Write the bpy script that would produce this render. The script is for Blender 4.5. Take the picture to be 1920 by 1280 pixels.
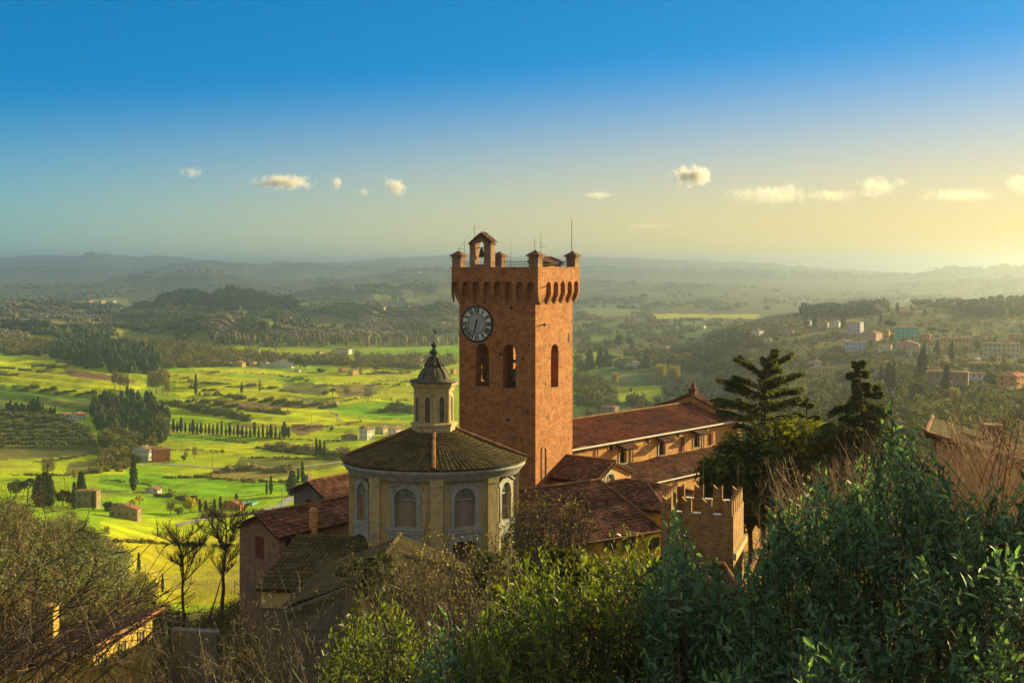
import bpy, math, random
import numpy as np
R = math.radians
for o in list(bpy.data.objects): bpy.data.objects.remove(o, do_unlink=True)
S = bpy.context.scene
C = S.collection
random.seed(7)
rng = np.random.default_rng(7)
F = 1920*40/36.0          # focal length in photo pixels
HY = 497.0                # eye level in the photo
SUN_AZ, SUN_EL = 61.0, 15.0

# ---------------------------------------------------------------- camera
cam = bpy.data.cameras.new('camera'); co = bpy.data.objects.new('camera', cam); C.objects.link(co)
co.location = (0, 0, 0); co.rotation_euler = (R(90), 0, 0)
cam.lens = 40; cam.sensor_width = 36; cam.shift_y = -(640-HY)/1920.0
cam.clip_start = .1; cam.clip_end = 60000
S.camera = co
# ---------------------------------------------------------------- sky
w = bpy.data.worlds.new('World'); S.world = w; w.use_nodes = True
nt = w.node_tree; N = nt.nodes; LK = nt.links
bg = N['Background']; sk = N.new('ShaderNodeTexSky'); sk.sky_type = 'NISHITA'; sk.sun_disc = False
sk.sun_elevation = R(SUN_EL); sk.sun_rotation = R(SUN_AZ)
sk.air_density = 1.5; sk.dust_density = .6; sk.ozone_density = 6.0
tc = N.new('ShaderNodeTexCoord'); mp = N.new('ShaderNodeMapping'); mp.inputs['Scale'].default_value = (1, 1, 4.5); mp.inputs['Location'].default_value = (0, 0, .10)
nm = N.new('ShaderNodeVectorMath'); nm.operation = 'NORMALIZE'
hs = N.new('ShaderNodeHueSaturation'); hs.inputs['Saturation'].default_value = 2.6; hs.inputs['Hue'].default_value = .489; hs.inputs['Value'].default_value = 1.18
LK.new(tc.outputs['Generated'], mp.inputs[0]); LK.new(mp.outputs[0], nm.inputs[0]); LK.new(nm.outputs[0], sk.inputs[0])
sz = N.new('ShaderNodeSeparateXYZ'); LK.new(tc.outputs['Generated'], sz.inputs[0])
# dusty glow over the horizon, deep and golden towards the sun, thin and grey-blue away from it
wd = N.new('ShaderNodeVectorMath'); wd.operation = 'DOT_PRODUCT'; wd.inputs[1].default_value = (math.sin(R(SUN_AZ)), math.cos(R(SUN_AZ)), 0); LK.new(tc.outputs['Generated'], wd.inputs[0])
wq = N.new('ShaderNodeMapRange'); wq.inputs[1].default_value = .08; wq.inputs[2].default_value = .80; LK.new(wd.outputs['Value'], wq.inputs[0])
wz = N.new('ShaderNodeMapRange'); wz.inputs[3].default_value = .15; wz.inputs[4].default_value = .205; LK.new(wq.outputs[0], wz.inputs[0])
wr = N.new('ShaderNodeMapRange'); wr.interpolation_type = 'SMOOTHSTEP'; wr.inputs[1].default_value = .012; wr.inputs[3].default_value = .93; wr.inputs[4].default_value = 0; LK.new(sz.outputs[2], wr.inputs[0]); LK.new(wz.outputs[0], wr.inputs[2])
wc = N.new('ShaderNodeMix'); wc.data_type = 'RGBA'; wc.inputs[6].default_value = (1.45, 2.35, 1.95, 1); wc.inputs[7].default_value = (5.2, 3.6, .75, 1); LK.new(wq.outputs[0], wc.inputs[0])
wx = N.new('ShaderNodeMix'); wx.data_type = 'RGBA'
LK.new(sk.outputs[0], hs.inputs['Color']); LK.new(hs.outputs[0], wx.inputs[6]); LK.new(wc.outputs[2], wx.inputs[7]); LK.new(wr.outputs[0], wx.inputs[0])
# pale fill light added to the unseen sky overhead and behind the camera
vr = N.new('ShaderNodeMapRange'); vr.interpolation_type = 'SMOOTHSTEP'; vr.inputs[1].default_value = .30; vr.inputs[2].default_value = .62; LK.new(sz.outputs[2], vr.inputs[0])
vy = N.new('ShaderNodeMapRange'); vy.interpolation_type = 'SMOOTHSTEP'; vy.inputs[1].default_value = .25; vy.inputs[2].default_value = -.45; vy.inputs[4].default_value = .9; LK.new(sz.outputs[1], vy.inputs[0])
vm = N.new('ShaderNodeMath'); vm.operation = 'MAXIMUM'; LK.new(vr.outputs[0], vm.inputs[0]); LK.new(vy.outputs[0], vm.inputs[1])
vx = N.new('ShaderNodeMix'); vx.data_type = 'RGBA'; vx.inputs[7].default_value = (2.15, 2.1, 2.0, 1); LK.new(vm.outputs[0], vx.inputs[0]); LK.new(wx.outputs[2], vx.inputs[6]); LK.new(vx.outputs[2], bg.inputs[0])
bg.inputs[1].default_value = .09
# ---------------------------------------------------------------- sun
sl = bpy.data.lights.new('sun', 'SUN'); so = bpy.data.objects.new('sun', sl); C.objects.link(so)
sl.energy = 5.0; sl.angle = R(.5); sl.color = (1, .77, .33)
so.rotation_euler = (R(90-SUN_EL), 0, R(180-SUN_AZ)); so.location = (300, 160, 120)
# ---------------------------------------------------------------- exposure and render settings
S.view_settings.view_transform = 'Standard'; S.view_settings.look = 'None'
S.view_settings.exposure = 1.28; S.view_settings.gamma = 1.0
S.render.engine = 'CYCLES'
cy = S.cycles
cy.use_denoising = True; cy.denoiser = 'OPENIMAGEDENOISE'
cy.max_bounces = 5; cy.diffuse_bounces = 3; cy.glossy_bounces = 2; cy.transmission_bounces = 3
cy.volume_bounces = 1; cy.transparent_max_bounces = 8
cy.caustics_reflective = False; cy.caustics_refractive = False
cy.sample_clamp_indirect = 6
cy.use_adaptive_sampling = True; cy.adaptive_threshold = .015

# ================================================================ helpers
def P(px, py, d):
    return np.array([(px-960.0)/F*d, d, (HY-py)/F*d])

def hash2(ix, iy, seed=0):
    n = (ix.astype(np.int64)*374761393 + iy.astype(np.int64)*668265263 + seed*974711) & 0x7fffffff
    n = ((n ^ (n >> 13))*1274126177) & 0x7fffffff
    return ((n ^ (n >> 16)) & 0xffff)/65535.0

def vnoise(x, y, seed=0):
    x = np.asarray(x, float); y = np.asarray(y, float)
    ix = np.floor(x); iy = np.floor(y); fx = x-ix; fy = y-iy
    fx = fx*fx*(3-2*fx); fy = fy*fy*(3-2*fy)
    a = hash2(ix, iy, seed); b = hash2(ix+1, iy, seed); c = hash2(ix, iy+1, seed); d = hash2(ix+1, iy+1, seed)
    return (a*(1-fx)+b*fx)*(1-fy)+(c*(1-fx)+d*fx)*fy

def fbm(x, y, o=4, seed=0):
    v = 0; a = .5; t = 0
    for k in range(o):
        v = v+a*vnoise(np.asarray(x)*2**k, np.asarray(y)*2**k, seed+k); t += a; a *= .5
    return v/t*2-1

def nrm(v):
    v = np.asarray(v, float); return v/np.maximum(np.linalg.norm(v, axis=-1, keepdims=True), 1e-9)

class MB:
    """collects shapes; build() links them as one mesh object"""
    def __init__(s): s.V = []; s.Q = []; s.T = []; s.n = 0; s.tint = []; s.sm = []
    def arr(s, v, quads=None, tris=None, tint=.5, smooth=False):
        v = np.asarray(v, float).reshape(-1, 3); b = s.n; s.V.append(v); s.n += len(v)
        s.tint.append(np.broadcast_to(np.asarray(tint, float), (len(v),)))
        if quads is not None and len(quads): s.Q.append(np.asarray(quads, np.int64).reshape(-1, 4)+b); 
        if tris is not None and len(tris): s.T.append(np.asarray(tris, np.int64).reshape(-1, 3)+b)
        if smooth: s.sm = True
        return s
    def box(s, x0, x1, y0, y1, z0, z1, tint=.5):
        v = [(x, y, z) for z in (z0, z1) for y in (y0, y1) for x in (x0, x1)]
        return s.arr(v, [(0, 2, 3, 1), (4, 5, 7, 6), (0, 1, 5, 4), (2, 6, 7, 3), (0, 4, 6, 2), (1, 3, 7, 5)], tint=tint)
    def hexa(s, v, tint=.5):
        return s.arr(v, [(0, 3, 2, 1), (4, 5, 6, 7), (0, 1, 5, 4), (1, 2, 6, 5), (2, 3, 7, 6), (3, 0, 4, 7)], tint=tint)
    def prism(s, poly, fn, t0, t1, tint=.5):
        """2-D polygon (possibly concave) pushed from t0 to t1; fn(a, b, t) -> point"""
        n = len(poly)
        v = [fn(a, b, t0) for a, b in poly]+[fn(a, b, t1) for a, b in poly]
        from mathutils.geometry import tessellate_polygon
        from mathutils import Vector
        tr = tessellate_polygon([[Vector((a, b, 0)) for a, b in poly]])
        tris = [t for t in tr]+[(t[2]+n, t[1]+n, t[0]+n) for t in tr]
        return s.arr(v, [(i, (i+1) % n, (i+1) % n+n, i+n) for i in range(n)], tris, tint=tint)
    def wall(s, outer, holes, fn, t0, t1, tint=.5):
        """polygon with holes pushed through a thickness"""
        from mathutils.geometry import delaunay_2d_cdt
        from mathutils import Vector
        polys = [list(outer)]+[list(h_) for h_ in holes]
        pts = [p for q in polys for p in q]; n = len(pts); ed = []; k = 0
        for pl in polys:
            ed += [(k+i, k+(i+1) % len(pl)) for i in range(len(pl))]; k += len(pl)
        r_ = delaunay_2d_cdt([Vector(p) for p in pts], ed, [], 0, 1e-6); ov = [o[0] if len(o) else -1 for o in r_[3]]
        def ins(pl, x, y):
            c = False
            for i in range(len(pl)):
                (x0, y0), (x1, y1) = pl[i], pl[(i+1) % len(pl)]
                if (y0 > y) != (y1 > y) and x < (x1-x0)*(y-y0)/(y1-y0)+x0: c = not c
            return c
        tr = []
        for f_ in r_[2]:
            t_ = [ov[i] for i in f_]
            if min(t_) < 0: continue
            x = sum(pts[i][0] for i in t_)/3; y = sum(pts[i][1] for i in t_)/3
            if ins(polys[0], x, y) and not any(ins(h_, x, y) for h_ in polys[1:]): tr.append(tuple(t_))
        v = [fn(a, b, t0) for a, b in pts]+[fn(a, b, t1) for a, b in pts]
        q = []; k = 0
        for pl in polys:
            m = len(pl)
            for i in range(m): q.append((k+i, k+(i+1) % m, k+(i+1) % m+n, k+i+n))
            k += m
        return s.arr(v, q, [tuple(t) for t in tr]+[(t[2]+n, t[1]+n, t[0]+n) for t in tr], tint=tint)
    def tube(s, path, rad, k=6, tint=.5, cap=True):
        path = np.asarray(path, float); m = len(path); rad = np.broadcast_to(np.asarray(rad, float), (m,))
        d = nrm(np.gradient(path, axis=0)); up = np.array([0, 0, 1.]) if abs(d[0][2]) < .9 else np.array([1., 0, 0])
        a = nrm(np.cross(d, up)); b = np.cross(d, a)
        an = np.arange(k)/k*2*np.pi
        v = path[:, None]+rad[:, None, None]*(a[:, None]*np.cos(an)[None, :, None]+b[:, None]*np.sin(an)[None, :, None])
        q = [(i*k+j, i*k+(j+1) % k, (i+1)*k+(j+1) % k, (i+1)*k+j) for i in range(m-1) for j in range(k)]
        t = []
        if cap: t = [(0, j+1, j) for j in range(1, k-1)]+[((m-1)*k, (m-1)*k+j, (m-1)*k+j+1) for j in range(1, k-1)]
        return s.arr(v.reshape(-1, 3), q, t, tint=tint)
    def lathe(s, prof, k=24, c=(0, 0), sx=1, sy=1, a0=0, tint=.5):
        prof = np.asarray(prof, float); m = len(prof); an = np.arange(k)/k*2*np.pi+a0
        v = np.stack([c[0]+prof[:, :1]*np.cos(an)*sx, c[1]+prof[:, :1]*np.sin(an)*sy, np.repeat(prof[:, 1:2], k, 1)], -1)
        q = [(i*k+j, i*k+(j+1) % k, (i+1)*k+(j+1) % k, (i+1)*k+j) for i in range(m-1) for j in range(k)]
        return s.arr(v.reshape(-1, 3), q, tint=tint)
    def build(s, name, mat, parent=None, smooth=False):
        V = np.concatenate(s.V) if s.V else np.zeros((0, 3))
        Q = np.concatenate(s.Q) if s.Q else np.zeros((0, 4), np.int64)
        T = np.concatenate(s.T) if s.T else np.zeros((0, 3), np.int64)
        me = bpy.data.meshes.new(name)
        me.vertices.add(len(V)); me.vertices.foreach_set('co', V.astype(np.float32).ravel())
        me.loops.add(Q.size+T.size); me.polygons.add(len(Q)+len(T))
        me.loops.foreach_set('vertex_index', np.concatenate([Q.ravel(), T.ravel()]).astype(np.int32))
        ls = np.concatenate([np.arange(len(Q))*4, Q.size+np.arange(len(T))*3]).astype(np.int32)
        me.polygons.foreach_set('loop_start', ls)
        me.polygons.foreach_set('use_smooth', np.full(len(ls), bool(smooth)))
        at = me.attributes.new('tint', 'FLOAT', 'POINT'); at.data.foreach_set('value', np.concatenate(s.tint).astype(np.float32) if s.tint else np.zeros(0, np.float32))
        me.update(calc_edges=True); me.validate()
        if mat is not None: me.materials.append(mat)
        o = bpy.data.objects.new(name, me); C.objects.link(o)
        if parent is not None: o.parent = parent
        return o

def tag(o, label=None, cat=None, group=None, kind=None):
    if label: o['label'] = label
    if cat: o['category'] = cat
    if group: o['group'] = group
    if kind: o['kind'] = kind
    return o

def thing(name, label, cat, loc=(0, 0, 0), rotz=0, group=None):
    o = bpy.data.objects.new(name, None); C.objects.link(o); o.location = tuple(float(v) for v in loc); o.rotation_euler = (0, 0, rotz)
    o.empty_display_size = .5
    return tag(o, label, cat, group)

def copy_tree(o, parent=None):
    c = o.copy(); C.objects.link(c)
    if parent is not None: c.parent = parent
    for ch in o.children: copy_tree(ch, c)
    return c

# ================================================================ materials
def M(name, c1, c2=None, c3=None, scale=.5, scale2=6, rough=.85, bump=0, bscale=10, tint=0, transl=0, spec=.3, orand=0, brick=None, coord='obj', metal=0, streak=0, stain=None, dots=0):
    m = bpy.data.materials.new(name); m.use_nodes = True; n = m.node_tree.nodes; l = m.node_tree.links
    b = n['Principled BSDF']; out = n['Material Output']
    b.inputs['Roughness'].default_value = rough; b.inputs['Specular IOR Level'].default_value = spec; b.inputs['Metallic'].default_value = metal
    if coord == 'obj':
        t = n.new('ShaderNodeTexCoord'); vec = t.outputs['Object']
    else:
        t = n.new('ShaderNodeNewGeometry'); vec = t.outputs['Position']
    def noise(sc, det=4, v=None, r=.6):
        x = n.new('ShaderNodeTexNoise'); x.inputs['Scale'].default_value = sc; x.inputs['Detail'].default_value = det; x.inputs['Roughness'].default_value = r
        l.new(v or vec, x.inputs['Vector']); return x.outputs['Fac']
    def ramp(v, a, bb):
        x = n.new('ShaderNodeMapRange'); x.inputs[1].default_value = a; x.inputs[2].default_value = bb; l.new(v, x.inputs[0]); return x.outputs[0]
    def mix(f, a, bcol, mode='MIX'):
        x = n.new('ShaderNodeMix'); x.data_type = 'RGBA'; x.blend_type = mode
        if isinstance(f, (int, float)): x.inputs[0].default_value = f
        else: l.new(f, x.inputs[0])
        for i, v in ((6, a), (7, bcol)):
            if isinstance(v, tuple): x.inputs[i].default_value = (*v[:3], 1)
            else: l.new(v, x.inputs[i])
        return x.outputs[2]
    def math_(op, a, bb):
        x = n.new('ShaderNodeMath'); x.operation = op
        for i, v in ((0, a), (1, bb)):
            if isinstance(v, (int, float)): x.inputs[i].default_value = v
            else: l.new(v, x.inputs[i])
        return x.outputs[0]
    col = tuple(c1)
    bh = None
    if c2 is not None: col = mix(ramp(noise(scale), .35, .65), col, tuple(c2))
    if c3 is not None: col = mix(ramp(noise(scale2, 5), .5, .72), col, tuple(c3))
    if brick:
        g = n.new('ShaderNodeTexCoord'); sx = n.new('ShaderNodeSeparateXYZ'); l.new(g.outputs['Normal'], sx.inputs[0])
        sp = n.new('ShaderNodeSeparateXYZ'); l.new(vec, sp.inputs[0])
        gt = math_('GREATER_THAN', math_('ABSOLUTE', sx.outputs[0], 0), math_('ABSOLUTE', sx.outputs[1], 0))
        mx = n.new('ShaderNodeMix'); l.new(gt, mx.inputs[0]); l.new(sp.outputs[0], mx.inputs[2]); l.new(sp.outputs[1], mx.inputs[3])
        cb = n.new('ShaderNodeCombineXYZ'); l.new(mx.outputs[0], cb.inputs[0]); l.new(sp.outputs[2], cb.inputs[1])
        bt = n.new('ShaderNodeTexBrick'); l.new(cb.outputs[0], bt.inputs['Vector']); bt.inputs['Scale'].default_value = 1
        bw, bhh, mort = brick[:3]
        bt.inputs['Brick Width'].default_value = bw; bt.inputs['Row Height'].default_value = bhh; bt.inputs['Mortar Size'].default_value = mort
        bt.inputs['Color1'].default_value = (.62, .6, .58, 1); bt.inputs['Color2'].default_value = (1.25, 1.22, 1.2, 1)
        bt.inputs['Mortar'].default_value = (*brick[3], 1) if len(brick) > 3 else (1.1, 1.1, 1.05, 1)
        col = mix(1.0, col, bt.outputs['Color'], 'MULTIPLY')
        if streak:
            mp_ = n.new('ShaderNodeMapping'); mp_.inputs['Scale'].default_value = (1, 1, .18); l.new(vec, mp_.inputs[0])
            col = mix(ramp(noise(3.2, 6, mp_.outputs[0]), .5, .8), col, mix(1.0, col, (streak, streak*.95, streak*.9), 'MULTIPLY'))
        if dots:
            vo = n.new('ShaderNodeTexVoronoi'); vo.inputs['Scale'].default_value = dots; l.new(cb.outputs[0], vo.inputs['Vector'])
            col = mix(math_('LESS_THAN', vo.outputs['Distance'], .085), col, (.03, .02, .015))
        bh = bt.outputs['Fac']
    elif streak:
        mp_ = n.new('ShaderNodeMapping'); mp_.inputs['Scale'].default_value = (1, 1, .15); l.new(vec, mp_.inputs[0])
        col = mix(ramp(noise(1.8, 5, mp_.outputs[0]), .5, .75), col, mix(1.0, col, (streak, streak*.95, streak*.9), 'MULTIPLY'))
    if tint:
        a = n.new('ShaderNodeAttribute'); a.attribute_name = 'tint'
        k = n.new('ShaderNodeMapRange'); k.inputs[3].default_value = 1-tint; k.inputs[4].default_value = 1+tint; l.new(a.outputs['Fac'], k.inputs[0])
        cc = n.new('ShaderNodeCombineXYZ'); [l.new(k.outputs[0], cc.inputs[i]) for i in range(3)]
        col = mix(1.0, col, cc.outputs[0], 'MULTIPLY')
    if orand:
        a = n.new('ShaderNodeObjectInfo')
        k = n.new('ShaderNodeMapRange'); k.inputs[3].default_value = 1-orand; k.inputs[4].default_value = 1+orand; l.new(a.outputs['Random'], k.inputs[0])
        cc = n.new('ShaderNodeCombineXYZ'); [l.new(k.outputs[0], cc.inputs[i]) for i in range(3)]
        col = mix(1.0, col, cc.outputs[0], 'MULTIPLY')
    if isinstance(col, tuple): b.inputs['Base Color'].default_value = (*col, 1)
    else: l.new(col, b.inputs['Base Color'])
    if bump:
        bu = n.new('ShaderNodeBump'); bu.inputs['Strength'].default_value = bump; bu.inputs['Distance'].default_value = .05
        hgt = noise(bscale, 5)
        if bh is not None: hgt = math_('SUBTRACT', hgt, math_('MULTIPLY', bh, .6))
        l.new(hgt, bu.inputs['Height']); l.new(bu.outputs[0], b.inputs['Normal'])
    if transl:
        tr = n.new('ShaderNodeBsdfTranslucent'); ms = n.new('ShaderNodeMixShader'); ms.inputs[0].default_value = transl
        tc_ = mix(1.0, col, (2.2, 2.0, .8), 'MULTIPLY')
        l.new(tc_, tr.inputs['Color']); l.new(b.outputs[0], ms.inputs[1]); l.new(tr.outputs[0], ms.inputs[2]); l.new(ms.outputs[0], out.inputs['Surface'])
    return m

MT = {}
MT['brick'] = M('tower_brick', (.285, .114, .040), (.38, .175, .070), (.16, .066, .030), scale=.7, scale2=1.9, rough=.9, bump=.1, bscale=9, brick=(.34, .1, .012, (1.15, 1.1, 1.05)), streak=.72, dots=.55)
MT['oldbrick'] = M('old_brick', (.24, .13, .075), (.30, .18, .11), (.15, .09, .06), scale=.5, scale2=2, bump=.1, bscale=9, brick=(.34, .1, .012), streak=.7)
MT['churchbrick'] = M('church_brick', (.50, .25, .08), (.58, .32, .12), (.36, .17, .06), scale=.4, scale2=1.6, bump=.1, bscale=8, brick=(.34, .1, .01), streak=.75)
MT['turretbrick'] = M('dark_turret_brick', (.27, .15, .055), (.33, .20, .08), (.16, .09, .045), scale=.8, scale2=2.6, bump=.1, bscale=8, brick=(.34, .1, .012), streak=.65)
MT['tile'] = M('roof_tile', (.125, .052, .027), (.17, .07, .034), (.06, .034, .022), scale=.6, scale2=2.2, rough=.9, tint=.7)
MT['redtile'] = M('red_roof_tile', (.17, .038, .014), (.12, .04, .02), (.07, .035, .022), scale=.25, scale2=2.2, rough=.9, tint=.7)
MT['mosstile'] = M('mossy_roof_tile', (.070, .054, .020), (.105, .078, .026), (.04, .038, .016), scale=.8, scale2=2.6, rough=.95, tint=.45)
MT['ridgetile'] = M('ridge_tile', (.24, .125, .05), (.16, .075, .035), scale=2, rough=.9, tint=.3)
MT['plaster'] = M('beige_plaster', (.43, .345, .18), (.50, .39, .175), (.27, .225, .14), scale=.7, scale2=2.2, bump=.4, bscale=12, streak=.5)
MT['yplaster'] = M('yellow_plaster', (.52, .36, .06), (.46, .32, .07), (.36, .26, .07), scale=.6, scale2=2, bump=.2, streak=.75)
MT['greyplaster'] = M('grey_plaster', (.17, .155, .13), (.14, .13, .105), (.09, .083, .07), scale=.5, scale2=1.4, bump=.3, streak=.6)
MT['frame'] = M('pale_stone_frame', (.36, .37, .34), (.28, .29, .27), (.19, .2, .18), scale=1.5, scale2=4, bump=.2, bscale=14, streak=.65)
MT['niche'] = M('niche_plaster', (.30, .24, .19), (.25, .2, .16), scale=1, scale2=4, streak=.75)
MT['dark'] = M('dark_interior', (.02, .016, .013), rough=.95)
MT['woodbeam'] = M('old_wood', (.22, .14, .06), (.15, .09, .04), scale=3)
MT['bronze'] = M('bell_bronze', (.07, .075, .05), (.04, .045, .03), scale=4, rough=.5, metal=.6)
MT['iron'] = M('dark_iron', (.035, .032, .03), rough=.6, metal=.4)
MT['lead'] = M('weathered_lead', (.07, .068, .05), (.11, .10, .055), (.035, .036, .03), scale=1.5, scale2=5, rough=.8)
MT['clockwhite'] = M('clock_enamel', (.36, .37, .36), (.31, .32, .31), scale=1.5, rough=.6)
MT['clockring'] = M('clock_ring', (.62, .63, .58), (.52, .54, .50), scale=2, rough=.6)
MT['clockdark'] = M('clock_black', (.022, .026, .024), rough=.6)
MT['glass'] = M('dark_glass', (.03, .035, .04), rough=.15, spec=.6)
MT['shutter'] = M('green_shutter', (.05, .07, .06), rough=.6)
MT['white'] = M('white_trim', (.72, .70, .64), (.6, .58, .52), scale=2)
MT['bark'] = M('dark_bark', (.075, .055, .04), (.045, .035, .025), scale=3, scale2=9)
# ================================================================ terrain
KD = np.array([0.1, 5, 10, 20, 40, 60, 85, 110, 150, 200, 250, 320, 400, 500, 600, 750, 900, 1100, 1300, 1600, 2000, 2600, 3200, 40000.])
mid = [-1.8, -4.5, -8, -14, -23, -28, -30, -31, -40, -57, -74, -92, -108, -120, -127, -130, -130, -129, -125, -121, -119, -117, -117, -117]
COLS = {
 -900: [-1.8, -4, -7, -11, -16, -21, -26, -31, -36, -40, -43, -52, -70, -92, -112, -118, -116, -108, -98, -94, -100, -110, -114, -114],
 -100: [-1.8, -4.5, -8, -13, -21, -26, -32, -36, -43, -49.5, -53, -62, -82, -106, -122, -128, -127, -119, -109, -103, -108, -112, -115, -115],
 150: [-1.8, -4.5, -8, -13, -22, -27, -33, -37, -46, -53, -60, -76, -94, -112, -124, -129, -128, -120, -110, -106, -110, -113, -115, -115],
 340: [-1.8, -4.5, -8, -14, -23, -28, -32, -36, -48, -63, -78, -95, -109, -120, -127, -130, -130, -128, -121, -118, -117, -116, -116, -116],
 560: mid, 960: mid,
 1250: [-1.8, -4.5, -8, -14, -23, -27, -29, -30, -36, -48, -62, -78, -90, -100, -108, -114, -117, -116, -113, -113, -117, -118, -118, -118],
 1500: [-1.8, -4.5, -8, -13, -22, -26, -28, -29, -34, -42, -50, -60, -68, -76, -82, -86, -86, -80, -68, -63, -95, -116, -118, -118],
 1750: [-1.8, -4.2, -7, -12, -20, -24, -27, -29, -33, -40, -46, -54, -60, -64, -66, -66, -68, -69, -58, -52, -88, -116, -118, -118],
 2100: [-1.8, -4, -6.5, -11, -18, -22, -25, -28, -32, -38, -44, -50, -55, -58, -60, -61, -62, -62, -53, -48, -80, -114, -118, -118],
 3000: [-1.8, -3, -4, -6, -11, -16, -21, -26, -32, -38, -42, -46, -50, -54, -56, -57, -57, -58, -52, -48, -80, -114, -118, -118]}
CPX = np.array(sorted(COLS)); CZ = np.array([COLS[k] for k in CPX], float)
RIDGES = [  # distance, width, profile of the crest in photo pixels
 (1760, 150, [(-900, 590), (-300, 586), (0, 599), (100, 603), (180, 610), (260, 616), (350, 606), (420, 600), (520, 607), (600, 620), (680, 628), (860, 645), (1000, 650), (3000, 700)]),
 (2350, 270, [(-900, 585), (-300, 575), (0, 563), (90, 566), (160, 573), (230, 577), (290, 563), (330, 556), (400, 558), (440, 552), (480, 556), (540, 563), (600, 577), (650, 571), (700, 568), (760, 576), (830, 571), (870, 580), (960, 588), (1060, 594), (1100, 602), (1250, 640), (3000, 650)]),
 (3600, 260, [(-900, 575), (-300, 570), (0, 562), (80, 566), (170, 560), (260, 564), (330, 572), (450, 572), (530, 554), (600, 541), (680, 533), (740, 536), (800, 534), (860, 530), (960, 538), (1090, 548), (1200, 556), (1300, 553), (1420, 560), (1600, 566), (3000, 570)]),
 (5000, 420, [(-900, 545), (-300, 535), (0, 531), (100, 535), (190, 532), (220, 520), (260, 514), (330, 510), (400, 511), (440, 519), (520, 527), (560, 526), (640, 522), (700, 515), (760, 511), (830, 510), (960, 514), (1090, 520), (1160, 528), (1290, 531), (1380, 535), (1500, 545), (1700, 556), (3000, 560)]),
 (5500, 400, [(-900, 560), (1200, 560), (1560, 553), (1640, 544), (1690, 531), (1760, 527), (1850, 526), (1920, 521), (2100, 517), (3000, 520)]),
 (7300, 650, [(-900, 498), (-300, 500), (0, 500), (140, 504), (250, 504), (330, 496), (400, 492), (440, 494), (500, 498), (560, 494), (620, 499), (690, 501), (760, 498), (840, 498), (960, 500), (1090, 501), (1200, 503), (1330, 508), (1440, 508), (1560, 512), (1650, 515), (1715, 514), (1750, 505), (1785, 499), (1820, 504), (1850, 503), (1880, 497), (1920, 495), (2000, 499), (3000, 500)]),
 (9600, 800, [(-900, 486), (-300, 481), (-100, 485), (0, 485), (60, 481), (110, 482), (160, 480), (220, 482), (290, 480), (330, 481), (365, 486), (410, 493), (480, 497), (560, 494), (640, 490), (720, 486), (830, 482), (920, 480), (1000, 480), (1100, 481), (1200, 485), (1330, 490), (1500, 500), (1700, 512), (3000, 520)]),
]
def H(x, y, fine=True):
    x = np.asarray(x, float); y = np.asarray(y, float)
    d = np.hypot(x, y)
    px = np.where(y > 1e-3, 960+F*x/np.maximum(y, 1e-3), np.where(x > 0, 1e6, -1e6))
    px = np.clip(px, -900, 3000)
    dd = np.where(y > d*.5, y, d)            # depth along the view axis inside the view, range outside
    dd = np.maximum(dd, .1)
    ld = np.log(dd); lk = np.log(KD)
    zc = np.stack([np.interp(ld, lk, c) for c in CZ])
    i = np.clip(np.searchsorted(CPX, px, side='right')-1, 0, len(CPX)-2)
    t = (px-CPX[i])/(CPX[i+1]-CPX[i]); t = np.clip(t, 0, 1); t = t*t*(3-2*t)
    z = np.take_along_axis(zc, i[None], 0)[0]*(1-t)+np.take_along_axis(zc, i[None]+1, 0)[0]*t
    back = np.clip((-y)/30.0, 0, 1); z = z*(1-back)+(-2-.08*d)*back
    base = z
    for d0, wd, pr in RIDGES:
        a = np.array(pr, float)
        crest = (HY-np.interp(px, a[:, 0], a[:, 1]))/F*d0
        n = fbm(x/ (wd*.9), y/(wd*.9), 3, int(d0) % 97)
        b = np.exp(-((dd-d0-n*wd*.25)/wd)**2)
        zz = base+(crest-base)*b
        if fine: zz = zz+b*(fbm(x/(wd*.42), y/(wd*.42), 4, 5)*.85-.15)*np.maximum(crest-base, 0)*np.clip(np.abs(dd-d0)/wd*2, 0, 1)
        z = np.maximum(z, zz)
    z = z+fbm(x/160, y/160, 3, 3)*np.clip((d-300)/900, 0, 1)*3.2+fbm(x/330, y/330, 2, 13)*np.clip((d-700)/300, 0, 1)*6
    tm = np.clip((dd-840)/60, 0, 1)*np.clip((1330-dd)/60, 0, 1)*np.clip((px+300)/60, 0, 1)*np.clip((800-px)/60, 0, 1)
    tu = (dd+.38*x+fbm(x/180, y/180, 2, 15)*26)/40; tf = tu-np.floor(tu); tsx = np.clip((tf-.80)/.2, 0, 1); z = z+tm*(3.4+2*vnoise(x/140, y/140, 16))*(tsx-tf)   # terraces with banks
    z = z+fbm(x/9, y/9, 3, 9)*np.clip((d-3)/25, 0, 1)*.35
    return z
AZ = np.concatenate([np.arange(-180, -40, 3), np.arange(-40, -26.5, .6), np.arange(-26.5, 26.5, .065), np.arange(26.5, 40, .6), np.arange(40, 180.1, 3)])
LD = np.concatenate([np.linspace(math.log(1.5), math.log(250), 150), np.arange(math.log(250), math.log(2500), .0075)[1:], np.linspace(math.log(2500), math.log(19000), 150)])
GD = np.exp(LD)
ga, gd = np.meshgrid(R(1)*AZ, GD, indexing='ij')
# inside the view the grid rows lie at equal depth
gr = np.where(np.abs(ga) < R(60), gd/np.maximum(np.cos(ga), .5), gd*2)
GX = gr*np.sin(ga); GY = gr*np.cos(ga)
GZ = H(GX.ravel(), GY.ravel()).reshape(GX.shape)
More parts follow.
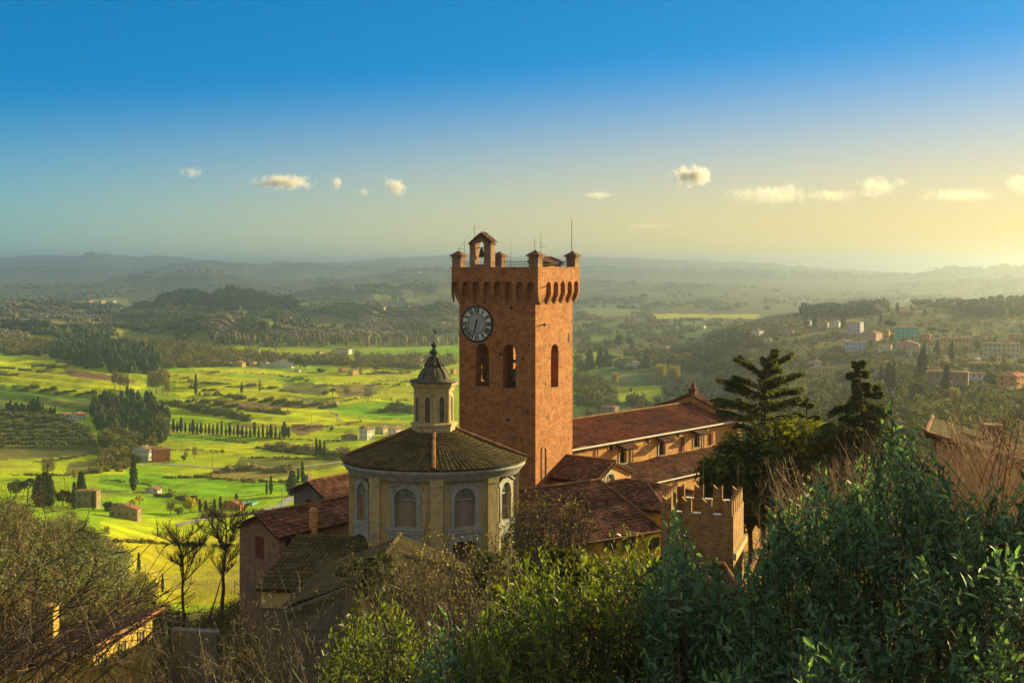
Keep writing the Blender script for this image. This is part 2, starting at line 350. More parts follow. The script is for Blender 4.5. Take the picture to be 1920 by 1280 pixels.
# --- picture of the fields: what grows where
JX = fbm(GX/30, GY/30, 3, 21); JY = fbm(GX/30, GY/30, 3, 22)
with np.errstate(divide='ignore', invalid='ignore'):
    GPX = np.where(GY > 1, 960+F*GX/np.maximum(GY, 1), -9999); GPY = np.where(GY > 1, HY-F*GZ/np.maximum(GY, 1), -9999)
QX = GPX+JX*6; QY = GPY+JY*1.6
def inside(poly, x, y):
    c = np.zeros(x.shape, bool); n = len(poly)
    for i in range(n):
        x0, y0 = poly[i]; x1, y1 = poly[(i+1) % n]
        if y0 == y1: continue
        k = ((y0 > y) != (y1 > y)) & (x < (x1-x0)*(y-y0)/(y1-y0)+x0)
        c ^= k
    return c
g1 = (.19, .39, .006); g2 = (.37, .45, .006); g2b = (.46, .50, .007); g3 = (.085, .17, .014); br = (.24, .15, .06); sc = (.12, .105, .03); fo = (.055, .058, .024); ol = (.15, .16, .035)
COL = np.zeros(GX.shape+(3,)); 
def lerpc(a, b, t): return np.asarray(a)*(1-t[..., None])+np.asarray(b)*t[..., None]
mixn = np.clip(fbm(GX/90, GY/90, 4, 31)*1.6+.5, 0, 1)
COL[:] = lerpc(g2, g1, mixn*.7)
dd = GY
COL[dd < 280] = lerpc(sc, (.10, .12, .03), mixn)[dd < 280]
farm = np.clip((dd-1500)/250, 0, 1); COL = COL*(1-farm[..., None])+lerpc(fo, (.085, .075, .035), mixn)*farm[..., None]
rt = np.clip((GPX+JX*160-1030)/170, 0, 1)*(dd > 250)*(GY > 0); rt = rt*rt*(3-2*rt); COL = COL*(1-rt[..., None])+lerpc((.07, .085, .024), (.11, .115, .035), mixn)*rt[..., None]
FIELDS = [
 ([(640, 654), (760, 650), (870, 650), (870, 667), (780, 668), (690, 668)], g1), ([(430, 648), (500, 651), (560, 664), (552, 672), (470, 664)], g2),
 ([(700, 640), (780, 632), (860, 628), (860, 648), (740, 652)], ol), ([(560, 590), (620, 592), (660, 600), (690, 607), (640, 612), (575, 606)], ol), ([(320, 577), (360, 576), (356, 582), (322, 583)], g2),
 ([(560, 570), (640, 562), (720, 566), (720, 572), (640, 572)], ol),
 ([(-200, 676), (60, 671), (110, 676), (150, 690), (215, 702), (270, 715), (275, 727), (170, 739), (100, 731), (30, 716), (-200, 712)], g2b), ([(115, 690), (190, 700), (260, 712), (240, 720), (130, 706)], br),
 ([(-200, 722), (30, 722), (100, 736), (170, 742), (240, 747), (300, 760), (220, 785), (100, 768), (-200, 790)], g3),
 ([(-200, 770), (100, 776), (170, 800), (190, 850), (60, 868), (-200, 880)], (.12, .13, .035)),
 ([(325, 695), (400, 690), (480, 691), (560, 700), (640, 702), (700, 688), (775, 690), (780, 790), (640, 802), (545, 800), (470, 790), (330, 742)], g2b),
 ([(330, 742), (480, 768), (560, 780), (640, 768), (600, 780), (500, 790), (420, 785), (330, 765)], g2),
 ([(365, 748), (470, 764), (620, 766), (640, 757), (600, 752), (540, 760), (430, 752)], br), ([(540, 715), (610, 722), (640, 730), (600, 742), (520, 733)], ol), ([(620, 722), (700, 720), (720, 728), (690, 742), (640, 745)], (.26, .2, .06)),
 ([(600, 762), (700, 752), (775, 757), (775, 788), (700, 785), (640, 775)], g1), ([(420, 700), (540, 706), (620, 716), (560, 716), (430, 708)], g1),
 ([(545, 795), (607, 794), (607, 807), (560, 816), (540, 806)], br), ([(440, 793), (540, 796), (540, 803), (440, 803)], (.25, .18, .06)),
 ([(300, 805), (560, 820), (670, 815), (670, 850), (500, 862), (340, 862), (262, 850)], g2), ([(420, 826), (545, 832), (540, 842), (430, 850), (370, 845)], g2b), ([(300, 812), (480, 822), (480, 832), (330, 828)], g1),
 ([(450, 858), (545, 860), (650, 850), (660, 876), (560, 888), (440, 872)], (.17, .19, .03)), ([(395, 876), (540, 873), (555, 892), (440, 904), (395, 898)], (.26, .22, .05)), ([(330, 896), (400, 892), (470, 903), (400, 905)], br),
 ([(185, 888), (300, 888), (400, 897), (560, 907), (550, 922), (390, 932), (250, 942), (190, 920)], g1), ([(560, 886), (660, 870), (660, 884), (575, 900)], g2b),
 ([(-100, 870), (180, 852), (245, 862), (230, 890), (100, 892), (-100, 900)], g2), ([(130, 865), (200, 862), (160, 888), (120, 890)], ol),
 ([(190, 975), (330, 970), (440, 960), (520, 960), (520, 1000), (440, 1010), (200, 1010)], g2), ([(190, 1005), (520, 1000), (520, 1130), (280, 1130), (200, 1040)], (.36, .33, .012)),
 ([(1215, 589), (1425, 589), (1420, 597), (1230, 597)], (.44, .44, .02)), ([(1090, 604), (1250, 601), (1400, 606), (1390, 628), (1090, 642)], (.10, .17, .03)), ([(1090, 575), (1200, 575), (1200, 590), (1090, 596)], (.17, .2, .06)),
 ([(1158, 725), (1245, 722), (1240, 752), (1160, 753)], g2), ([(1120, 690), (1215, 693), (1215, 722), (1120, 722)], (.05, .10, .03)), ([(1150, 681), (1170, 681), (1170, 684), (1150, 684)], g2),
 ([(1250, 722), (1420, 712), (1480, 740), (1420, 760), (1260, 752)], ol), ([(1480, 680), (1600, 690), (1590, 720), (1490, 715)], (.06, .085, .024)), ([(1600, 740), (1750, 735), (1750, 775), (1600, 775)], (.08, .14, .03)),
]
clr = (vnoise(GPX/38, GPY/6, 8) < .36) & (dd > 1500) & (dd < 3600) & (GPX < 1060); COL[clr] = lerpc((.15, .16, .035), (.24, .25, .03), mixn)[clr]
for poly, c in FIELDS:
    m = inside(poly, QX, QY) & (dd > 250); COL[m] = np.array(c)*(.82+.36*mixn[m][:, None])
# rows in ploughed and planted ground, terraces, faint tracks
rows = (.5+.5*np.sin((GX*.6+GY*.8)/3.0))
for k_, (poly, c) in enumerate(FIELDS):     # drilled and mown rows, each field its own way
    a_ = (k_*2.4) % 3.1; sp_ = 2.2+(k_*1.7) % 2.6; m = inside(poly, QX, QY) & (dd > 250) & (dd < 1500); COL[m] *= (1-.13+.26*(.5+.5*np.sin((GX*math.cos(a_)+GY*math.sin(a_))/sp_))*(.4+1.2*vnoise(GX/40, GY/40, k_)))[m][:, None]
mz = fbm(GX/14, GY/14, 3, 77); mk = (dd > 250) & (dd < 1600); COL[mk] *= (1+.22*mz[mk])[:, None]
dry = np.clip(fbm(GX/70, GY/45, 4, 78)*3.2-.9, 0, 1)*((dd > 250) & (dd < 1600)); COL = COL*(1-.55*dry[..., None])+np.array([.30, .25, .06])*(.55*dry[..., None])
m = inside(FIELDS[8][0], QX, QY) | inside([(185, 888), (300, 888), (250, 942), (190, 920)], QX, QY); COL[m] *= (.75+.4*rows[m])[:, None]
nv = len(AZ)*len(GD); na, ndn = len(AZ), len(GD)
tb = MB()
idx = np.arange(nv).reshape(na, ndn)
q = np.stack([idx[:-1, :-1], idx[:-1, 1:], idx[1:, 1:], idx[1:, :-1]], -1).reshape(-1, 4)[:, ::-1]
Vt = np.stack([GX, GY, GZ], -1).reshape(-1, 3)
cap = np.stack([np.arange(na-1)*ndn, np.arange(1, na)*ndn], -1)
Vt = np.concatenate([Vt, [[0, 0, -1.8]]])
tri = np.stack([cap[:, 0], cap[:, 1], np.full(na-1, nv)], -1)
tb.arr(Vt, q, tri)
gm = bpy.data.materials.new('ground_soil_and_grass'); gm.use_nodes = True
n_ = gm.node_tree.nodes; l_ = gm.node_tree.links; b_ = n_['Principled BSDF']; b_.inputs['Roughness'].default_value = .95; b_.inputs['Specular IOR Level'].default_value = .1
at = n_.new('ShaderNodeAttribute'); at.attribute_name = 'gcol'
ge = n_.new('ShaderNodeNewGeometry')
no = n_.new('ShaderNodeTexNoise'); no.inputs['Scale'].default_value = .06; no.inputs['Detail'].default_value = 8; no.inputs['Roughness'].default_value = .7; l_.new(ge.outputs['Position'], no.inputs['Vector'])
mr = n_.new('ShaderNodeMapRange'); mr.inputs[1].default_value = .3; mr.inputs[2].default_value = .7; mr.inputs[3].default_value = .62; mr.inputs[4].default_value = 1.3; l_.new(no.outputs['Fac'], mr.inputs[0])
cm = n_.new('ShaderNodeVectorMath'); cm.operation = 'SCALE'; l_.new(at.outputs['Color'], cm.inputs[0]); l_.new(mr.outputs[0], cm.inputs['Scale']); l_.new(cm.outputs[0], b_.inputs['Base Color'])
# upright blades: the shading normal leans at random, as grass does
n2 = n_.new('ShaderNodeTexNoise'); n2.inputs['Scale'].default_value = 1.7; n2.inputs['Detail'].default_value = 3; l_.new(ge.outputs['Position'], n2.inputs['Vector'])
v1 = n_.new('ShaderNodeVectorMath'); v1.operation = 'SUBTRACT'; v1.inputs[1].default_value = (.5, .5, .42); l_.new(n2.outputs['Color'], v1.inputs[0])
v2 = n_.new('ShaderNodeVectorMath'); v2.operation = 'SCALE'; v2.inputs['Scale'].default_value = 3.4; l_.new(v1.outputs[0], v2.inputs[0])
v3 = n_.new('ShaderNodeVectorMath'); v3.operation = 'ADD'; l_.new(ge.outputs['Normal'], v3.inputs[0]); l_.new(v2.outputs[0], v3.inputs[1])
v4 = n_.new('ShaderNodeVectorMath'); v4.operation = 'NORMALIZE'; l_.new(v3.outputs[0], v4.inputs[0]); l_.new(v4.outputs[0], b_.inputs['Normal'])
ground = tb.build('terrain', gm, smooth=True); tag(ground, 'rolling green valley floor with meadows and wooded hills', 'terrain', kind='structure')
ca = ground.data.attributes.new('gcol', 'FLOAT_COLOR', 'POINT')
cc4 = np.concatenate([np.concatenate([COL.reshape(-1, 3), [[.08, .07, .03]]]), np.ones((nv+1, 1))], 1); ca.data.foreach_set('color', cc4.astype(np.float32).ravel())

# rays of the photo meeting the ground
EL = GZ/np.maximum(GY, .1)
def hit(px, py, dmin=130, rows=None):
    px = np.atleast_1d(np.asarray(px, float)); py = np.atleast_1d(np.asarray(py, float))
    px, py = np.broadcast_arrays(px, py)
    az = np.degrees(np.arctan((px-960)/F)); ci = np.clip(np.searchsorted(AZ, az), 0, na-1)
    j0 = int(np.searchsorted(GD, dmin)); e = (HY-py)/F
    out = np.zeros((len(px), 3))
    for c in np.unique(ci):
        mm = np.maximum.accumulate(EL[c, j0:]); k = np.where(ci == c)[0]
        j = np.clip(np.searchsorted(mm, e[k]), 0, len(mm)-1)+j0
        d = GD[j]; out[k, 0] = (px[k]-960)/F*d; out[k, 1] = d
    out[:, 2] = H(out[:, 0], out[:, 1]); return out
def hit1(px, py, dmin=130): return hit(px, py, dmin)[0]
def gz(x, y): return float(H(np.array([x]), np.array([y]))[0])
# ================================================================ building helpers
class Frame:
    """near corner seen at photo column px, depth d; local +y runs along the right-hand face, local -x along the left-hand face"""
    def __init__(s, px, d, th):
        s.t0 = (px-960)/F; s.d = d; s.x = s.t0*d; s.c = math.cos(R(th)); s.s = math.sin(R(th)); s.rot = -R(th)
    def fx(s, px): t = (px-960)/F; return (t*s.d-s.x)/(s.c+t*s.s)
    def fy(s, px): t = (px-960)/F; return (t*s.d-s.x)/(s.s-t*s.c)
    def zx(s, px, py): return (HY-py)/F*(s.d-s.fx(px)*s.s)
    def zy(s, px, py): return (HY-py)/F*(s.d+s.fy(px)*s.c)

def arch(xc, w, z0, zs, zt, k=6, pointed=True):
    """door or window outline, counter-clockwise"""
    h = w/2; pts = [(xc-h, z0), (xc+h, z0)]
    for i in range(k+1):
        a = i/k
        if pointed: pts.append((xc+h*math.cos(a*math.pi/2)**.75, zs+(zt-zs)*math.sin(a*math.pi/2)))
        else: pts.append((xc+h*math.cos(a*math.pi/2), zs+(zt-zs)*math.sin(a*math.pi/2)))
    pts += [(2*xc-x, z) for x, z in pts[2:-1][::-1]]
    return pts

def tiles(mb, O, e, s, L, SL, a0=0, a1=0, pitch=.26, row=.42, amp=.07, thick=.08):
    """barrel tiles: O eave start, e along the eave, s up the slope; hips take a0 and a1 off the top edge"""
    O = np.asarray(O, float); e = nrm(e); s = nrm(s); n = np.cross(e, s)
    if n[2] < 0: n = -n
    nc = max(2, int(L/pitch)); p = L/nc; nr = max(2, int(SL/row)); rw = SL/nr
    jj, ii = np.meshgrid(np.arange(nc), np.arange(nr), indexing='ij'); jj = jj.ravel(); ii = ii.ravel()
    prof_t = np.array([0, .2, .5, .8, 1.0]); prof_h = np.array([0, .72, 1, .72, 0])
    U = (jj[:, None]+prof_t[None])*p
    vm = np.full(U.shape, SL)
    if a0 > 0: vm = np.minimum(vm, SL*np.clip(U/a0, 0, 1))
    if a0 < 0: pass
    if a1 > 0: vm = np.minimum(vm, SL*np.clip((L-U)/a1, 0, 1))
    v0 = np.minimum((ii*rw)[:, None]+0*U, vm); v1 = np.minimum(((ii+1)*rw)[:, None]+.03, vm)
    keep = (v1-v0).max(1) > .02
    U, v0, v1, jj, ii = U[keep], v0[keep], v1[keep], jj[keep], ii[keep]
    m = len(U); rj = rng.random(m)
    h = prof_h[None]*amp*(.9+.25*rj[:, None])+rng.normal(0, .006, (m, 1))
    sk_ = rng.normal(0, .012, (m, 1))
    h = h+(vnoise(U*.45+O[0], v0*.45+O[1], 51)-.5)*.22     # old roofs sag
    slip = rng.random((m, 1))*.05+(rng.random((m, 1)) < .025)*.16
    lo = O+(U+sk_)[..., None]*e+(v0-slip*(ii[:, None] > 0))[..., None]*s+(h+.045)[..., None]*n
    hi = O+(U-sk_)[..., None]*e+v1[..., None]*s+h[..., None]*n
    lip = lo-.085*n
    V = np.stack([lip, lo, hi], 1).reshape(-1, 3)
    b = np.arange(m)[:, None, None]*15
    k = np.arange(4)[None, None, :]; r_ = np.arange(2)[None, :, None]
    q0 = b+r_*5+k
    q = np.stack([q0, q0+1, q0+6, q0+5], -1).reshape(-1, 4)
    patch = vnoise((O[0]+U[:, 2])*.9, v0[:, 2]*.9+O[1], 4)
    tint = np.repeat(np.clip(.5+rng.normal(0, .22, m)+(patch-.5)*.5, 0, 1), 15)
    mb.arr(V, q, tint=tint)
    # underside boarding
    tl = a0*1.0 if a0 else 0; tr_ = a1*1.0 if a1 else 0
    A = [O, O+e*L, O+e*(L-tr_)+s*SL, O+e*tl+s*SL]
    mb.hexa([p_-n*.22 for p_ in A]+[p_-n*.13 for p_ in A], tint=.2)

def ridge(mb, a, b, r=.13, step=.4):
    a = np.asarray(a, float); b = np.asarray(b, float); L = np.linalg.norm(b-a); n = max(1, int(L/step)); d = (b-a)/L
    for i in range(n):
        p0 = a+d*(i*L/n); p1 = a+d*((i+1)*L/n+.04)
        mb.tube([p0+[0, 0, .02], p1+[0, 0, .05]], [r*1.08, r*.92], 7, tint=rng.random())

def gable_roof(mb, rm, x0, x1, y0, y1, ze, zr, ov=.4, axis='y', **kw):
    """two tiled slopes; ridge along axis"""
    if axis == 'y':
        xc = (x0+x1)/2; half = (x1-x0)/2; sl = (zr-ze)/half
        ln = math.hypot(half+ov, sl*(half+ov))
        tiles(mb, (x1+ov, y0-ov, ze-sl*ov), (0, 1, 0), (-1, 0, sl), y1-y0+2*ov, ln, **kw)
        tiles(mb, (x0-ov, y0-ov, ze-sl*ov), (0, 1, 0), (1, 0, sl), y1-y0+2*ov, ln, **kw)
        ridge(rm, (xc, y0-ov, zr+.05), (xc, y1+ov, zr+.05))
    else:
        yc = (y0+y1)/2; half = (y1-y0)/2; sl = (zr-ze)/half
        ln = math.hypot(half+ov, sl*(half+ov))
        tiles(mb, (x0-ov, y0-ov, ze-sl*ov), (1, 0, 0), (0, 1, sl), x1-x0+2*ov, ln, **kw)
        tiles(mb, (x0-ov, y1+ov, ze-sl*ov), (1, 0, 0), (0, -1, sl), x1-x0+2*ov, ln, **kw)
        ridge(rm, (x0-ov, yc, zr+.05), (x1+ov, yc, zr+.05))

def hip_roof(mb, rm, x0, x1, y0, y1, ze, slope, ov=.4, **kw):
    X0, X1, Y0, Y1 = x0-ov, x1+ov, y0-ov, y1+ov; W = X1-X0; D = Y1-Y0; h = min(W, D)/2; z0 = ze-slope*ov; zr = z0+slope*h
    ls = math.hypot(h, slope*h)
    tiles(mb, (X0, Y0, z0), (1, 0, 0), (0, 1, slope), W, ls, h, h, **kw)
    tiles(mb, (X1, Y1, z0), (-1, 0, 0), (0, -1, slope), W, ls, h, h, **kw)
    tiles(mb, (X1, Y0, z0), (0, 1, 0), (-1, 0, slope), D, ls, h, h, **kw)
    tiles(mb, (X0, Y1, z0), (0, -1, 0), (1, 0, slope), D, ls, h, h, **kw)
    if W > D: a, b = (X0+h, (Y0+Y1)/2), (X1-h, (Y0+Y1)/2)
    else: a, b = ((X0+X1)/2, Y0+h), ((X0+X1)/2, Y1-h)
    if abs(a[0]-b[0])+abs(a[1]-b[1]) > .3: r1 = MB(); ridge(r1, (*a, zr+.05), (*b, zr+.05)); rm.append(r1)
    for (px_, py_) in ((X0, Y0), (X1, Y0), (X0, Y1), (X1, Y1)):
        q = a if (abs(px_-a[0])+abs(py_-a[1]) < abs(px_-b[0])+abs(py_-b[1])) else b
        r2 = MB(); ridge(r2, (px_, py_, z0+.05), (*q, zr+.05)); rm.append(r2)
    return zr

def window(parent, fn, u, z, w, h, name='window', frame=MT['frame'], pane=MT['glass'], bars=True):
    """frame standing proud of the wall plane with a recessed pane; fn(u, z, off) -> point"""
    m = MB(); t = min(.12, w*.13)
    m.wall([(u-w/2-t, z-t), (u+w/2+t, z-t), (u+w/2+t, z+h+t), (u-w/2-t, z+h+t)], [[(u-w/2, z), (u-w/2, z+h), (u+w/2, z+h), (u+w/2, z)]], fn, .07, -.05)
    if bars: m.hexa([fn(u+a, z+b, o_) for o_ in (.01, .04) for a, b in ((-.03, 0), (.03, 0), (.03, h), (-.03, h))])
    o = m.build(name, frame, parent)
    g = MB(); g.arr([fn(u-w/2, z, .008), fn(u+w/2, z, .008), fn(u+w/2, z+h, .008), fn(u-w/2, z+h, .008)], [(0, 1, 2, 3)]); g.build('pane', pane, o)
    return o

# ================================================================ bell tower
TH = 27.7; FR = Frame(1004, 103, TH); A = 8.0; BASE = -31.0
def ztw(z): return z-BASE
tower = thing('bell_tower', 'tall square brick clock tower with corner turrets on top, standing behind the round chapel', 'tower', (FR.x, FR.d, BASE), FR.rot)
f_left = lambda u, z, o: (u, -o, ztw(z))           # wall seen at the left (shaded, with the clock)
f_right = lambda u, z, o: (o, u, ztw(z))           # sunlit wall
f_back = lambda u, z, o: (u, A+o, ztw(z)); f_far = lambda u, z, o: (-A-o, u, ztw(z))
ZT = -.30
w1 = (FR.fx(892), FR.fx(917)); w2 = (FR.fx(943), FR.fx(967)); wz = (FR.zx(905, 725), FR.zx(905, 664), FR.zx(905, 644))
w3 = (FR.fy(1033), FR.fy(1047)); wz3 = (FR.zy(1040, 726), FR.zy(1040, 662), FR.zy(1040, 645))
def holeset(ws, zz): return [arch((a+b)/2, b-a, *zz) for a, b in ws]
m = MB()
m.wall([(-A, BASE), (0, BASE), (0, ZT-.02), (-A, ZT-.02)], holeset([w1, w2], wz), f_left, 0, -.9)
m.wall([(-A, BASE), (0, BASE), (0, ZT-.02), (-A, ZT-.02)], holeset([(-A-w2[1]+.0, -A-w2[0]), (-A-w1[1], -A-w1[0])], wz), f_back, 0, -.9)
m.wall([(.9, BASE), (A-.9, BASE), (A-.9, ZT-.02), (.9, ZT-.02)], holeset([w3], wz3), f_right, 0, -.9)
m.wall([(.9, BASE), (A-.9, BASE), (A-.9, ZT-.02), (.9, ZT-.02)], holeset([(2.0, 3.1), (4.9, 6.0)], wz), f_far, 0, -.9)
m.box(-A+.9, -.9, .9, A-.9, ztw(wz[0]-1.3), ztw(wz[0]-1.0)); m.box(-A+.9, -.9, .9, A-.9, ztw(-1.3), ztw(-1.0))
m.build('wall', MT['brick'], tower)
# battlement gallery on pointed corbel arches
m = MB(); o_ = .52; zl = -2.45; zb = -3.62
def gallery(u0, u1, centers, aw, fn):
    out = [(u0, ZT), (u0, zl)]
    for c in centers:
        k = 6; h = aw/2
        out += [(c-h, zl), (c-h, zl+.42)]
        out += [(c-h*math.cos(i/k*math.pi/2)**.8, zl+.42+.5*math.sin(i/k*math.pi/2)) for i in range(1, k+1)]
        out += [(c+h*math.cos(i/k*math.pi/2)**.8, zl+.42+.5*math.sin(i/k*math.pi/2)) for i in range(k-1, 0, -1)]
        out += [(c+h, zl+.42), (c+h, zl)]
    out += [(u1, zl), (u1, ZT)]
    m.prism(out, fn, o_, .003)
    ed = [u0]+[x for c in centers for x in (c-aw/2, c+aw/2)]+[u1]
    for i in range(0, len(ed), 2):
        a, b = ed[i], ed[i+1]
        m.prism([(o_, zl-.002), (.003, zl-.002), (.003, zb), (.10, zb+.1), (o_*.62, zb+.5), (o_*.95, zl-.25)], lambda p, z, t, fn=fn: fn(t, z, p), a, b)
pl = 1.13; cl = [FR.fx(862)-.2+pl*i for i in range(8)]; cl = [c for c in cl if c < -.2]
gallery(-A-o_, o_, cl, .82, f_left)
cr = [FR.fy(x) for x in (1019, 1033, 1046, 1059, 1071)]
gallery(.003, A+o_, cr, 1.02, f_right)
gallery(-A-o_, -.003, [-A+.6+1.13*i for i in range(7)], .82, f_back); gallery(.003, A-.003, [.7+1.32*i for i in range(6)], .95, f_far)
m.box(-A-o_-.06, o_+.06, -o_-.06, .3, ztw(ZT)+.003, ztw(ZT)+.12); m.box(-.3, o_+.06, .303, A+o_+.06, ztw(ZT)+.003, ztw(ZT)+.12)
m.box(-A-o_-.06, -.303, A-.3, A+o_+.06, ztw(ZT)+.003, ztw(ZT)+.12); m.box(-A-o_-.06, -A+.3, .303, A-.303, ztw(ZT)+.003, ztw(ZT)+.12)
m.build('corbel_gallery', MT['brick'], tower)
def turret(x, y, hgt=1.0):
    m = MB(); z0 = ztw(ZT)+.123; w_ = .46
    m.box(x-w_, x+w_, y-w_, y+w_, z0, z0+hgt)
    for k, zz in enumerate((.5, .72, .9)): m.box(x-w_-.07-.03*k, x+w_+.07+.03*k, y-w_-.07-.03*k, y+w_+.07+.03*k, z0+hgt*zz, z0+hgt*zz+.07)
    t = m.build('turret', MT['oldbrick'], tower)
    c = MB(); r = .68
    c.arr([(x-r, y-r, z0+hgt+.003), (x+r, y-r, z0+hgt+.003), (x+r, y+r, z0+hgt+.003), (x-r, y+r, z0+hgt+.003), (x-r, y-r, z0+hgt+.08), (x+r, y-r, z0+hgt+.08), (x+r, y+r, z0+hgt+.08), (x-r, y+r, z0+hgt+.08), (x, y, z0+hgt+.55)],
          [(3, 2, 1, 0), (0, 1, 5, 4), (1, 2, 6, 5), (2, 3, 7, 6), (3, 0, 4, 7)], [(4, 5, 8), (5, 6, 8), (6, 7, 8), (7, 4, 8)])
    c.build('turret_cap', MT['tile'], t)
for x, y in ((-A-.02, -.02), (.02, -.02), (.02, A+.02), (-A-.02, A+.02)): turret(x, y)
# bell gable
ga0, ga1 = FR.fx(883.5), FR.fx(923); gc = (ga0+ga1)/2; z0 = ZT+.123; zev = FR.zx(903, 455); zap = FR.zx(903, 438)
oa, ob = FR.fx(894), FR.fx(910)
m = MB(); m.wall([(ga0, z0), (ga1, z0), (ga1, zev), (gc, zap), (ga0, zev)], [arch((oa+ob)/2, ob-oa, z0+.25, 1.75, 2.25, pointed=False)], lambda u, z, t: (u, t, ztw(z)), -.3, .55)
gab = m.build('bell_gable', MT['oldbrick'], tower)
m = MB()
for sx, xe in ((-1, ga0-.15), (1, ga1+.15)):
    ze_ = zev-.12; d_ = np.array([gc-xe, 0, zap-ze_])
    tiles(m, (xe, -.42, ztw(ze_)+.08), (0, 1, 0), d_, 1.1, np.linalg.norm(d_), pitch=.28, row=.35, amp=.05)
m.build('gable_roof', MT['tile'], gab)
m = MB(); bx = (oa+ob)/2
m.lathe([(0, 1.72), (.10, 1.70), (.17, 1.6), (.20, 1.3), (.26, 1.05), (.34, .92), (.35, .88), (.3, .88), (.0, 1.0)], 18, (bx, .12)); m.V[-1][:, 2] += ztw(0)-.15
m.tube([(bx-.4, .12, ztw(1.62)), (bx+.4, .12, ztw(1.62))], .055, 6); m.tube([(bx, .12, ztw(.8)), (bx, .12, ztw(.5))], [.03, .06], 6)
m.build('bell', MT['bronze'], gab)
# railing round the roof terrace
m = MB()
def rail(p0, p1, zt_=.32):
    p0 = np.array(p0, float); p1 = np.array(p1, float); L = np.linalg.norm(p1-p0)
    zz = ztw(ZT)+.12
    for h in (.26, .52): m.tube([(*p0, zz+h), (*p1, zz+h)], .018, 5)
    for i in range(int(L/.3)+1):
        q = p0+(p1-p0)*min(1, i*.3/L); m.tube([(*q, zz-.02), (*q, zz+.53)], .014, 4)
rail((-A+.5, .05), (ga0-.05, .05)); rail((ga1+.05, .05), (-.5, .05)); rail((.05, .5), (.05, A-.5)); rail((-A+.5, A), (-.5, A)); rail((-A, .5), (-A, A-.5))
m.build('railing', MT['iron'], tower)
# stair hut on the roof
m = MB(); hy0, hy1 = 4.2, 7.0; hx0, hx1 = -2.6, -.75
m.prism([(hx0, ztw(-1)), (hx1, ztw(-1)), (hx1, ztw(.30)), (hx0+.8, ztw(.62)), (hx0, ztw(.45))], lambda a, z, t: (a, t, z), hy0, hy1)
hut = m.build('stair_hut', MT['churchbrick'], tower)
m = MB(); tiles(m, (hx1+.3, hy0-.3, ztw(.22)), (0, 1, 0), (-1.3, 0, .5), hy1-hy0+.6, 1.6, amp=.05); tiles(m, (hx0-.25, hy0-.3, ztw(.42)), (0, 1, 0), (1, 0, .28), hy1-hy0+.6, 1.0, amp=.05); m.build('roof', MT['tile'], hut)
# aerials and rods on the roof
def aerial(px, y0, y1, x, y, yagi=False, r=.022):
    d = FR.d-x*FR.s+y*FR.c; za, zc_ = (HY-y0)/F*d, (HY-y1)/F*d
    m = MB(); m.tube([(x, y, ztw(zc_)), (x, y, ztw(za))], [r, r*.7], 5)
    if yagi:
        zz = ztw((HY-463)/F*d); m.tube([(x-.1, y-.1, zz), (x+.45, y+.1, zz)], .014, 4)
        for k in range(4): m.tube([(x+.1*k, y-.16, zz), (x+.1*k, y+.16, zz)], .009, 4)
        m.tube([(x-.2, y, zz+.35), (x+.2, y, zz+.35)], .010, 4)
    m.build('antenna', MT['iron'], tower)
aerial(870, 452, 474, FR.fx(870), .1); aerial(889, 418, 446, FR.fx(889), .12); aerial(929, 447, 500, FR.fx(929), 3, r=.016); aerial(1000, 445, 470, -.1, .05); aerial(1016, 434, 500, FR.fx(1016)-.9, 1.6, True, .02); aerial(1070, 411, 474, -.05, A-.05, r=.04)
m = MB(); xa = FR.fx(870); m.tube([(xa, .1, ztw(2.1)), (xa-.8, .1, ztw(1.4))], .008, 4); m.tube([(xa, .1, ztw(1.55)), (xa-.85, .1, ztw(1.5))], .012, 4); m.tube([(FR.fx(889), .12, ztw(3.6)), (xa-.4, .1, ztw(1.75))], .006, 4); m.build('antenna', MT['iron'], tower)
# clock
cx = FR.fx(894.5); cz = FR.zx(894.5, 607); cr_ = 34/F*(FR.d-cx*FR.s)
def disc(prof, k=64):
    m = MB(); m.lathe(prof, k); v = m.V[-1]; m.V[-1] = np.stack([cx+v[:, 0], -v[:, 2], ztw(cz)+v[:, 1]], -1); return m
clock = disc([(cr_*1.02, -.02), (cr_*1.02, .10), (cr_*.96, .13), (cr_*.93, .13), (cr_*.92, .05)]).build('clock_rim', MT['clockdark'], tower)
disc([(cr_*.93, .055), (cr_*.56, .055)]).build('numeral_ring', MT['clockring'], clock)
disc([(cr_*.56, .06), (cr_*.56, .085), (cr_*.52, .085), (cr_*.52, .06)]).build('inner_ring', MT['clockdark'], clock)
disc([(cr_*.53, .07), (.0, .07)]).build('clock_face', MT['clockwhite'], clock)
m = MB()
def stroke(a, u0, v0, u1, v1, w_, wt=None):
    """bar in a numeral's own frame: u across, v outwards, on the ring at angle a"""
    p = np.array([u0, v0]); q = np.array([u1, v1]); d = q-p; n = np.array([-d[1], d[0]])/np.linalg.norm(d)*w_/2
    o = []
    for h in (.057, .075):
        for c in (p-n, q-n, q+n, p+n):
            rr = c[1]; x = math.sin(a)*rr+math.cos(a)*c[0]; z = math.cos(a)*rr-math.sin(a)*c[0]; o.append((cx+x, -h, ztw(cz)+z))
    m.hexa(o)
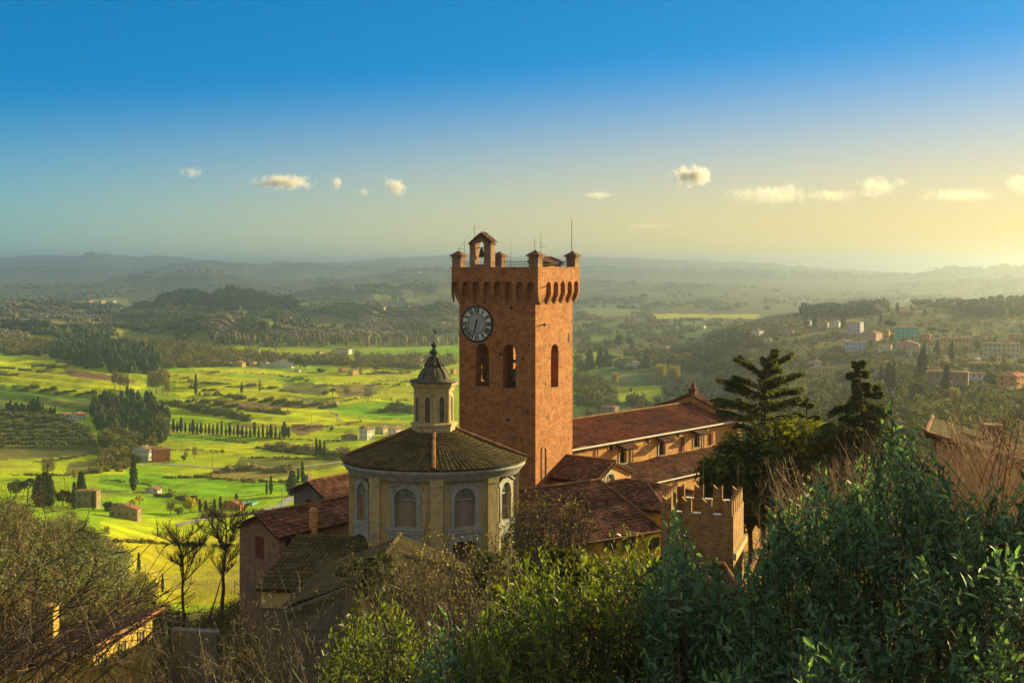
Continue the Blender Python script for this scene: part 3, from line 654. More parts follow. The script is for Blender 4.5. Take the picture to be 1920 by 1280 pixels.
for i, sn in enumerate(['XII', 'I', 'II', 'III', 'IIII', 'V', 'VI', 'VII', 'VIII', 'IX', 'X', 'XI']):
    a = i*math.pi/6; wd = {'I': .17, 'V': .34, 'X': .34}; tot = sum(wd[c] for c in sn)*cr_*.50; u = -tot/2; v0, v1 = cr_*.60, cr_*.89
    for c in sn:
        w_ = wd[c]*cr_*.50
        if c == 'I': stroke(a, u+w_/2, v0, u+w_/2, v1, .105)
        elif c == 'V': stroke(a, u+.02, v1, u+w_/2, v0, .12); stroke(a, u+w_-.02, v1, u+w_/2, v0, .065)
        else: stroke(a, u+.02, v1, u+w_-.02, v0, .12); stroke(a, u+w_-.02, v1, u+.02, v0, .065)
        u += w_
m.build('numerals', MT['clockdark'], clock)
def hand(px0, py0, px1, py1, w_, off):
    a = (FR.fx(px0), FR.zx(px0, py0)); b = (FR.fx(px1), FR.zx(px1, py1)); d = np.array(b)-np.array(a); n = np.array([-d[1], d[0]])/np.linalg.norm(d)
    m = MB(); m.hexa([(p[0]+n[0]*k, -h, ztw(p[1]+n[1]*k)) for h in (off, off+.02) for p, k in ((a, -w_), (b, -w_*.5), (b, w_*.5), (a, w_))]); m.build('clock_hand', MT['clockdark'], clock)
hand(895.2, 600, 890.3, 620, .085, .10); hand(895.2, 598, 889.2, 627, .05, .125)
# bells and timber frame in the belfry
m = MB()
for zz in (wz[0]+.1, wz[0]+1.3, wz[0]+2.2):
    for yy in (1.6, 2.6): m.box(-A+.9, -.9, yy, yy+.16, ztw(zz), ztw(zz)+.2)
for xx in (-6.6, -5.0, -3.7, -2.2):
    m.box(xx-.09, xx+.09, 1.5, 2.85, ztw(wz[0]+.32), ztw(wz[0]+.46)); m.box(xx-.08, xx+.08, 1.62, 1.74, ztw(wz[0]-1), ztw(wz[0]+2.2))
    m.tube([(xx, 1.9, ztw(wz[0]-.9)), (xx+.8, 1.9, ztw(wz[0]+2.1))], .07, 4)
m.build('bell_frame', MT['woodbeam'], tower)
for bx_, by_, bs in (((w1[0]+w1[1])/2, 1.15, 1.0), ((w2[0]+w2[1])/2, 1.15, 1.1), (-1.3, 4.0, 1.1)):
    m = MB(); pr = np.array([(0, .95), (.16, .93), (.26, .8), (.30, .45), (.40, .15), (.52, 0), (.54, -.05), (.46, -.05), (0, .1)])*bs
    m.lathe(pr, 20, (bx_, by_)); m.V[-1][:, 2] += ztw(wz[0]+.65); m.build('bell', MT['bronze'], tower, smooth=True)
# small fittings
m = MB(); yb = FR.fy(1010); zb_ = FR.zy(1008, 610); m.tube([(.0, .25, ztw(zb_)-.1), (.45, .3, ztw(zb_)+.05), (.7, .6, ztw(zb_)+.08)], [.05, .05, .12], 6); m.build('wall_lamp', MT['iron'], tower)
m = MB(); m.tube([(.5, .1, ztw(-2.1)), (.9, .3, ztw(-1.9))], .04, 5); m.build('iron_hook', MT['iron'], tower)
for px, py in ((893, 813), (964, 818)):
    m = MB(); x = FR.fx(px); z = FR.zx(px, py); m.box(x-.32, x+.32, -.16, .003, ztw(z), ztw(z)+.12); m.box(x-.28, x+.28, -.05, .003, ztw(z)-.2, ztw(z)-.003); m.build('stone_ledge', MT['oldbrick'], tower)
m = MB(); yy = FR.fy(1066); m.box(-.2, .012, yy-.13, yy+.13, ztw(FR.zy(1066, 642)), ztw(FR.zy(1066, 625))); m.build('slit_window', MT['dark'], tower)
m = MB(); ya, yb = FR.fy(1014.5), FR.fy(1024); za, zc_, zd = FR.zy(1019, 912), FR.zy(1019, 843), FR.zy(1019, 836)
ar = arch((ya+yb)/2, yb-ya, za, zc_, zd); ai = arch((ya+yb)/2, (yb-ya)*.72, za, zc_-.05, zd-.2); m.wall(ar, [ai[::-1]], f_right, .09, -.003); m.build('blocked_doorway', MT['brick'], tower)

# ================================================================ round chapel with lantern
DX, DY = (814-960)/F*83.0, 83.0; RX, RY = 6.1, 4.5
chap = thing('round_chapel', 'round plastered chapel with blind arched niches under a mossy tiled roof and lantern', 'chapel', (DX, DY, BASE), 0)
zc = lambda z: z-BASE
bnd = [-84, -39.5, 4.5, 45, 90, 137, 183, 229, 276]; cen = [(bnd[i]+bnd[i+1])/2 for i in range(8)]; hlf = [(bnd[i+1]-bnd[i])/2 for i in range(8)]
def ell(a, k=1.0): return np.array([RX*k*math.sin(R(a)), -RY*k*math.cos(R(a))])
mw = MB(); mpil = MB()
for i, a in enumerate(cen):
    p0, p1 = ell(a-hlf[i]), ell(a+hlf[i]); mid_ = (p0+p1)/2; t = p1-p0; L = np.linalg.norm(t); t /= L; n = np.array([t[1], -t[0]])
    fn = lambda u, z, o, mid_=mid_, t=t, n=n: (*(mid_+t*u+n*o), zc(z))
    wn = min(1.62, L*.37); kw = wn/1.62; fw = .30*kw
    up = arch(0, wn, -18.2, -16.25, -15.5, 8, False); lo = [(-wn*.58, -21.4), (wn*.58, -21.4), (wn*.58, -19.35), (wn*.3, -19.18), (-wn*.3, -19.18), (-wn*.58, -19.35)]
    mw.wall([(-L/2, BASE), (L/2, BASE), (L/2, -14.6), (-L/2, -14.6)], [up[::-1], lo[::-1]], fn, 0, -.42)
    # niche frame with little pediment
    m = MB(); o1 = wn/2+fw
    m.wall([(-o1, -18.2), (o1, -18.2), (o1, -15.75), (o1+.14*kw, -15.62), (o1+.14*kw, -15.45), (0, -14.98), (-o1-.14*kw, -15.45), (-o1-.14*kw, -15.62), (-o1, -15.75)], [arch(0, wn*.99, -18.195, -16.25, -15.5, 8, False)[::-1]], fn, .10, -.02)
    for sgn in (-1, 1): m.hexa([fn(sgn*(o1+.2*kw) if q else 0, zz, oo) for oo in (.095, .2) for q, zz in ((0, -14.98), (1, -15.50), (1, -15.36), (0, -14.84))])
    m.hexa([fn(x, zz, oo) for oo in (-.02, .16) for x, zz in ((-o1-.28*kw, -18.42), (o1+.28*kw, -18.42), (o1+.28*kw, -18.205), (-o1-.28*kw, -18.205))])
    fr = m.build('niche_frame', MT['frame'], chap)
    m = MB(); bp = arch(0, wn*1.04, -18.22, -16.25, -15.46, 8, False); m.prism(bp, fn, -.30, -.36); nb = m.build('niche_panel', MT['niche'], fr)
    m = MB()     # shell fan in the niche head
    for k in range(9):
        aa = R(12+k*19.5); m.prism([(.16*math.cos(aa), -16.2+.16*math.sin(aa)), (wn*.47*math.cos(aa-.11), -16.2+.72*math.sin(aa-.11)), (wn*.47*math.cos(aa+.11), -16.2+.72*math.sin(aa+.11))], fn, -.299, -.14)
    m.hexa([fn(x, zz, oo) for oo in (-.299, -.17) for x, zz in ((-wn*.49, -16.36), (wn*.49, -16.36), (wn*.49, -16.24), (-wn*.49, -16.24))])
    m.build('shell', MT['frame'], fr)
    m = MB(); o2 = wn*.58+.32*kw
    m.wall([(-o2, -21.6), (o2, -21.6), (o2, -19.0), (o2*.8, -18.62), (-o2*.8, -18.62), (-o2, -19.0)], [[(x, z+.002) for x, z in lo][::-1]], fn, .09, -.02)
    m.hexa([fn(x, zz, oo) for oo in (-.02, .17) for x, zz in ((-o2-.1, -18.62), (o2+.1, -18.62), (o2+.1, -18.46), (-o2-.1, -18.46))])
    lw = m.build('lower_window', MT['frame'], chap)
    m = MB(); m.prism([(-wn*.6, -21.4), (wn*.6, -21.4), (wn*.6, -19.1), (-wn*.6, -19.1)], fn, -.26, -.3); m.hexa([fn(x, zz, oo) for oo in (-.255, -.2) for x, zz in ((-.05, -21.4), (.05, -21.4), (.05, -19.1), (-.05, -19.1))]); m.build('window_shutter', M('brown_shutter%d' % i, (.10, .05, .03), rough=.7) if i == 0 else bpy.data.materials['brown_shutter0'], lw)
    m = MB()     # sunk border of the bay
    for s_ in (-1, 1):
        for k, (wd_, off) in enumerate(((.10, .05), (.07, .035))):
            u = s_*(L/2-.62-.16*k); m.hexa([fn(u+x, zz, oo) for oo in (-.02, off) for x, zz in ((-wd_/2, -24), (wd_/2, -24), (wd_/2, -15.0+.0), (-wd_/2, -15.0))])
    m.hexa([fn(x, zz, oo) for oo in (-.02, .05) for x, zz in ((-L/2+.7, -14.98), (L/2-.7, -14.98), (L/2-.7, -14.86), (-L/2+.7, -14.86))])
    m.build('bay_moulding', MT['plaster'], chap)
    # pilaster on the corner between bays
    q = ell(a+hlf[i]); nn = nrm(np.array([q[0]/RX**2, q[1]/RY**2])); tt = np.array([-nn[1], nn[0]])
    fq = lambda u, z, o, q=q, nn=nn, tt=tt: (*(q+tt*u+nn*o), zc(z))
    mpil.hexa([fq(x, zz, oo) for oo in (-.35, .09) for x, zz in ((-.42, -31), (.42, -31), (.42, -15.25), (-.42, -15.25))])
    mpil.hexa([fq(x, zz, oo) for oo in (-.35, .14) for x, zz in ((-.46, -15.25), (.46, -15.25), (.46, -14.7), (-.46, -14.7))])
chw = mw.build('wall', MT['plaster'], chap)
mpil.build('pilasters', MT['plaster'], chw)
m = MB(); m.lathe([(.96, zc(-15.0)), (1.02, zc(-14.98)), (1.025, zc(-14.82)), (1.05, zc(-14.7)), (1.075, zc(-14.45)), (1.09, zc(-14.4)), (1.09, zc(-14.2)), (.9, zc(-14.15))], 96, sx=RX, sy=RY); m.build('cornice', MT['frame'], chap, smooth=True)
# roof: rows of barrel tiles running up to the lantern
m = MB(); NT = 112; NRW = 15
for j in range(NT):
    a = 360/NT*j
    if j % 1 == 0:
        pass
ang = (np.arange(NT)[:, None]+np.array([0, .2, .5, .8, 1.0])[None])*2*np.pi/NT
ph = np.array([0, .72, 1, .72, 0])*.085
for i in range(NRW):
    f0, f1 = i/NRW, (i+1.06)/NRW
    def ringpt(f, hh): 
        kx = (1-f)*(RX*1.105)+f*1.45; ky = (1-f)*(RY*1.115)+f*1.40; z = -14.12*(1-f)+-11.98*f+.10*math.sin(f*math.pi)*-1
        return np.stack([kx*np.sin(ang), -ky*np.cos(ang), zc(z)+hh], -1)
    wid = 1-.55*(i/NRW); jit = rng.normal(0, .008, (NT, 1))
    lo_ = ringpt(f0, ph*wid+.05+jit); hi_ = ringpt(min(f1, 1), ph*wid+jit); lp = lo_.copy(); lp[..., 2] -= .09
    V = np.stack([lp, lo_, hi_], 1).reshape(-1, 3); b = np.arange(NT)[:, None, None]*15; q0 = b+np.arange(2)[None, :, None]*5+np.arange(4)[None, None, :]
    m.arr(V, np.stack([q0, q0+1, q0+6, q0+5], -1).reshape(-1, 4), tint=np.repeat(np.clip(.5+rng.normal(0, .25, NT), 0, 1), 15))
m.lathe([(1.0, zc(-14.3)), (1.09, zc(-14.22)), (.25, zc(-12.1))], 64, sx=RX, sy=RY, tint=.1)
rf = m.build('roof', MT['mosstile'], chap)
for a in (2.5, -87.5+0, 92.5, 182.5): 
    m = MB(); p = ell(a, 1.11); ridge(m, (p[0], p[1], zc(-14.0)), (1.5*math.sin(R(a)), -1.45*math.cos(R(a)), zc(-11.9)), r=.15); m.build('ridge_tiles', MT['ridgetile'], rf)
# lantern
m = MB(); m.lathe([(1.62, zc(-12.5)), (1.62, zc(-11.62)), (1.72, zc(-11.58)), (1.72, zc(-11.42)), (1.5, zc(-11.38)), (1.3, zc(-11.38))], 8, a0=R(22.5-17))
m.lathe([(1.40, zc(-11.5)), (1.40, zc(-9.15)), (1.47, zc(-9.1)), (1.5, zc(-8.95)), (1.66, zc(-8.75)), (1.74, zc(-8.62)), (1.74, zc(-8.5)), (1.2, zc(-8.48))], 8, a0=R(22.5-17))
lan = m.build('lantern', MT['plaster'], chap)
for k in range(8):
    a = -17+45*k; nn = np.array([math.sin(R(a)), -math.cos(R(a))]); tt = np.array([-nn[1], nn[0]]); ap = 1.40*math.cos(R(22.5))
    fn = lambda u, z, o: (*(nn*(ap+o)+tt*u), zc(z))
    m = MB(); m.wall([(-.33, -11.36), (.33, -11.36), (.33, -9.3), (-.33, -9.3)], [arch(0, .4, -11.3, -9.75, -9.5, 5, False)[::-1]], fn, .07, -.02)
    for s_ in (-1, 1): m.hexa([fn(s_*.5+x, zz, oo) for oo in (-.05, .06) for x, zz in ((-.09, -11.38), (.09, -11.38), (.09, -9.12), (-.09, -9.12))])
    wf = m.build('lantern_window', MT['plaster'], lan)
    m = MB(); m.prism(arch(0, .42, -11.3, -9.75, -9.48, 5, False), fn, .012, -.01); m.build('window_panel', M('stained_panel', (.075, .065, .05), (.12, .1, .07), scale=3) if k == 0 else bpy.data.materials['stained_panel'], wf)
m = MB(); m.lathe([(1.2, zc(-8.5)), (1.80, zc(-8.47)), (1.80, zc(-8.38)), (1.16, zc(-8.24)), (1.06, zc(-8.0)), (.90, zc(-7.72)), (.68, zc(-7.48)), (.52, zc(-7.32)), (.58, zc(-7.26)), (.48, zc(-7.15)), (.38, zc(-6.9)), (.34, zc(-6.70)), (.38, zc(-6.65)), (.18, zc(-6.6)), (.18, zc(-6.55)), (.34, zc(-6.42)), (.34, zc(-6.3)), (.2, zc(-6.16)), (.10, zc(-6.05)), (.09, zc(-6.0)), (0, zc(-6.0))], 32)
for k in range(8):
    a = R(-17+22.5+45*k); u = np.array([math.sin(a), -math.cos(a)])
    m.tube([(*(u*r), zc(z)+.02) for r, z in ((1.16, -8.22), (1.06, -8.0), (.90, -7.72), (.68, -7.48), (.52, -7.34))], .06, 5)
    m.tube([(*(u*r), zc(z)) for r, z in ((.66, -7.36), (.60, -7.2), (.45, -7.0), (.40, -6.75))], [.1, .09, .07, .08], 5)
cap = m.build('lantern_cap', MT['lead'], lan, smooth=True)
m = MB(); an_ = np.linspace(-math.pi/2, math.pi/2, 9); m.lathe([(max(.001, .23*math.cos(t)), zc(-5.82)+.23*math.sin(t)) for t in an_], 16, tint=.4); fb = m.build('finial_ball', MT['lead'], lan, smooth=True)
m = MB(); m.tube([(0, 0, zc(-5.6)), (0, 0, zc(-4.55))], .022, 5); m.box(-.16, .16, -.012, .012, zc(-4.78), zc(-4.74)); m.box(0, .2, -.008, .008, zc(-4.95), zc(-4.85)); m.build('weather_vane', MT['iron'], fb)
def shift(mb, dz):
    for v in mb.V: v[:, 2] += dz
# ================================================================ church nave, aisle, transept
def zof(b): return lambda z: z-b
CB = -32.0; zk = zof(CB)
FN = Frame(1075, 112, 44.3)
nave = thing('church', 'long brick church nave with red tiled roof and hooded side windows, behind the clock tower', 'church', (FN.x, FN.d, CB), FN.rot)
fr_ = lambda u, z, o: (o, u, zk(z))
NL = 27.5; NW = 11.0; ze, zr = -18.0, -16.35
wins = [(FN.fy(px), FN.zy(px, py)) for px, py in ((1168, 868), (1241, 853), (1306, 838))]
hol = [arch(u, 1.15, z, z+.95, z+1.4, 6, False) for u, z in wins]
m = MB(); m.wall([(-6, CB), (NL, CB), (NL, ze), (-6, ze)], [h[::-1] for h in hol], fr_, 0, -.5)
m.box(-NW, -NW+.5, -6, NL, 0, zk(ze)); m.wall([(-NW+.503, CB), (-.503, CB), (-.503, ze-.05), (-NW/2, zr-.15), (-NW+.503, ze-.05)], [], lambda x, z, t: (x, t, zk(z)), -6, -5.5)
for k in range(34): m.box(.003, .22, -5.7+k, -5.45+k, zk(ze)-.32, zk(ze)-.06)      # brick brackets under the eave
m.build('wall', MT['churchbrick'], nave)
m = MB(); rm = MB(); gable_roof(m, rm, -NW, 0, -6, NL-.5, ze, zr, ov=.35); shift(m, -CB); shift(rm, -CB)
rf = m.build('roof', MT['redtile'], nave); rm.build('ridge_tiles', MT['ridgetile'], rf)
m = MB(); m.tube([(.42, -6, zk(ze)-.10), (.42, NL, zk(ze)-.10)], .10, 6); 
gut = m.build('gutter', MT['white'], nave)
m = MB()
for px in (1119, 1185, 1318): u = FN.fy(px); m.tube([(.12, u, zk(ze)-.1), (.12, u, zk(-20.6))], .07, 6)
m.build('downpipe', MT['oldbrick'], nave)
# facade gable at the far end, with its finial
m = MB(); fg = lambda x, z, t: (x, t, zk(z))
m.wall([(-NW-.9, CB), (.9, CB), (.9, ze+.35), (-NW/2, zr+1.0), (-NW-.9, ze+.35)], [], fg, NL, NL+1.0)
fac = m.build('facade_gable', MT['churchbrick'], nave)
m = MB()
for s_, x0 in ((1, -NW-1.2), (-1, 1.2)):
    d_ = np.array([-NW/2-x0, 0, zr+1.05-(ze+.25)]); tiles(m, (x0, NL-.25, zk(ze+.27)), (0, 1, 0), d_, 1.5, np.linalg.norm(d_), pitch=.3)
m.build('gable_coping', MT['tile'], fac)
m = MB(); m.box(-NW/2-.45, -NW/2+.45, NL+.1, NL+.9, zk(zr+.9), zk(zr+1.5)); m.lathe([(.55, 0), (.6, .1), (.35, .2), (.2, .5), (.28, .62), (.12, .85), (0, .95)], 10, (-NW/2, NL+.5)); m.V[-1][:, 2] += zk(zr+1.5); m.build('finial', MT['tile'], fac)
for (u, z) in wins:
    m = MB(); m.wall(arch(u, 1.5, z-.12, z+.95, z+1.6, 6, False), [arch(u, 1.13, z, z+.95, z+1.39, 6, False)[::-1]], fr_, .06, -.02); wf = m.build('window', MT['frame'], nave)
    m = MB(); m.prism(arch(u, 1.2, z-.02, z+.95, z+1.43, 6, False), fr_, -.3, -.34); m.build('pane', MT['glass'], wf)
    m = MB()
    for k in range(3): m.hexa([fr_(u+(k-1)*.33+a, z+b, oo) for oo in (-.295, -.26) for a, b in ((-.03, 0), (.03, 0), (.03, 1.2), (-.03, 1.2))])
    m.build('window_bars', MT['iron'], wf)
    m = MB(); tiles(m, (1.25, u-1.15, zk(z+1.65)), (0, 1, 0), (-1.3, 0, .42), 2.3, 1.36, pitch=.28, amp=.05); m.build('window_hood', MT['tile'], nave)
for px, py in ((1145, 838), (1213, 826), (1270, 815), (1322, 806)):
    u, z = FN.fy(px), FN.zy(px, py); m = MB(); m.wall([(u-.42, z-.4), (u+.42, z-.4), (u+.42, z+.5), (u-.42, z+.5)], [[(u-.3, z-.3), (u-.3, z+.4), (u+.3, z+.4), (u+.3, z-.3)]], fr_, .05, -.02); wf = m.build('small_window', MT['churchbrick'], nave)
    m = MB(); m.box(-.02, .012, u-.3, u+.3, zk(z-.3), zk(z+.4)); m.build('opening', MT['dark'], wf)
for px in (1279, 1333): u, z = FN.fy(px), FN.zy(px, 845 if px == 1279 else 832); m = MB(); m.box(.003, .16, u-.22, u+.22, zk(z), zk(z)+1.6); m.build('buttress', MT['redtile'], nave)
# aisle
az0, az1 = -20.55, -21.75
m = MB(); sl = (az0-az1)/4.2; tiles(m, (4.5, 1.5, zk(az1-.1)), (0, 1, 0), (-1, 0, sl), NL-1.5, math.hypot(4.48, sl*4.48)); m.build('aisle_roof', MT['tile'], nave)
m = MB(); m.box(3.7, 4.15, 2, NL-.3, 0, zk(az1)); m.wall([(.03, CB), (3.7, CB), (3.7, az1-.1), (.03, az0-.1)], [], fg, 2, 2.4); m.build('aisle_wall', MT['churchbrick'], nave)
m = MB(); m.tube([(4.62, 1.5, zk(az1)-.08), (4.62, NL, zk(az1)-.08)], .08, 6); m.build('aisle_gutter', MT['white'], nave)
# transept block with the rose window
FT = Frame(1112, 103, 35); zk2 = zof(CB)
tr = thing('transept_chapel', 'small gabled brick transept with a round rose window, beside the clock tower foot', 'chapel', (FT.x, FT.d, CB), FT.rot)
ft = lambda u, z, o: (o, u, zk2(z)); W = 7.0; te, ta = -19.55, -18.25
rc = (FT.fy(1143), FT.zy(1143, 907)); rr = .92
circ = [(rc[0]+rr*math.cos(2*math.pi*i/28), rc[1]+rr*math.sin(2*math.pi*i/28)) for i in range(28)]
m = MB(); m.wall([(0, CB), (W, CB), (W, te), (W/2, ta), (0, te)], [circ[::-1]], ft, 0, -.45); m.box(-5, -.453, 0, .45, 0, zk2(te)-.03); m.box(-5, -.453, W-.45, W, 0, zk2(te)-.03); m.build('wall', MT['churchbrick'], tr)
m = MB(); rm = MB(); gable_roof(m, rm, -5, .0, 0, W, te, ta, ov=.4, axis='x'); 
for k in range(len(m.V)): m.V[k][:, 2] -= CB
for k in range(len(rm.V)): rm.V[k][:, 2] -= CB
rf = m.build('roof', MT['tile'], tr); rm.build('ridge_tiles', MT['ridgetile'], rf)
m = MB(); ci = lambda r, n=28: [(rc[0]+r*math.cos(2*math.pi*i/n), rc[1]+r*math.sin(2*math.pi*i/n)) for i in range(n)]
m.wall(ci(1.18), [ci(.93)[::-1]], ft, .07, -.03); m.wall(ci(.34), [ci(.22)[::-1]], ft, -.1, -.2)
for k in range(8):
    a = k*math.pi/4; m.tube([ft(rc[0]+r*math.cos(a), rc[1]+r*math.sin(a), -.15) for r in (.33, .93)], .045, 5)
    a += math.pi/8; cc = (rc[0]+.66*math.cos(a), rc[1]+.66*math.sin(a)); m.wall([(cc[0]+.24*math.cos(t*.524), cc[1]+.24*math.sin(t*.524)) for t in range(12)], [[(cc[0]+.19*math.cos(t*.524), cc[1]+.19*math.sin(t*.524)) for t in range(12)][::-1]], ft, -.12, -.18)
rw_ = m.build('rose_window', MT['frame'], tr)
m = MB(); m.prism(ci(.95), ft, -.28, -.3); m.build('pane', MT['glass'], rw_)

# ================================================================ hipped sacristy and the yellow house in front of it
FB = Frame(1247, 90, 35); b0 = -33.0
hp = thing('hipped_house', 'dark tiled hipped roof house directly right of the rose window', 'house', (FB.x, FB.d, b0), FB.rot)
m = MB(); m.box(-9, -.0, 0, 7, 0, -19.35-b0); m.build('wall', MT['yplaster'], hp)
m = MB(); rm = []; hip_roof(m, rm, -9, 0, 0, 7, -19.3, .33, ov=.45); shift(m, -b0); rf = m.build('roof', MT['tile'], hp)
for r_ in rm: shift(r_, -b0); r_.build('ridge_tiles', MT['ridgetile'], rf)

ex, ey = (1104-960)/F*85.0, 85.0
yh = thing('yellow_house', 'yellow plastered house with a brown tiled roof below the church, seen over the laurels', 'house', (ex, ey, b0), R(32))
fy_ = lambda u, z, o: (u, -o, z-b0)
m = MB(); m.box(-3.5, 6.5, 0, 9, 0, -20.45-b0); m.build('wall', MT['yplaster'], yh)
m = MB(); sl = .30; tiles(m, (-4, -.45, -20.4-.14-b0), (1, 0, 0), (0, 1, sl), 10.9, 8.4*math.hypot(1, sl), pitch=.3); rf = m.build('roof', MT['tile'], yh)
m = MB(); ridge(m, (6.7, -.4, -20.36-b0), (6.7, 7.6, -18.0-b0), r=.11); ridge(m, (-4, 7.7, -17.95-b0), (6.8, 7.7, -17.95-b0), r=.13); m.build('ridge_tiles', MT['ridgetile'], rf)
m = MB(); m.box(.8, 1.15, 2.6, 2.95, -19.6-b0, -18.9-b0); m.tube([(.97, 2.77, -18.95-b0), (.97, 2.77, -18.7-b0)], [.2, .12], 6); m.build('chimney', MT['churchbrick'], rf)
m = MB(); m.tube([(-3.9, -.52, -20.55-b0), (6.8, -.52, -20.55-b0)], .07, 6)
for k in range(22): m.box(-3.4+k*.47, -3.26+k*.47, -.42, -.003, -20.66-b0, -20.52-b0)
m.build('eave', MT['woodbeam'], yh)
for px in (1147, 1181, 1229):
    u = ((px-960)/F*85-ex)/(math.cos(R(32))-(px-960)/F*math.sin(R(32))); dpt = 85+u*math.sin(R(32)); z = (HY-1028)/F*dpt
    wnd = window(yh, fy_, u, z, .62, .85, frame=MT['woodbeam'])
    m = MB()
    for s_ in (-1,): m.hexa([fy_(u+s_*.52+a, z+b, oo) for oo in (.01, .05) for a, b in ((-.17, 0), (.17, 0), (.17, .85), (-.17, .85))])
    m.build('shutter', MT['shutter'], wnd)

# ================================================================ crenellated turret
FC = Frame(1375, 68, 19); b1 = -33.0; q1 = lambda z: z-b1
cw = thing('crenellated_tower', 'low brick tower with swallow-tailed battlements half hidden by laurel', 'tower', (FC.x, FC.d, b1), FC.rot)
CX, CY = 4.4, 4.6; zt = -15.0
m = MB()
fl = lambda u, z, o: (u, -o, q1(z)); frr = lambda u, z, o: (o, u, q1(z)); fb_ = lambda u, z, o: (u, CY+o, q1(z)); ff = lambda u, z, o: (-CX-o, u, q1(z))
m.wall([(-CX, b1), (0, b1), (0, zt), (-CX, zt)], [], fl, 0, -.3); m.wall([(.3, b1), (CY-.3, b1), (CY-.3, zt), (.3, zt)], [], frr, 0, -.3)
m.wall([(-CX, b1), (0, b1), (0, zt), (-CX, zt)], [], fb_, 0, -.3); m.wall([(.3, b1), (CY-.3, b1), (CY-.3, zt), (.3, zt)], [], ff, 0, -.3)
m.box(-CX+.3, -.3, .3, CY-.3, q1(-16.2), q1(-16.0)); cww = m.build('wall', MT['turretbrick'], cw)
mc = MB(); 
def merlon(u, fn):
    m = MB(); h = .29; m.prism([(u-h, zt+.003), (u+h, zt+.003), (u+h, zt+.95), (u, zt+.68), (u-h, zt+.95)], fn, -.02, -.26); return m.build('merlon', MT['turretbrick'], cw)
for k in range(4): u = -CX+.37+k*1.22; merlon(u, fl); merlon(u, fb_)
for k in range(5):
    u = .65+k*.83; h = .27
    for f in (frr, ff): m = MB(); m.prism([(u-h, zt+.003), (u+h, zt+.003), (u+h, zt+1.0), (u, zt+.7), (u-h, zt+1.0)], f, -.02, -.26); m.build('merlon', MT['turretbrick'], cw)
m = MB()
for f, L0, L1 in ((fl, -CX, 0), (fb_, -CX, 0)):
    for k in range(3): a = -CX+.37+k*1.22+.37; m.hexa([f(x, zz, oo) for oo in (-.30, .03) for x, zz in ((a, zt+.003), (a+.48, zt+.003), (a+.48, zt+.06), (a, zt+.06))])
m.build('crenel_coping', MT['white'], cw)
m = MB(); m.box(.003, .22, -.3, CY+.2, q1(-17.55), q1(-17.15)); m.build('plinth', MT['plaster'], cw)
m = MB(); m.tube([(-.3, CY-.5, q1(-16)), (-.3, CY-.5, q1(-12.6))], .025, 5); m.tube([(-.6, CY-.5, q1(-13.6)), (.0, CY-.5, q1(-13.55))], .012, 4); m.build('antenna', MT['iron'], cw)
m = MB(); m.tube([(-CX+2.0, CY-1, q1(-16)), (-CX+2.0, CY-1, q1(-12.4))], .018, 5); m.tube([(-CX+1.7, CY-1, q1(-12.6)), (-CX+2.2, CY-1, q1(-12.5))], .01, 4); m.build('antenna', MT['iron'], cw)
# low roofs at its foot
b2 = -34.0
lr = thing('low_tiled_house', 'low house with a broad weathered tile roof beside the crenellated tower', 'house', (FC.x+.5, FC.d-.4, b2), FC.rot)
m = MB(); m.box(.6, 6.4, -5, 5.6, 0, -19.5-b2); m.wall([(.6, -19.5), (6.4, -19.5), (.6, -17.85)], [], lambda x, z, t: (x, t, z-b2), -4.9, 5.5); m.build('wall', MT['oldbrick'], lr)
m = MB(); tiles(m, (7.0, -5.5, -19.65-b2), (0, 1, 0), (-1, 0, .29), 11.6, 6.5*math.hypot(1, .29), pitch=.3); rf = m.build('roof', MT['tile'], lr)
m = MB(); ridge(m, (.6, -5.5, -17.75-b2), (.6, 6.1, -17.75-b2), r=.14); ridge(m, (6.9, 6.1, -19.5-b2), (.6, 6.1, -17.75-b2), r=.14); ridge(m, (6.9, 1.0, -19.48-b2), (.6, 1.0, -17.7-b2), r=.12); m.build('ridge_tiles', MT['ridgetile'], rf)
fh = thing('shed_below_tower', 'small tiled outbuilding in front of the crenellated tower, mostly behind laurel leaves', 'shed', (FC.x-5.5, FC.d-7.5, b2), R(10))
m = MB(); m.box(-2, 5.5, 0, 5, 0, -19.4-b2); m.build('wall', MT['oldbrick'], fh)
m = MB(); tiles(m, (-2.4, -.4, -19.5-b2), (1, 0, 0), (0, 1, .3), 8.3, 6*math.hypot(1, .3), pitch=.3); rf = m.build('roof', MT['tile'], fh); m = MB(); ridge(m, (5.8, -.4, -19.35-b2), (5.8, 5.6, -17.6-b2)); ridge(m, (-2.4, 5.6, -17.6-b2), (5.8, 5.6, -17.6-b2)); m.build('ridge_tiles', MT['ridgetile'], rf)

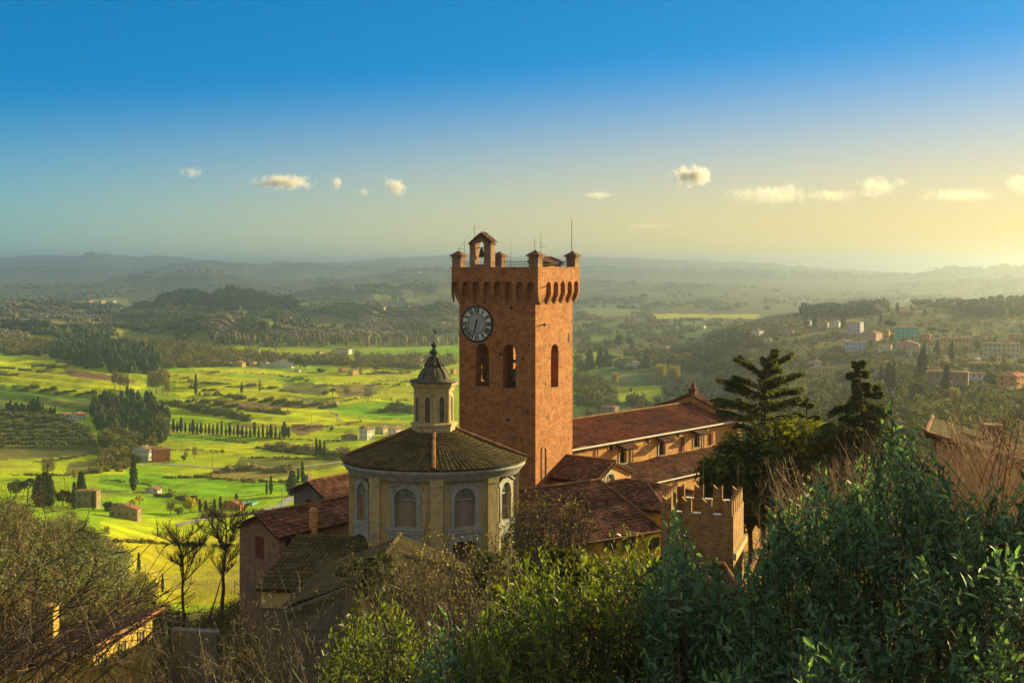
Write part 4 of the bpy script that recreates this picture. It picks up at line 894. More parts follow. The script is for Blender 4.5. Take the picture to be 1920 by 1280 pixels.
# ================================================================ houses at the left of the chapel
def gable_house(name, label, px, d, th, wx, ly, zb_, ze_, zr_, wm, rmat, ov=.4, axis='y', pitch=.28, cat='house', rmat2='ridgetile'):
    f = Frame(px, d, th); t = thing(name, label, cat, (f.x, f.d, zb_), f.rot); q = lambda z: z-zb_
    m = MB()
    if axis == 'y':
        m.wall([(-wx, zb_), (0, zb_), (0, ze_-.04), (-wx/2, zr_-.12), (-wx, ze_-.04)], [], lambda x, z, tt: (x, tt, q(z)), 0, .4); m.wall([(-wx, zb_), (0, zb_), (0, ze_-.04), (-wx/2, zr_-.12), (-wx, ze_-.04)], [], lambda x, z, tt: (x, tt, q(z)), ly-.4, ly)
        m.box(-.4, 0, .403, ly-.403, 0, q(ze_-.06)); m.box(-wx, -wx+.4, .403, ly-.403, 0, q(ze_-.06))
    else:
        m.wall([(0, zb_), (ly, zb_), (ly, ze_-.04), (ly/2, zr_-.12), (0, ze_-.04)], [], lambda y, z, tt: (tt, y, q(z)), 0, -.4); m.wall([(0, zb_), (ly, zb_), (ly, ze_-.04), (ly/2, zr_-.12), (0, ze_-.04)], [], lambda y, z, tt: (tt, y, q(z)), -wx+.4, -wx)
        m.box(-wx+.403, -.403, 0, .4, 0, q(ze_-.06)); m.box(-wx+.403, -.403, ly-.4, ly, 0, q(ze_-.06))
    m.build('wall', MT[wm], t)
    m = MB(); rm = MB(); gable_roof(m, rm, -wx, 0, 0, ly, ze_, zr_, ov=ov, axis=axis, pitch=pitch); shift(m, -zb_); shift(rm, -zb_)
    rf = m.build('roof', MT[rmat], t); rm.build('ridge_tiles', MT[rmat2], rf)
    return t, rf, f
t, rf, f = gable_house('brick_house', 'tall dark brick house with a gable end, left of the round chapel', 524, 92.5, 40, 5.3, 12, -38, -21.85, -20.65, 'oldbrick', 'tile')
fl1 = lambda u, z, o: (u, -o, z+38); fr1 = lambda u, z, o: (o, u, z+38)
window(t, fr1, .9, -23.3, .55, .9, frame=MT['oldbrick'], pane=MT['dark'], bars=False)
for u, z, w_, h_ in ((-2.6, -24.2, 1.1, 1.8), (-3.9, -27.6, .9, 1.1)): 
    m = MB(); m.hexa([fl1(u+a, z+b, o_) for o_ in (-.02, .03) for a, b in ((-w_/2, 0), (w_/2, 0), (w_/2, h_), (-w_/2, h_))]); m.build('bricked_up_window', MT['redtile'] if w_ > 1 else MT['greyplaster'], t)
m = MB(); m.box(.1, .62, 3.0, 3.5, -22.6+38, -20.5+38); m.box(.03, .69, 2.93, 3.57, -20.5+38, -20.38+38); m.box(.16, .56, 3.06, 3.44, -20.38+38, -20.2+38); m.build('chimney', MT['churchbrick'], rf)
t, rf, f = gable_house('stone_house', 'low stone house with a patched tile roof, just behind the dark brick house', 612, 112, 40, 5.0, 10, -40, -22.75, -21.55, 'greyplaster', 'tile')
fl2 = lambda u, z, o: (u, -o, z+40)
window(t, fl2, -2.6, -24.4, .7, 1.0, frame=MT['oldbrick'], pane=MT['dark'], bars=False)
# lean-to annexe between them
f = Frame(662, 98, 40); t = thing('annexe', 'plain plastered annexe in shade between the brick house and the round chapel', 'house', (f.x-3, f.d-5, -36), f.rot)
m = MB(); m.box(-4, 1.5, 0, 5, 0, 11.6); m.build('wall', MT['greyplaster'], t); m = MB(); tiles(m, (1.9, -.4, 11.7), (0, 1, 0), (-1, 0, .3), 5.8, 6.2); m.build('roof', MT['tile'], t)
# mossy roof house
t = thing('mossy_roof_house', 'low white banded house under a dark mossy tiled roof, in front of the brick house', 'house', (-17.0, 76, -38), R(-9)); q = lambda z: z+38
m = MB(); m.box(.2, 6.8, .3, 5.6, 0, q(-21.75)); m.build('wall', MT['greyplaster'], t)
m = MB(); m.box(.12, 6.9, .2, .297, q(-22.9), q(-21.75)); m.box(.05, 7.0, .05, .297, q(-21.75), q(-21.6)); m.build('eave_band', MT['plaster'], t)
m = MB(); tiles(m, (-.1, -.15, q(-21.55)), (1, 0, 0), (.12, 1, .36), 7.4, 6.0*math.hypot(1, .36), pitch=.33, amp=.09); rf = m.build('roof', MT['mosstile'], t)
m = MB(); ridge(m, (.6, 5.8, q(-19.4)), (8.0, 5.8, q(-19.4))); m.build('ridge_tiles', MT['mosstile'], rf)
# oratory with a pedimented front
t = thing('oratory', 'grey oratory with a moulded pediment and mossy coping, below the round chapel', 'chapel', ((700-960)/F*62, 62, -38), R(-4)); q = lambda z: z+38
hw = 4.7; ev, ap = -18.75, -16.85
m = MB(); m.wall([(-hw, -38), (hw, -38), (hw, ev), (0, ap), (-hw, ev)], [], lambda x, z, tt: (x, tt, q(z)), 0, .45); m.box(-hw, -hw+.45, .453, 9, 0, q(ev)); m.box(hw-.45, hw, .453, 9, 0, q(ev)); m.build('wall', MT['greyplaster'], t)
m = MB()
for s_ in (-1, 1):
    for k, (dz, oo, hh) in enumerate(((-.02, .42, .16), (-.2, .30, .14), (-.36, .18, .12))):
        m.hexa([(x, y, q(z+c)) for y in (-oo, -.003) for x, z, c in ((s_*hw*1.05, ev-.1, dz-hh), (0, ap, dz-hh), (0, ap, dz), (s_*hw*1.05, ev-.1, dz))])
for z_, oo in ((-20.6, .3), (-20.85, .18), (-19.9, .12)): m.box(-hw-.05, hw+.05, -oo, -.003, q(z_), q(z_)+.17)
for x in (-4.2, -2.3, 2.3, 4.2): m.box(x-.42, x+.42, -.14, -.003, 0, q(-20.85))
m.build('pediment', MT['greyplaster'], t)
m = MB(); rm = MB(); gable_roof(m, rm, -hw, hw, .1, 8.5, ev, ap, ov=.3, pitch=.3); shift(m, 38.06); shift(rm, 38.06); rf = m.build('roof', MT['mosstile'], t); rm.build('ridge_tiles', MT['mosstile'], rf)
m = MB(); m.box(-.7, .7, -.05, -.003, q(-24.8), q(-22.2)); m.build('blocked_window', MT['niche'], t)
# sunlit yellow house in the lower left corner
FBL = Frame(175, 60, 11); bb = -33.0
t = thing('sunlit_yellow_house', 'yellow house with one sunlit window wall behind bare twigs, in the lower left corner', 'house', (FBL.x, FBL.d, bb), FBL.rot); q = lambda z: z-bb
m = MB(); m.wall([(-6, bb), (0, bb), (0, -20.25), (-6, -21.8)], [], lambda x, z, tt: (x, tt, q(z)), 0, 6.2); m.build('wall', MT['yplaster'], t)
m = MB(); tiles(m, (-6.6, -.5, q(-21.9)), (0, 1, 0), (1, 0, .26), 7.2, 7.1*math.hypot(1, .26)); rf = m.build('roof', MT['tile'], t); m = MB(); ridge(m, (.45, -.5, q(-20.0)), (.45, 6.7, q(-20.0))); m.build('ridge_tiles', MT['ridgetile'], rf)
m = MB(); m.box(-5.6, -5.05, 4.2, 4.75, q(-21.6), q(-19.6)); m.box(-5.67, -4.98, 4.13, 4.82, q(-19.6), q(-19.5)); m.build('chimney', MT['yplaster'], rf)
fw_ = lambda u, z, o: (o, u, q(z))
for u in (.9, 2.9, 4.9): window(t, fw_, u, -21.75, .6, .95, frame=MT['yplaster'], pane=MT['shutter'])
# tiled building at the right edge
b3 = -28.0; q = lambda z: z-b3
t = thing('farmhouse', 'brick farmhouse with an overhanging tiled roof behind pale bare twigs, at the right edge', 'house', ((1752-960)/F*60, 60, b3), 0)
ue = np.array([math.cos(R(28)), math.sin(R(28))]); ve = np.array([math.sin(R(23)), math.cos(R(23))])   # the plan is skewed
def g3(x, z, y): p_ = ue*x+ve*y; return (p_[0], p_[1], q(z))
m = MB(); m.wall([(0, b3), (9, b3), (9, -11.6), (0, -9.1)], [], g3, 0, 5.5); m.build('wall', MT['churchbrick'], t)
m = MB()
for k in range(11): x = .15+k*.75; z = -9.1-x*.277; m.hexa([g3(x+a, z+b, y) for y in (-.26, -.003) for a, b in ((0, -.75), (.24, -.82), (.24, -.12), (0, -.05))])
m.build('corbels', MT['churchbrick'], t)
m = MB(); e_ = np.array([*ve, 0]); u_ = np.array([*ue, 0]); s_ = u_*-1+np.array([0, 0, .277])
o_ = u_*9.6-e_*.6+np.array([0, 0, q(-11.65)])
tiles(m, o_, e_, s_, 6.8, 10.2*math.hypot(1, .277), pitch=.3); rf = m.build('roof', MT['mosstile'], t)
hi = o_+s_*10.2; m = MB(); ridge(m, hi+[0, 0, .1], hi+e_*6.8+[0, 0, .1]); ridge(m, o_+[0, 0, .1], hi+[0, 0, .1]); m.build('ridge_tiles', MT['tile'], rf)
m = MB(); cpt = u_*4.5+e_*3; m.box(cpt[0]-.4, cpt[0]+.4, cpt[1]-.4, cpt[1]+.4, q(-10.6), q(-9.2)); m.box(cpt[0]-.5, cpt[0]+.5, cpt[1]-.5, cpt[1]+.5, q(-9.2), q(-9.05)); m.build('chimney', MT['oldbrick'], rf)
def roof_aerial(parent, x, y, z, h=2.2):
    m = MB(); m.tube([(x, y, z), (x, y, z+h)], [.022, .016], 5); m.tube([(x-.5, y, z+h*.9), (x+.5, y, z+h*.92)], .010, 4)
    for k in range(5): m.tube([(x-.4+k*.2, y-.22, z+h*.905), (x-.4+k*.2, y+.22, z+h*.905)], .007, 4)
    m.build('antenna', MT['iron'], parent)
for o_ in bpy.data.objects:
    if o_.name == 'yellow_house': roof_aerial(o_, 4.2, 6.8, 14.4, 2.4)
    if o_.name == 'brick_house': roof_aerial(o_, -2.6, 8.0, 16.8, 2.2)
    if o_.name == 'church': roof_aerial(o_, 2.2, 9.5, 10.6, 2.4)
# parapet wall and parked car at the lower left
wl = MB(); p0 = P(322, 1182, 66); p1 = P(405, 1188, 64); g0 = -30.5
wl.hexa([(p0[0], p0[1], g0), (p1[0], p1[1], g0), (p1[0]+.05, p1[1]+.4, g0), (p0[0]+.05, p0[1]+.4, g0), (p0[0], p0[1], p0[2]), (p1[0], p1[1], p1[2]), (p1[0]+.05, p1[1]+.4, p1[2]), (p0[0]+.05, p0[1]+.4, p0[2])])
wo = thing('retaining_wall', 'plain grey concrete parapet behind bare twigs, below the parked car', 'wall', (p0[0], p0[1], g0)); shift_ = np.array([p0[0], p0[1], g0])
wl.V = [v-shift_ for v in wl.V]; wl.build('wall', MT['greyplaster'], wo)
cp = MB(); cp.hexa([np.array(v)-shift_ for v in [(p0[0]-.08, p0[1]-.08, p0[2]), (p1[0]+.08, p1[1]-.08, p1[2]), (p1[0]+.12, p1[1]+.48, p1[2]), (p0[0]-.03, p0[1]+.48, p0[2]), (p0[0]-.08, p0[1]-.08, p0[2]+.1), (p1[0]+.08, p1[1]-.08, p1[2]+.1), (p1[0]+.12, p1[1]+.48, p1[2]+.1), (p0[0]-.03, p0[1]+.48, p0[2]+.1)]]); cp.build('coping', MT['greyplaster'], wo)
cpos = P(384, 1158, 80); cpos[2] = gz(cpos[0], cpos[1])+.02
car = thing('parked_car', 'small blue car parked in shade below the bare trees', 'car', cpos, R(28))
MT['carblue'] = M('blue_car_paint', (.05, .16, .26), rough=.25, spec=.6)
MT['tyre'] = M('tyre_rubber', (.02, .02, .02), rough=.8)
m = MB(); prof = [(-2.0, .35), (2.0, .35), (2.02, .75), (1.3, .92), (.75, 1.42), (-1.1, 1.45), (-1.9, 1.0), (-2.05, .7)]
m.prism(prof, lambda x, z, t: (x, t*(1-.12*max(0, z-.9)), z), -.82, .82); m.build('body', MT['carblue'], car)
m = MB()
for s_ in (-1, 1): m.prism([(1.15, .96), (.68, 1.36), (-.95, 1.38), (-1.55, 1.02)], lambda x, z, t: (x, t*(1-.12*max(0, z-.9)), z), s_*.822, s_*.828)
m.hexa([(1.31, -.7, .95), (1.31, .7, .95), (.8, .66, 1.4), (.8, -.66, 1.4), (1.33, -.7, .96), (1.33, .7, .96), (.82, .66, 1.41), (.82, -.66, 1.41)]); m.build('windows', MT['glass'], car)
for x in (-1.25, 1.28):
    for y in (-.8, .8):
        m = MB(); m.lathe([(0, -.1), (.3, -.1), (.31, 0), (.3, .1), (0, .1)], 18); v = m.V[-1]; m.V[-1] = np.stack([x+v[:, 0], y+v[:, 2], .31+v[:, 1]], -1); wh = m.build('wheel', MT['tyre'], car)
# ================================================================ trees of the valley: unit-height prototypes
MT['conifer'] = M('conifer_leaf', (.024, .042, .016), (.04, .06, .02), scale=.2, tint=.55, transl=.12, orand=.2, coord='pos')
MT['cypress'] = M('cypress_leaf', (.020, .034, .016), (.03, .045, .018), scale=.3, tint=.5, transl=.08, orand=.2, coord='pos')
MT['olive'] = M('olive_leaf', (.10, .125, .055), (.15, .16, .065), scale=.15, tint=.55, transl=.25, orand=.25, coord='pos')
MT['broad'] = M('broad_leaf', (.06, .078, .020), (.105, .11, .026), scale=.1, tint=.55, transl=.2, orand=.25, coord='pos')
MT['scrub'] = M('scrub_leaf', (.095, .092, .026), (.15, .13, .04), (.16, .105, .05), scale=.06, scale2=.1, tint=.55, transl=.2, orand=.25, coord='pos')
MT['baretwig'] = M('bare_twigs', (.20, .145, .075), (.26, .20, .09), scale=.2, tint=.4, orand=.2, coord='pos')
MT['greytwig'] = M('grey_brown_twigs', (.14, .115, .065), (.17, .145, .07), scale=.01, tint=.4, coord='pos')
MT['spring'] = M('spring_yellow_leaf', (.42, .36, .018), (.34, .34, .02), scale=.3, tint=.4, transl=.35, coord='pos')
MT['palebuds'] = M('pale_budding_twigs', (.30, .26, .08), (.24, .22, .07), scale=.2, tint=.4, transl=.2, coord='pos')

def ico(sub=1):
    t = (1+5**.5)/2
    v = nrm([(-1, t, 0), (1, t, 0), (-1, -t, 0), (1, -t, 0), (0, -1, t), (0, 1, t), (0, -1, -t), (0, 1, -t), (t, 0, -1), (t, 0, 1), (-t, 0, -1), (-t, 0, 1)])
    f = np.array([(0, 11, 5), (0, 5, 1), (0, 1, 7), (0, 7, 10), (0, 10, 11), (1, 5, 9), (5, 11, 4), (11, 10, 2), (10, 7, 6), (7, 1, 8), (3, 9, 4), (3, 4, 2), (3, 2, 6), (3, 6, 8), (3, 8, 9), (4, 9, 5), (2, 4, 11), (6, 2, 10), (8, 6, 7), (9, 8, 1)])
    for _ in range(sub):
        e = {}; V = [tuple(x) for x in v]; nf = []
        def md(a, b):
            k = (min(a, b), max(a, b))
            if k not in e: e[k] = len(V); V.append(tuple(nrm((np.array(V[a])+np.array(V[b]))/2)))
            return e[k]
        for a, b, c in f: x, y, z = md(a, b), md(b, c), md(c, a); nf += [(a, x, z), (b, y, x), (c, z, y), (x, y, z)]
        v = np.array(V); f = np.array(nf)
    return v, f
ICO0, ICO1, ICO2 = ico(0), ico(1), ico(2)

def quads_at(mb, c, nrmals, size, tint, aspect=1.0):
    """small leaf sprays facing roughly along nrmals"""
    n = len(c); a = nrm(np.cross(nrmals, rng.normal(size=(n, 3)))); b = np.cross(nrm(nrmals), a)
    size = np.broadcast_to(size, (n,))[:, None]
    V = np.stack([c-a*size-b*size*aspect*.2, c-b*size*aspect, c+a*size+b*size*aspect*.15, c+b*size*aspect], 1).reshape(-1, 3)
    mb.arr(V, np.arange(n*4).reshape(-1, 4), tint=np.repeat(tint, 4))

def crown(n, rad, cz, size, clump=10, up=.3, power=.5, jitter=.9, shape=None):
    """leaf sprays in clumps through an ellipsoid volume; rad=(rx,ry,rz)"""
    m = MB(); rad = np.array(rad)
    cd = nrm(rng.normal(size=(clump, 3))); cr_ = rng.random(clump)**power*.72; cc = cd*cr_[:, None]
    if shape is not None: cc = shape(cc)
    k = rng.integers(0, clump, n); off = nrm(rng.normal(size=(n, 3)))*(rng.random(n)**.5*.42)[:, None]*jitter
    p = cc[k]+off; nn = nrm(off+np.array([0, 0, up])+rng.normal(0, .35, (n, 3)))
    tint = np.clip(.5+rng.normal(0, .16, clump)[k]+rng.normal(0, .16, n), 0, 1)
    p = p*rad+np.array([0, 0, cz]); quads_at(m, p, nn, size*rng.uniform(.6, 1.3, n), tint)
    # darker heart of the crown, so it is not see-through everywhere
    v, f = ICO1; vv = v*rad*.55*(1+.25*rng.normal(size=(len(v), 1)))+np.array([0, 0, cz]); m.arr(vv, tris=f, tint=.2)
    return m
def spindle(n, r, z0, z1, size, bulge=.35):
    m = MB(); t = rng.random(n)**.8; z = z0+(z1-z0)*t
    rr = r*np.minimum(1, (t/bulge)**.6)*np.clip((1-t)/(1-bulge), 0, 1)**.75*rng.uniform(.6, 1.06, n); a = rng.random(n)*2*np.pi
    p = np.stack([rr*np.cos(a), rr*np.sin(a), z], -1); nn = nrm(np.stack([np.cos(a), np.sin(a), .5+0*a], -1)+rng.normal(0, .3, (n, 3)))
    quads_at(m, p, nn, size*rng.uniform(.6, 1.2, n), np.clip(.5+rng.normal(0, .22, n), 0, 1), 1.5)
    pr = [(max(.002, r*.75*min(1, (k/bulge)**.6)*max(0, (1-k)/(1-bulge) if k > bulge else 1)**.75), z0+(z1-z0)*k) for k in np.linspace(0, 1, 9)]
    m.lathe(pr, 8, tint=.2); return m
def twigs(n, r, z0, z1, wd, fan=.5, rise=1.0):
    """bare crown: slivers fanning up and outwards from the limbs"""
    m = MB(); a = rng.random(n)*2*np.pi; t = rng.random(n); rr = r*np.sqrt(rng.random(n))
    base = np.stack([rr*.55*np.cos(a), rr*.55*np.sin(a), z0+(z1-z0)*(t*.75)], -1)
    d = nrm(np.stack([np.cos(a)*fan, np.sin(a)*fan, rise*np.ones(n)], -1)+rng.normal(0, .28, (n, 3)))
    L = (z1-z0)*rng.uniform(.12, .34, n)*(1.1-.5*t); tip = base+d*L[:, None]
    w_ = nrm(np.cross(d, rng.normal(size=(n, 3))))*wd
    V = np.stack([base-w_, base+w_, tip+w_*.3, tip-w_*.3], 1).reshape(-1, 3); m.arr(V, np.arange(4*n).reshape(-1, 4), tint=np.repeat(np.clip(.5+rng.normal(0, .25, n), 0, 1), 4)); return m
def trunk(h, r, limbs=4, spread=.15, top=None):
    m = MB(); m.tube([(0, 0, -.04), (r*.3, 0, h*.5), (0, 0, h)], [r, r*.8, r*.55], 6)
    for k in range(limbs):
        a = k*2*math.pi/max(1, limbs)+rng.random(); e = h+(top or .35)*rng.uniform(.7, 1)
        m.tube([(0, 0, h*rng.uniform(.75, .98)), (spread*.5*math.cos(a), spread*.5*math.sin(a), (h+e)/2), (spread*math.cos(a), spread*math.sin(a), e)], [r*.55, r*.4, r*.15], 5)
    return m
PROTO = {}
def proto(kind, name, cm, cmat, tm, cname='crown'):
    root = thing(name, None, None); cm.build(cname, MT[cmat], root)
    if tm is not None: tm.build('trunk', MT['bark'], root)
    root.location = (0, 0, -9000); PROTO.setdefault(kind, []).append([root, False])
for i in range(4): proto('cypress', 'cypress_tree', spindle(260, .10+.02*i, .05, 1.0, .05, .3), 'cypress', trunk(.12, .02, 0))
for i in range(3): proto('bigcypress', 'cypress_tree', spindle(420, .19+.03*i, .06, 1.0, .06, .38), 'cypress', trunk(.14, .03, 0))
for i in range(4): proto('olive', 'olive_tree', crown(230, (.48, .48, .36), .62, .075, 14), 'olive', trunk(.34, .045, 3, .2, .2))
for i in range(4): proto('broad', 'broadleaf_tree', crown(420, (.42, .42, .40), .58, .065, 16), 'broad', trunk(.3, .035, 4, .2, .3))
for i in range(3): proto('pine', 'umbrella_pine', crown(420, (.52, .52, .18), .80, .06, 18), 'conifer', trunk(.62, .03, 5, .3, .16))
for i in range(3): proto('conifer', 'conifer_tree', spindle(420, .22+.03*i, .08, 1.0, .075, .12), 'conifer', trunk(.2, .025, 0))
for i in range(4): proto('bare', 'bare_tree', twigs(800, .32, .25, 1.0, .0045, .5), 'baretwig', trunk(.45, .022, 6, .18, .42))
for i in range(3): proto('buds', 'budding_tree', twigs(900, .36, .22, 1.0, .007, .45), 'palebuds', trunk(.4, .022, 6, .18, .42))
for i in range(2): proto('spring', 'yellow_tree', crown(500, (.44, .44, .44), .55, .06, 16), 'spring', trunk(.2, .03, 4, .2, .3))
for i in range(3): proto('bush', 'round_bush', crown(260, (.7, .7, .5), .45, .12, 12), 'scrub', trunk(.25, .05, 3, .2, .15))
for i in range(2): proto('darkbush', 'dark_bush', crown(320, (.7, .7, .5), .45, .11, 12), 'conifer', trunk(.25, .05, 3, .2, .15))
def tree(kind, px, py, hpx, label, cat='tree', group=None, dmin=150, wide=1.0, loc=None, var=None):
    L = PROTO[kind]; i = rng.integers(0, len(L)) if var is None else var; root, used = L[i]
    p = hit1(px, py, dmin) if loc is None else np.array(loc, float)
    h = hpx/F*p[1] if hpx > 0 else -hpx
    o = root if not used else copy_tree(root); L[i][1] = True
    o.location = (p[0], p[1], p[2]-.02*h); o.scale = (h*wide*rng.uniform(.92, 1.08), h*wide*rng.uniform(.92, 1.08), h); o.rotation_euler = (0, 0, rng.random()*6.28)
    for k in ('group',):
        if k in o: del o[k]
    return tag(o, label, cat, group)
def nth(i):
    return ['first', 'second', 'third', 'fourth', 'fifth', 'sixth', 'seventh', 'eighth', 'ninth', 'tenth', 'eleventh', 'twelfth', 'thirteenth', 'fourteenth', 'fifteenth', 'sixteenth', 'seventeenth', 'eighteenth', 'nineteenth', 'twentieth', 'twenty-first', 'twenty-second', 'twenty-third', 'twenty-fourth', 'twenty-fifth', 'twenty-sixth', 'twenty-seventh', 'twenty-eighth', 'twenty-ninth', 'thirtieth', 'thirty-first', 'thirty-second'][i]

# long cypress row across the meadow
xs = [75, 115, 147, 180, 217, 255, 283, 318, 353, 390, 422, 455, 492, 528, 565, 598, 632, 668, 704, 740, 774, 810, 846, 882, 918, 950, 990, 1027]
hs_ = [80, 105, 85, 120, 85, 80, 110, 85, 95, 80, 90, 85, 95, 110, 80, 105, 75, 105, 90, 80, 75, 120, 85, 110, 90, 110, 90, 75]
for i, (X, h) in enumerate(zip(xs, hs_)):
    yb = 568+i*2.5
    tree('bigcypress' if X in (180, 283, 598, 950, 115) else 'cypress', 300+X*.2187, 680+(yb+24)*.2187, h*.2187*1.08, 'dark slender cypress, %s from the left in the long row across the bright meadow' % nth(i), 'cypress', 'cypresses in the meadow row', wide=1.0 if X not in (180, 283, 598, 950, 115) else .8)
tree('bigcypress', 533, 821, 30, 'broad twin cypress closing the right end of the long meadow row', 'cypress', wide=.9); tree('bigcypress', 541, 822, 22, 'shorter cypress beside the broad one at the right end of the meadow row', 'cypress', wide=.9)
for px, py, h, wd, lb in ((367, 741, 38, .75, 'tall lone cypress on the upper terraced fields'), (453, 738, 19, 1, 'small dark cypress on the terraces right of the tall lone cypress'), (487, 734, 21, .9, 'cypress at the far right of the terraced fields'),
    (250, 922, 66, .95, 'tall ragged cypress in the meadow beside the red and white farmhouse'), (508, 926, 34, .9, 'slim cypress by the road behind the brick house'), (500, 927, 22, 1, 'short conifer at the foot of the slim roadside cypress'), (548, 930, 46, 1.25, 'broad dark cypress standing right beside the road'), (567, 905, 38, .9, 'cypress pair by a hut above the road, the taller one'), (559, 906, 26, 1, 'lower cypress left of the hut above the road'),
    (260, 1077, 40, .75, 'thin cypress alone on the yellow slope at the lower left'), (305, 1112, 34, .7, 'thin cypress lower on the yellow slope near the bare trees'),
    (593, 856, 34, .8, 'leftmost of the dark cypresses above the chapel roof'), (600, 857, 32, .9, 'middle one of the dark cypresses above the chapel roof'), (608, 857, 30, .8, 'rightmost of the dark cypresses above the chapel roof')):
    tree('bigcypress' if wd > 1.1 else 'cypress', px, py, h, lb, 'cypress', wide=wd)
for i, (px, py, h) in enumerate(((375, 960, 24), (386, 960, 22), (402, 958, 22), (413, 956, 24), (424, 955, 16), (443, 953, 26))):
    tree('cypress', px, py, h, 'dark conifer, %s from the left along the road below the fields' % nth(i), 'cypress', 'dark conifers along the road', wide=1.3)
tree('pine', 640-16, 772-24, 20, 'umbrella pine in the middle of the terraces beside a farm shed', 'pine', wide=.8)
# dark cypress belt behind the olive grove
for i in range(24):
    px = 12+i*4.0+rng.uniform(-1, 1); tree('cypress', px, 779-.06*i+2, rng.uniform(20, 30) if i < 16 else rng.uniform(12, 18), 'shaded cypress in the dense dark belt behind the olive grove', 'cypress', 'cypresses in the dark belt', wide=1.1)
for i in range(17):
    tree('cypress', 3+i*5.6, 622+rng.uniform(-.5, .5), 22, 'cypress in the straight avenue on the far left hillside', 'cypress', 'cypresses of the hillside avenue', wide=1.1)
for i, (px, h) in enumerate(((10, 30), (24, 22), (28, 26), (56, 16))): tree('cypress', px-2, 660, h*.6, 'dark cypress, %s from the left below the hillside avenue' % nth(i), 'cypress', 'cypresses below the avenue', wide=1.2)
# olive grove on the left slope
poly = [(-30, 776), (40, 774), (100, 782), (150, 805), (182, 838), (178, 850), (100, 860), (0, 872), (-30, 872)]
k = 0
for r_ in range(16):
    for c in range(-4, 38):
        px = c*6.6+(r_ % 2)*3.3+rng.uniform(-1.2, 1.2)-10; py = 778+r_*(4.9+.12*r_)+rng.uniform(-1, 1)
        if inside(poly, np.array([px]), np.array([py]))[0] and k < 290: tree('olive', px, py, rng.uniform(11, 15), 'grey-green olive tree in the dense grove on the left slope', 'olive tree', 'olive trees of the left grove', wide=1.0); k += 1
for row, pts in enumerate(([(-20, 712), (30, 705), (60, 695), (110, 686), (150, 681)], [(70, 704), (100, 694), (130, 688), (150, 685)], [(-20, 702), (10, 697), (30, 693)])):
    pts = np.array(pts, float); L = np.concatenate([[0], np.cumsum(np.hypot(*np.diff(pts, axis=0).T))])
    for t in np.arange(0, L[-1], 5.2): tree('olive', np.interp(t, L, pts[:, 0]), np.interp(t, L, pts[:, 1])+2, 8.5, 'olive tree in the curved %s row on the hilltop meadow' % ('long', 'short', 'upper')[row], 'olive tree', 'olive rows on the hilltop meadow')
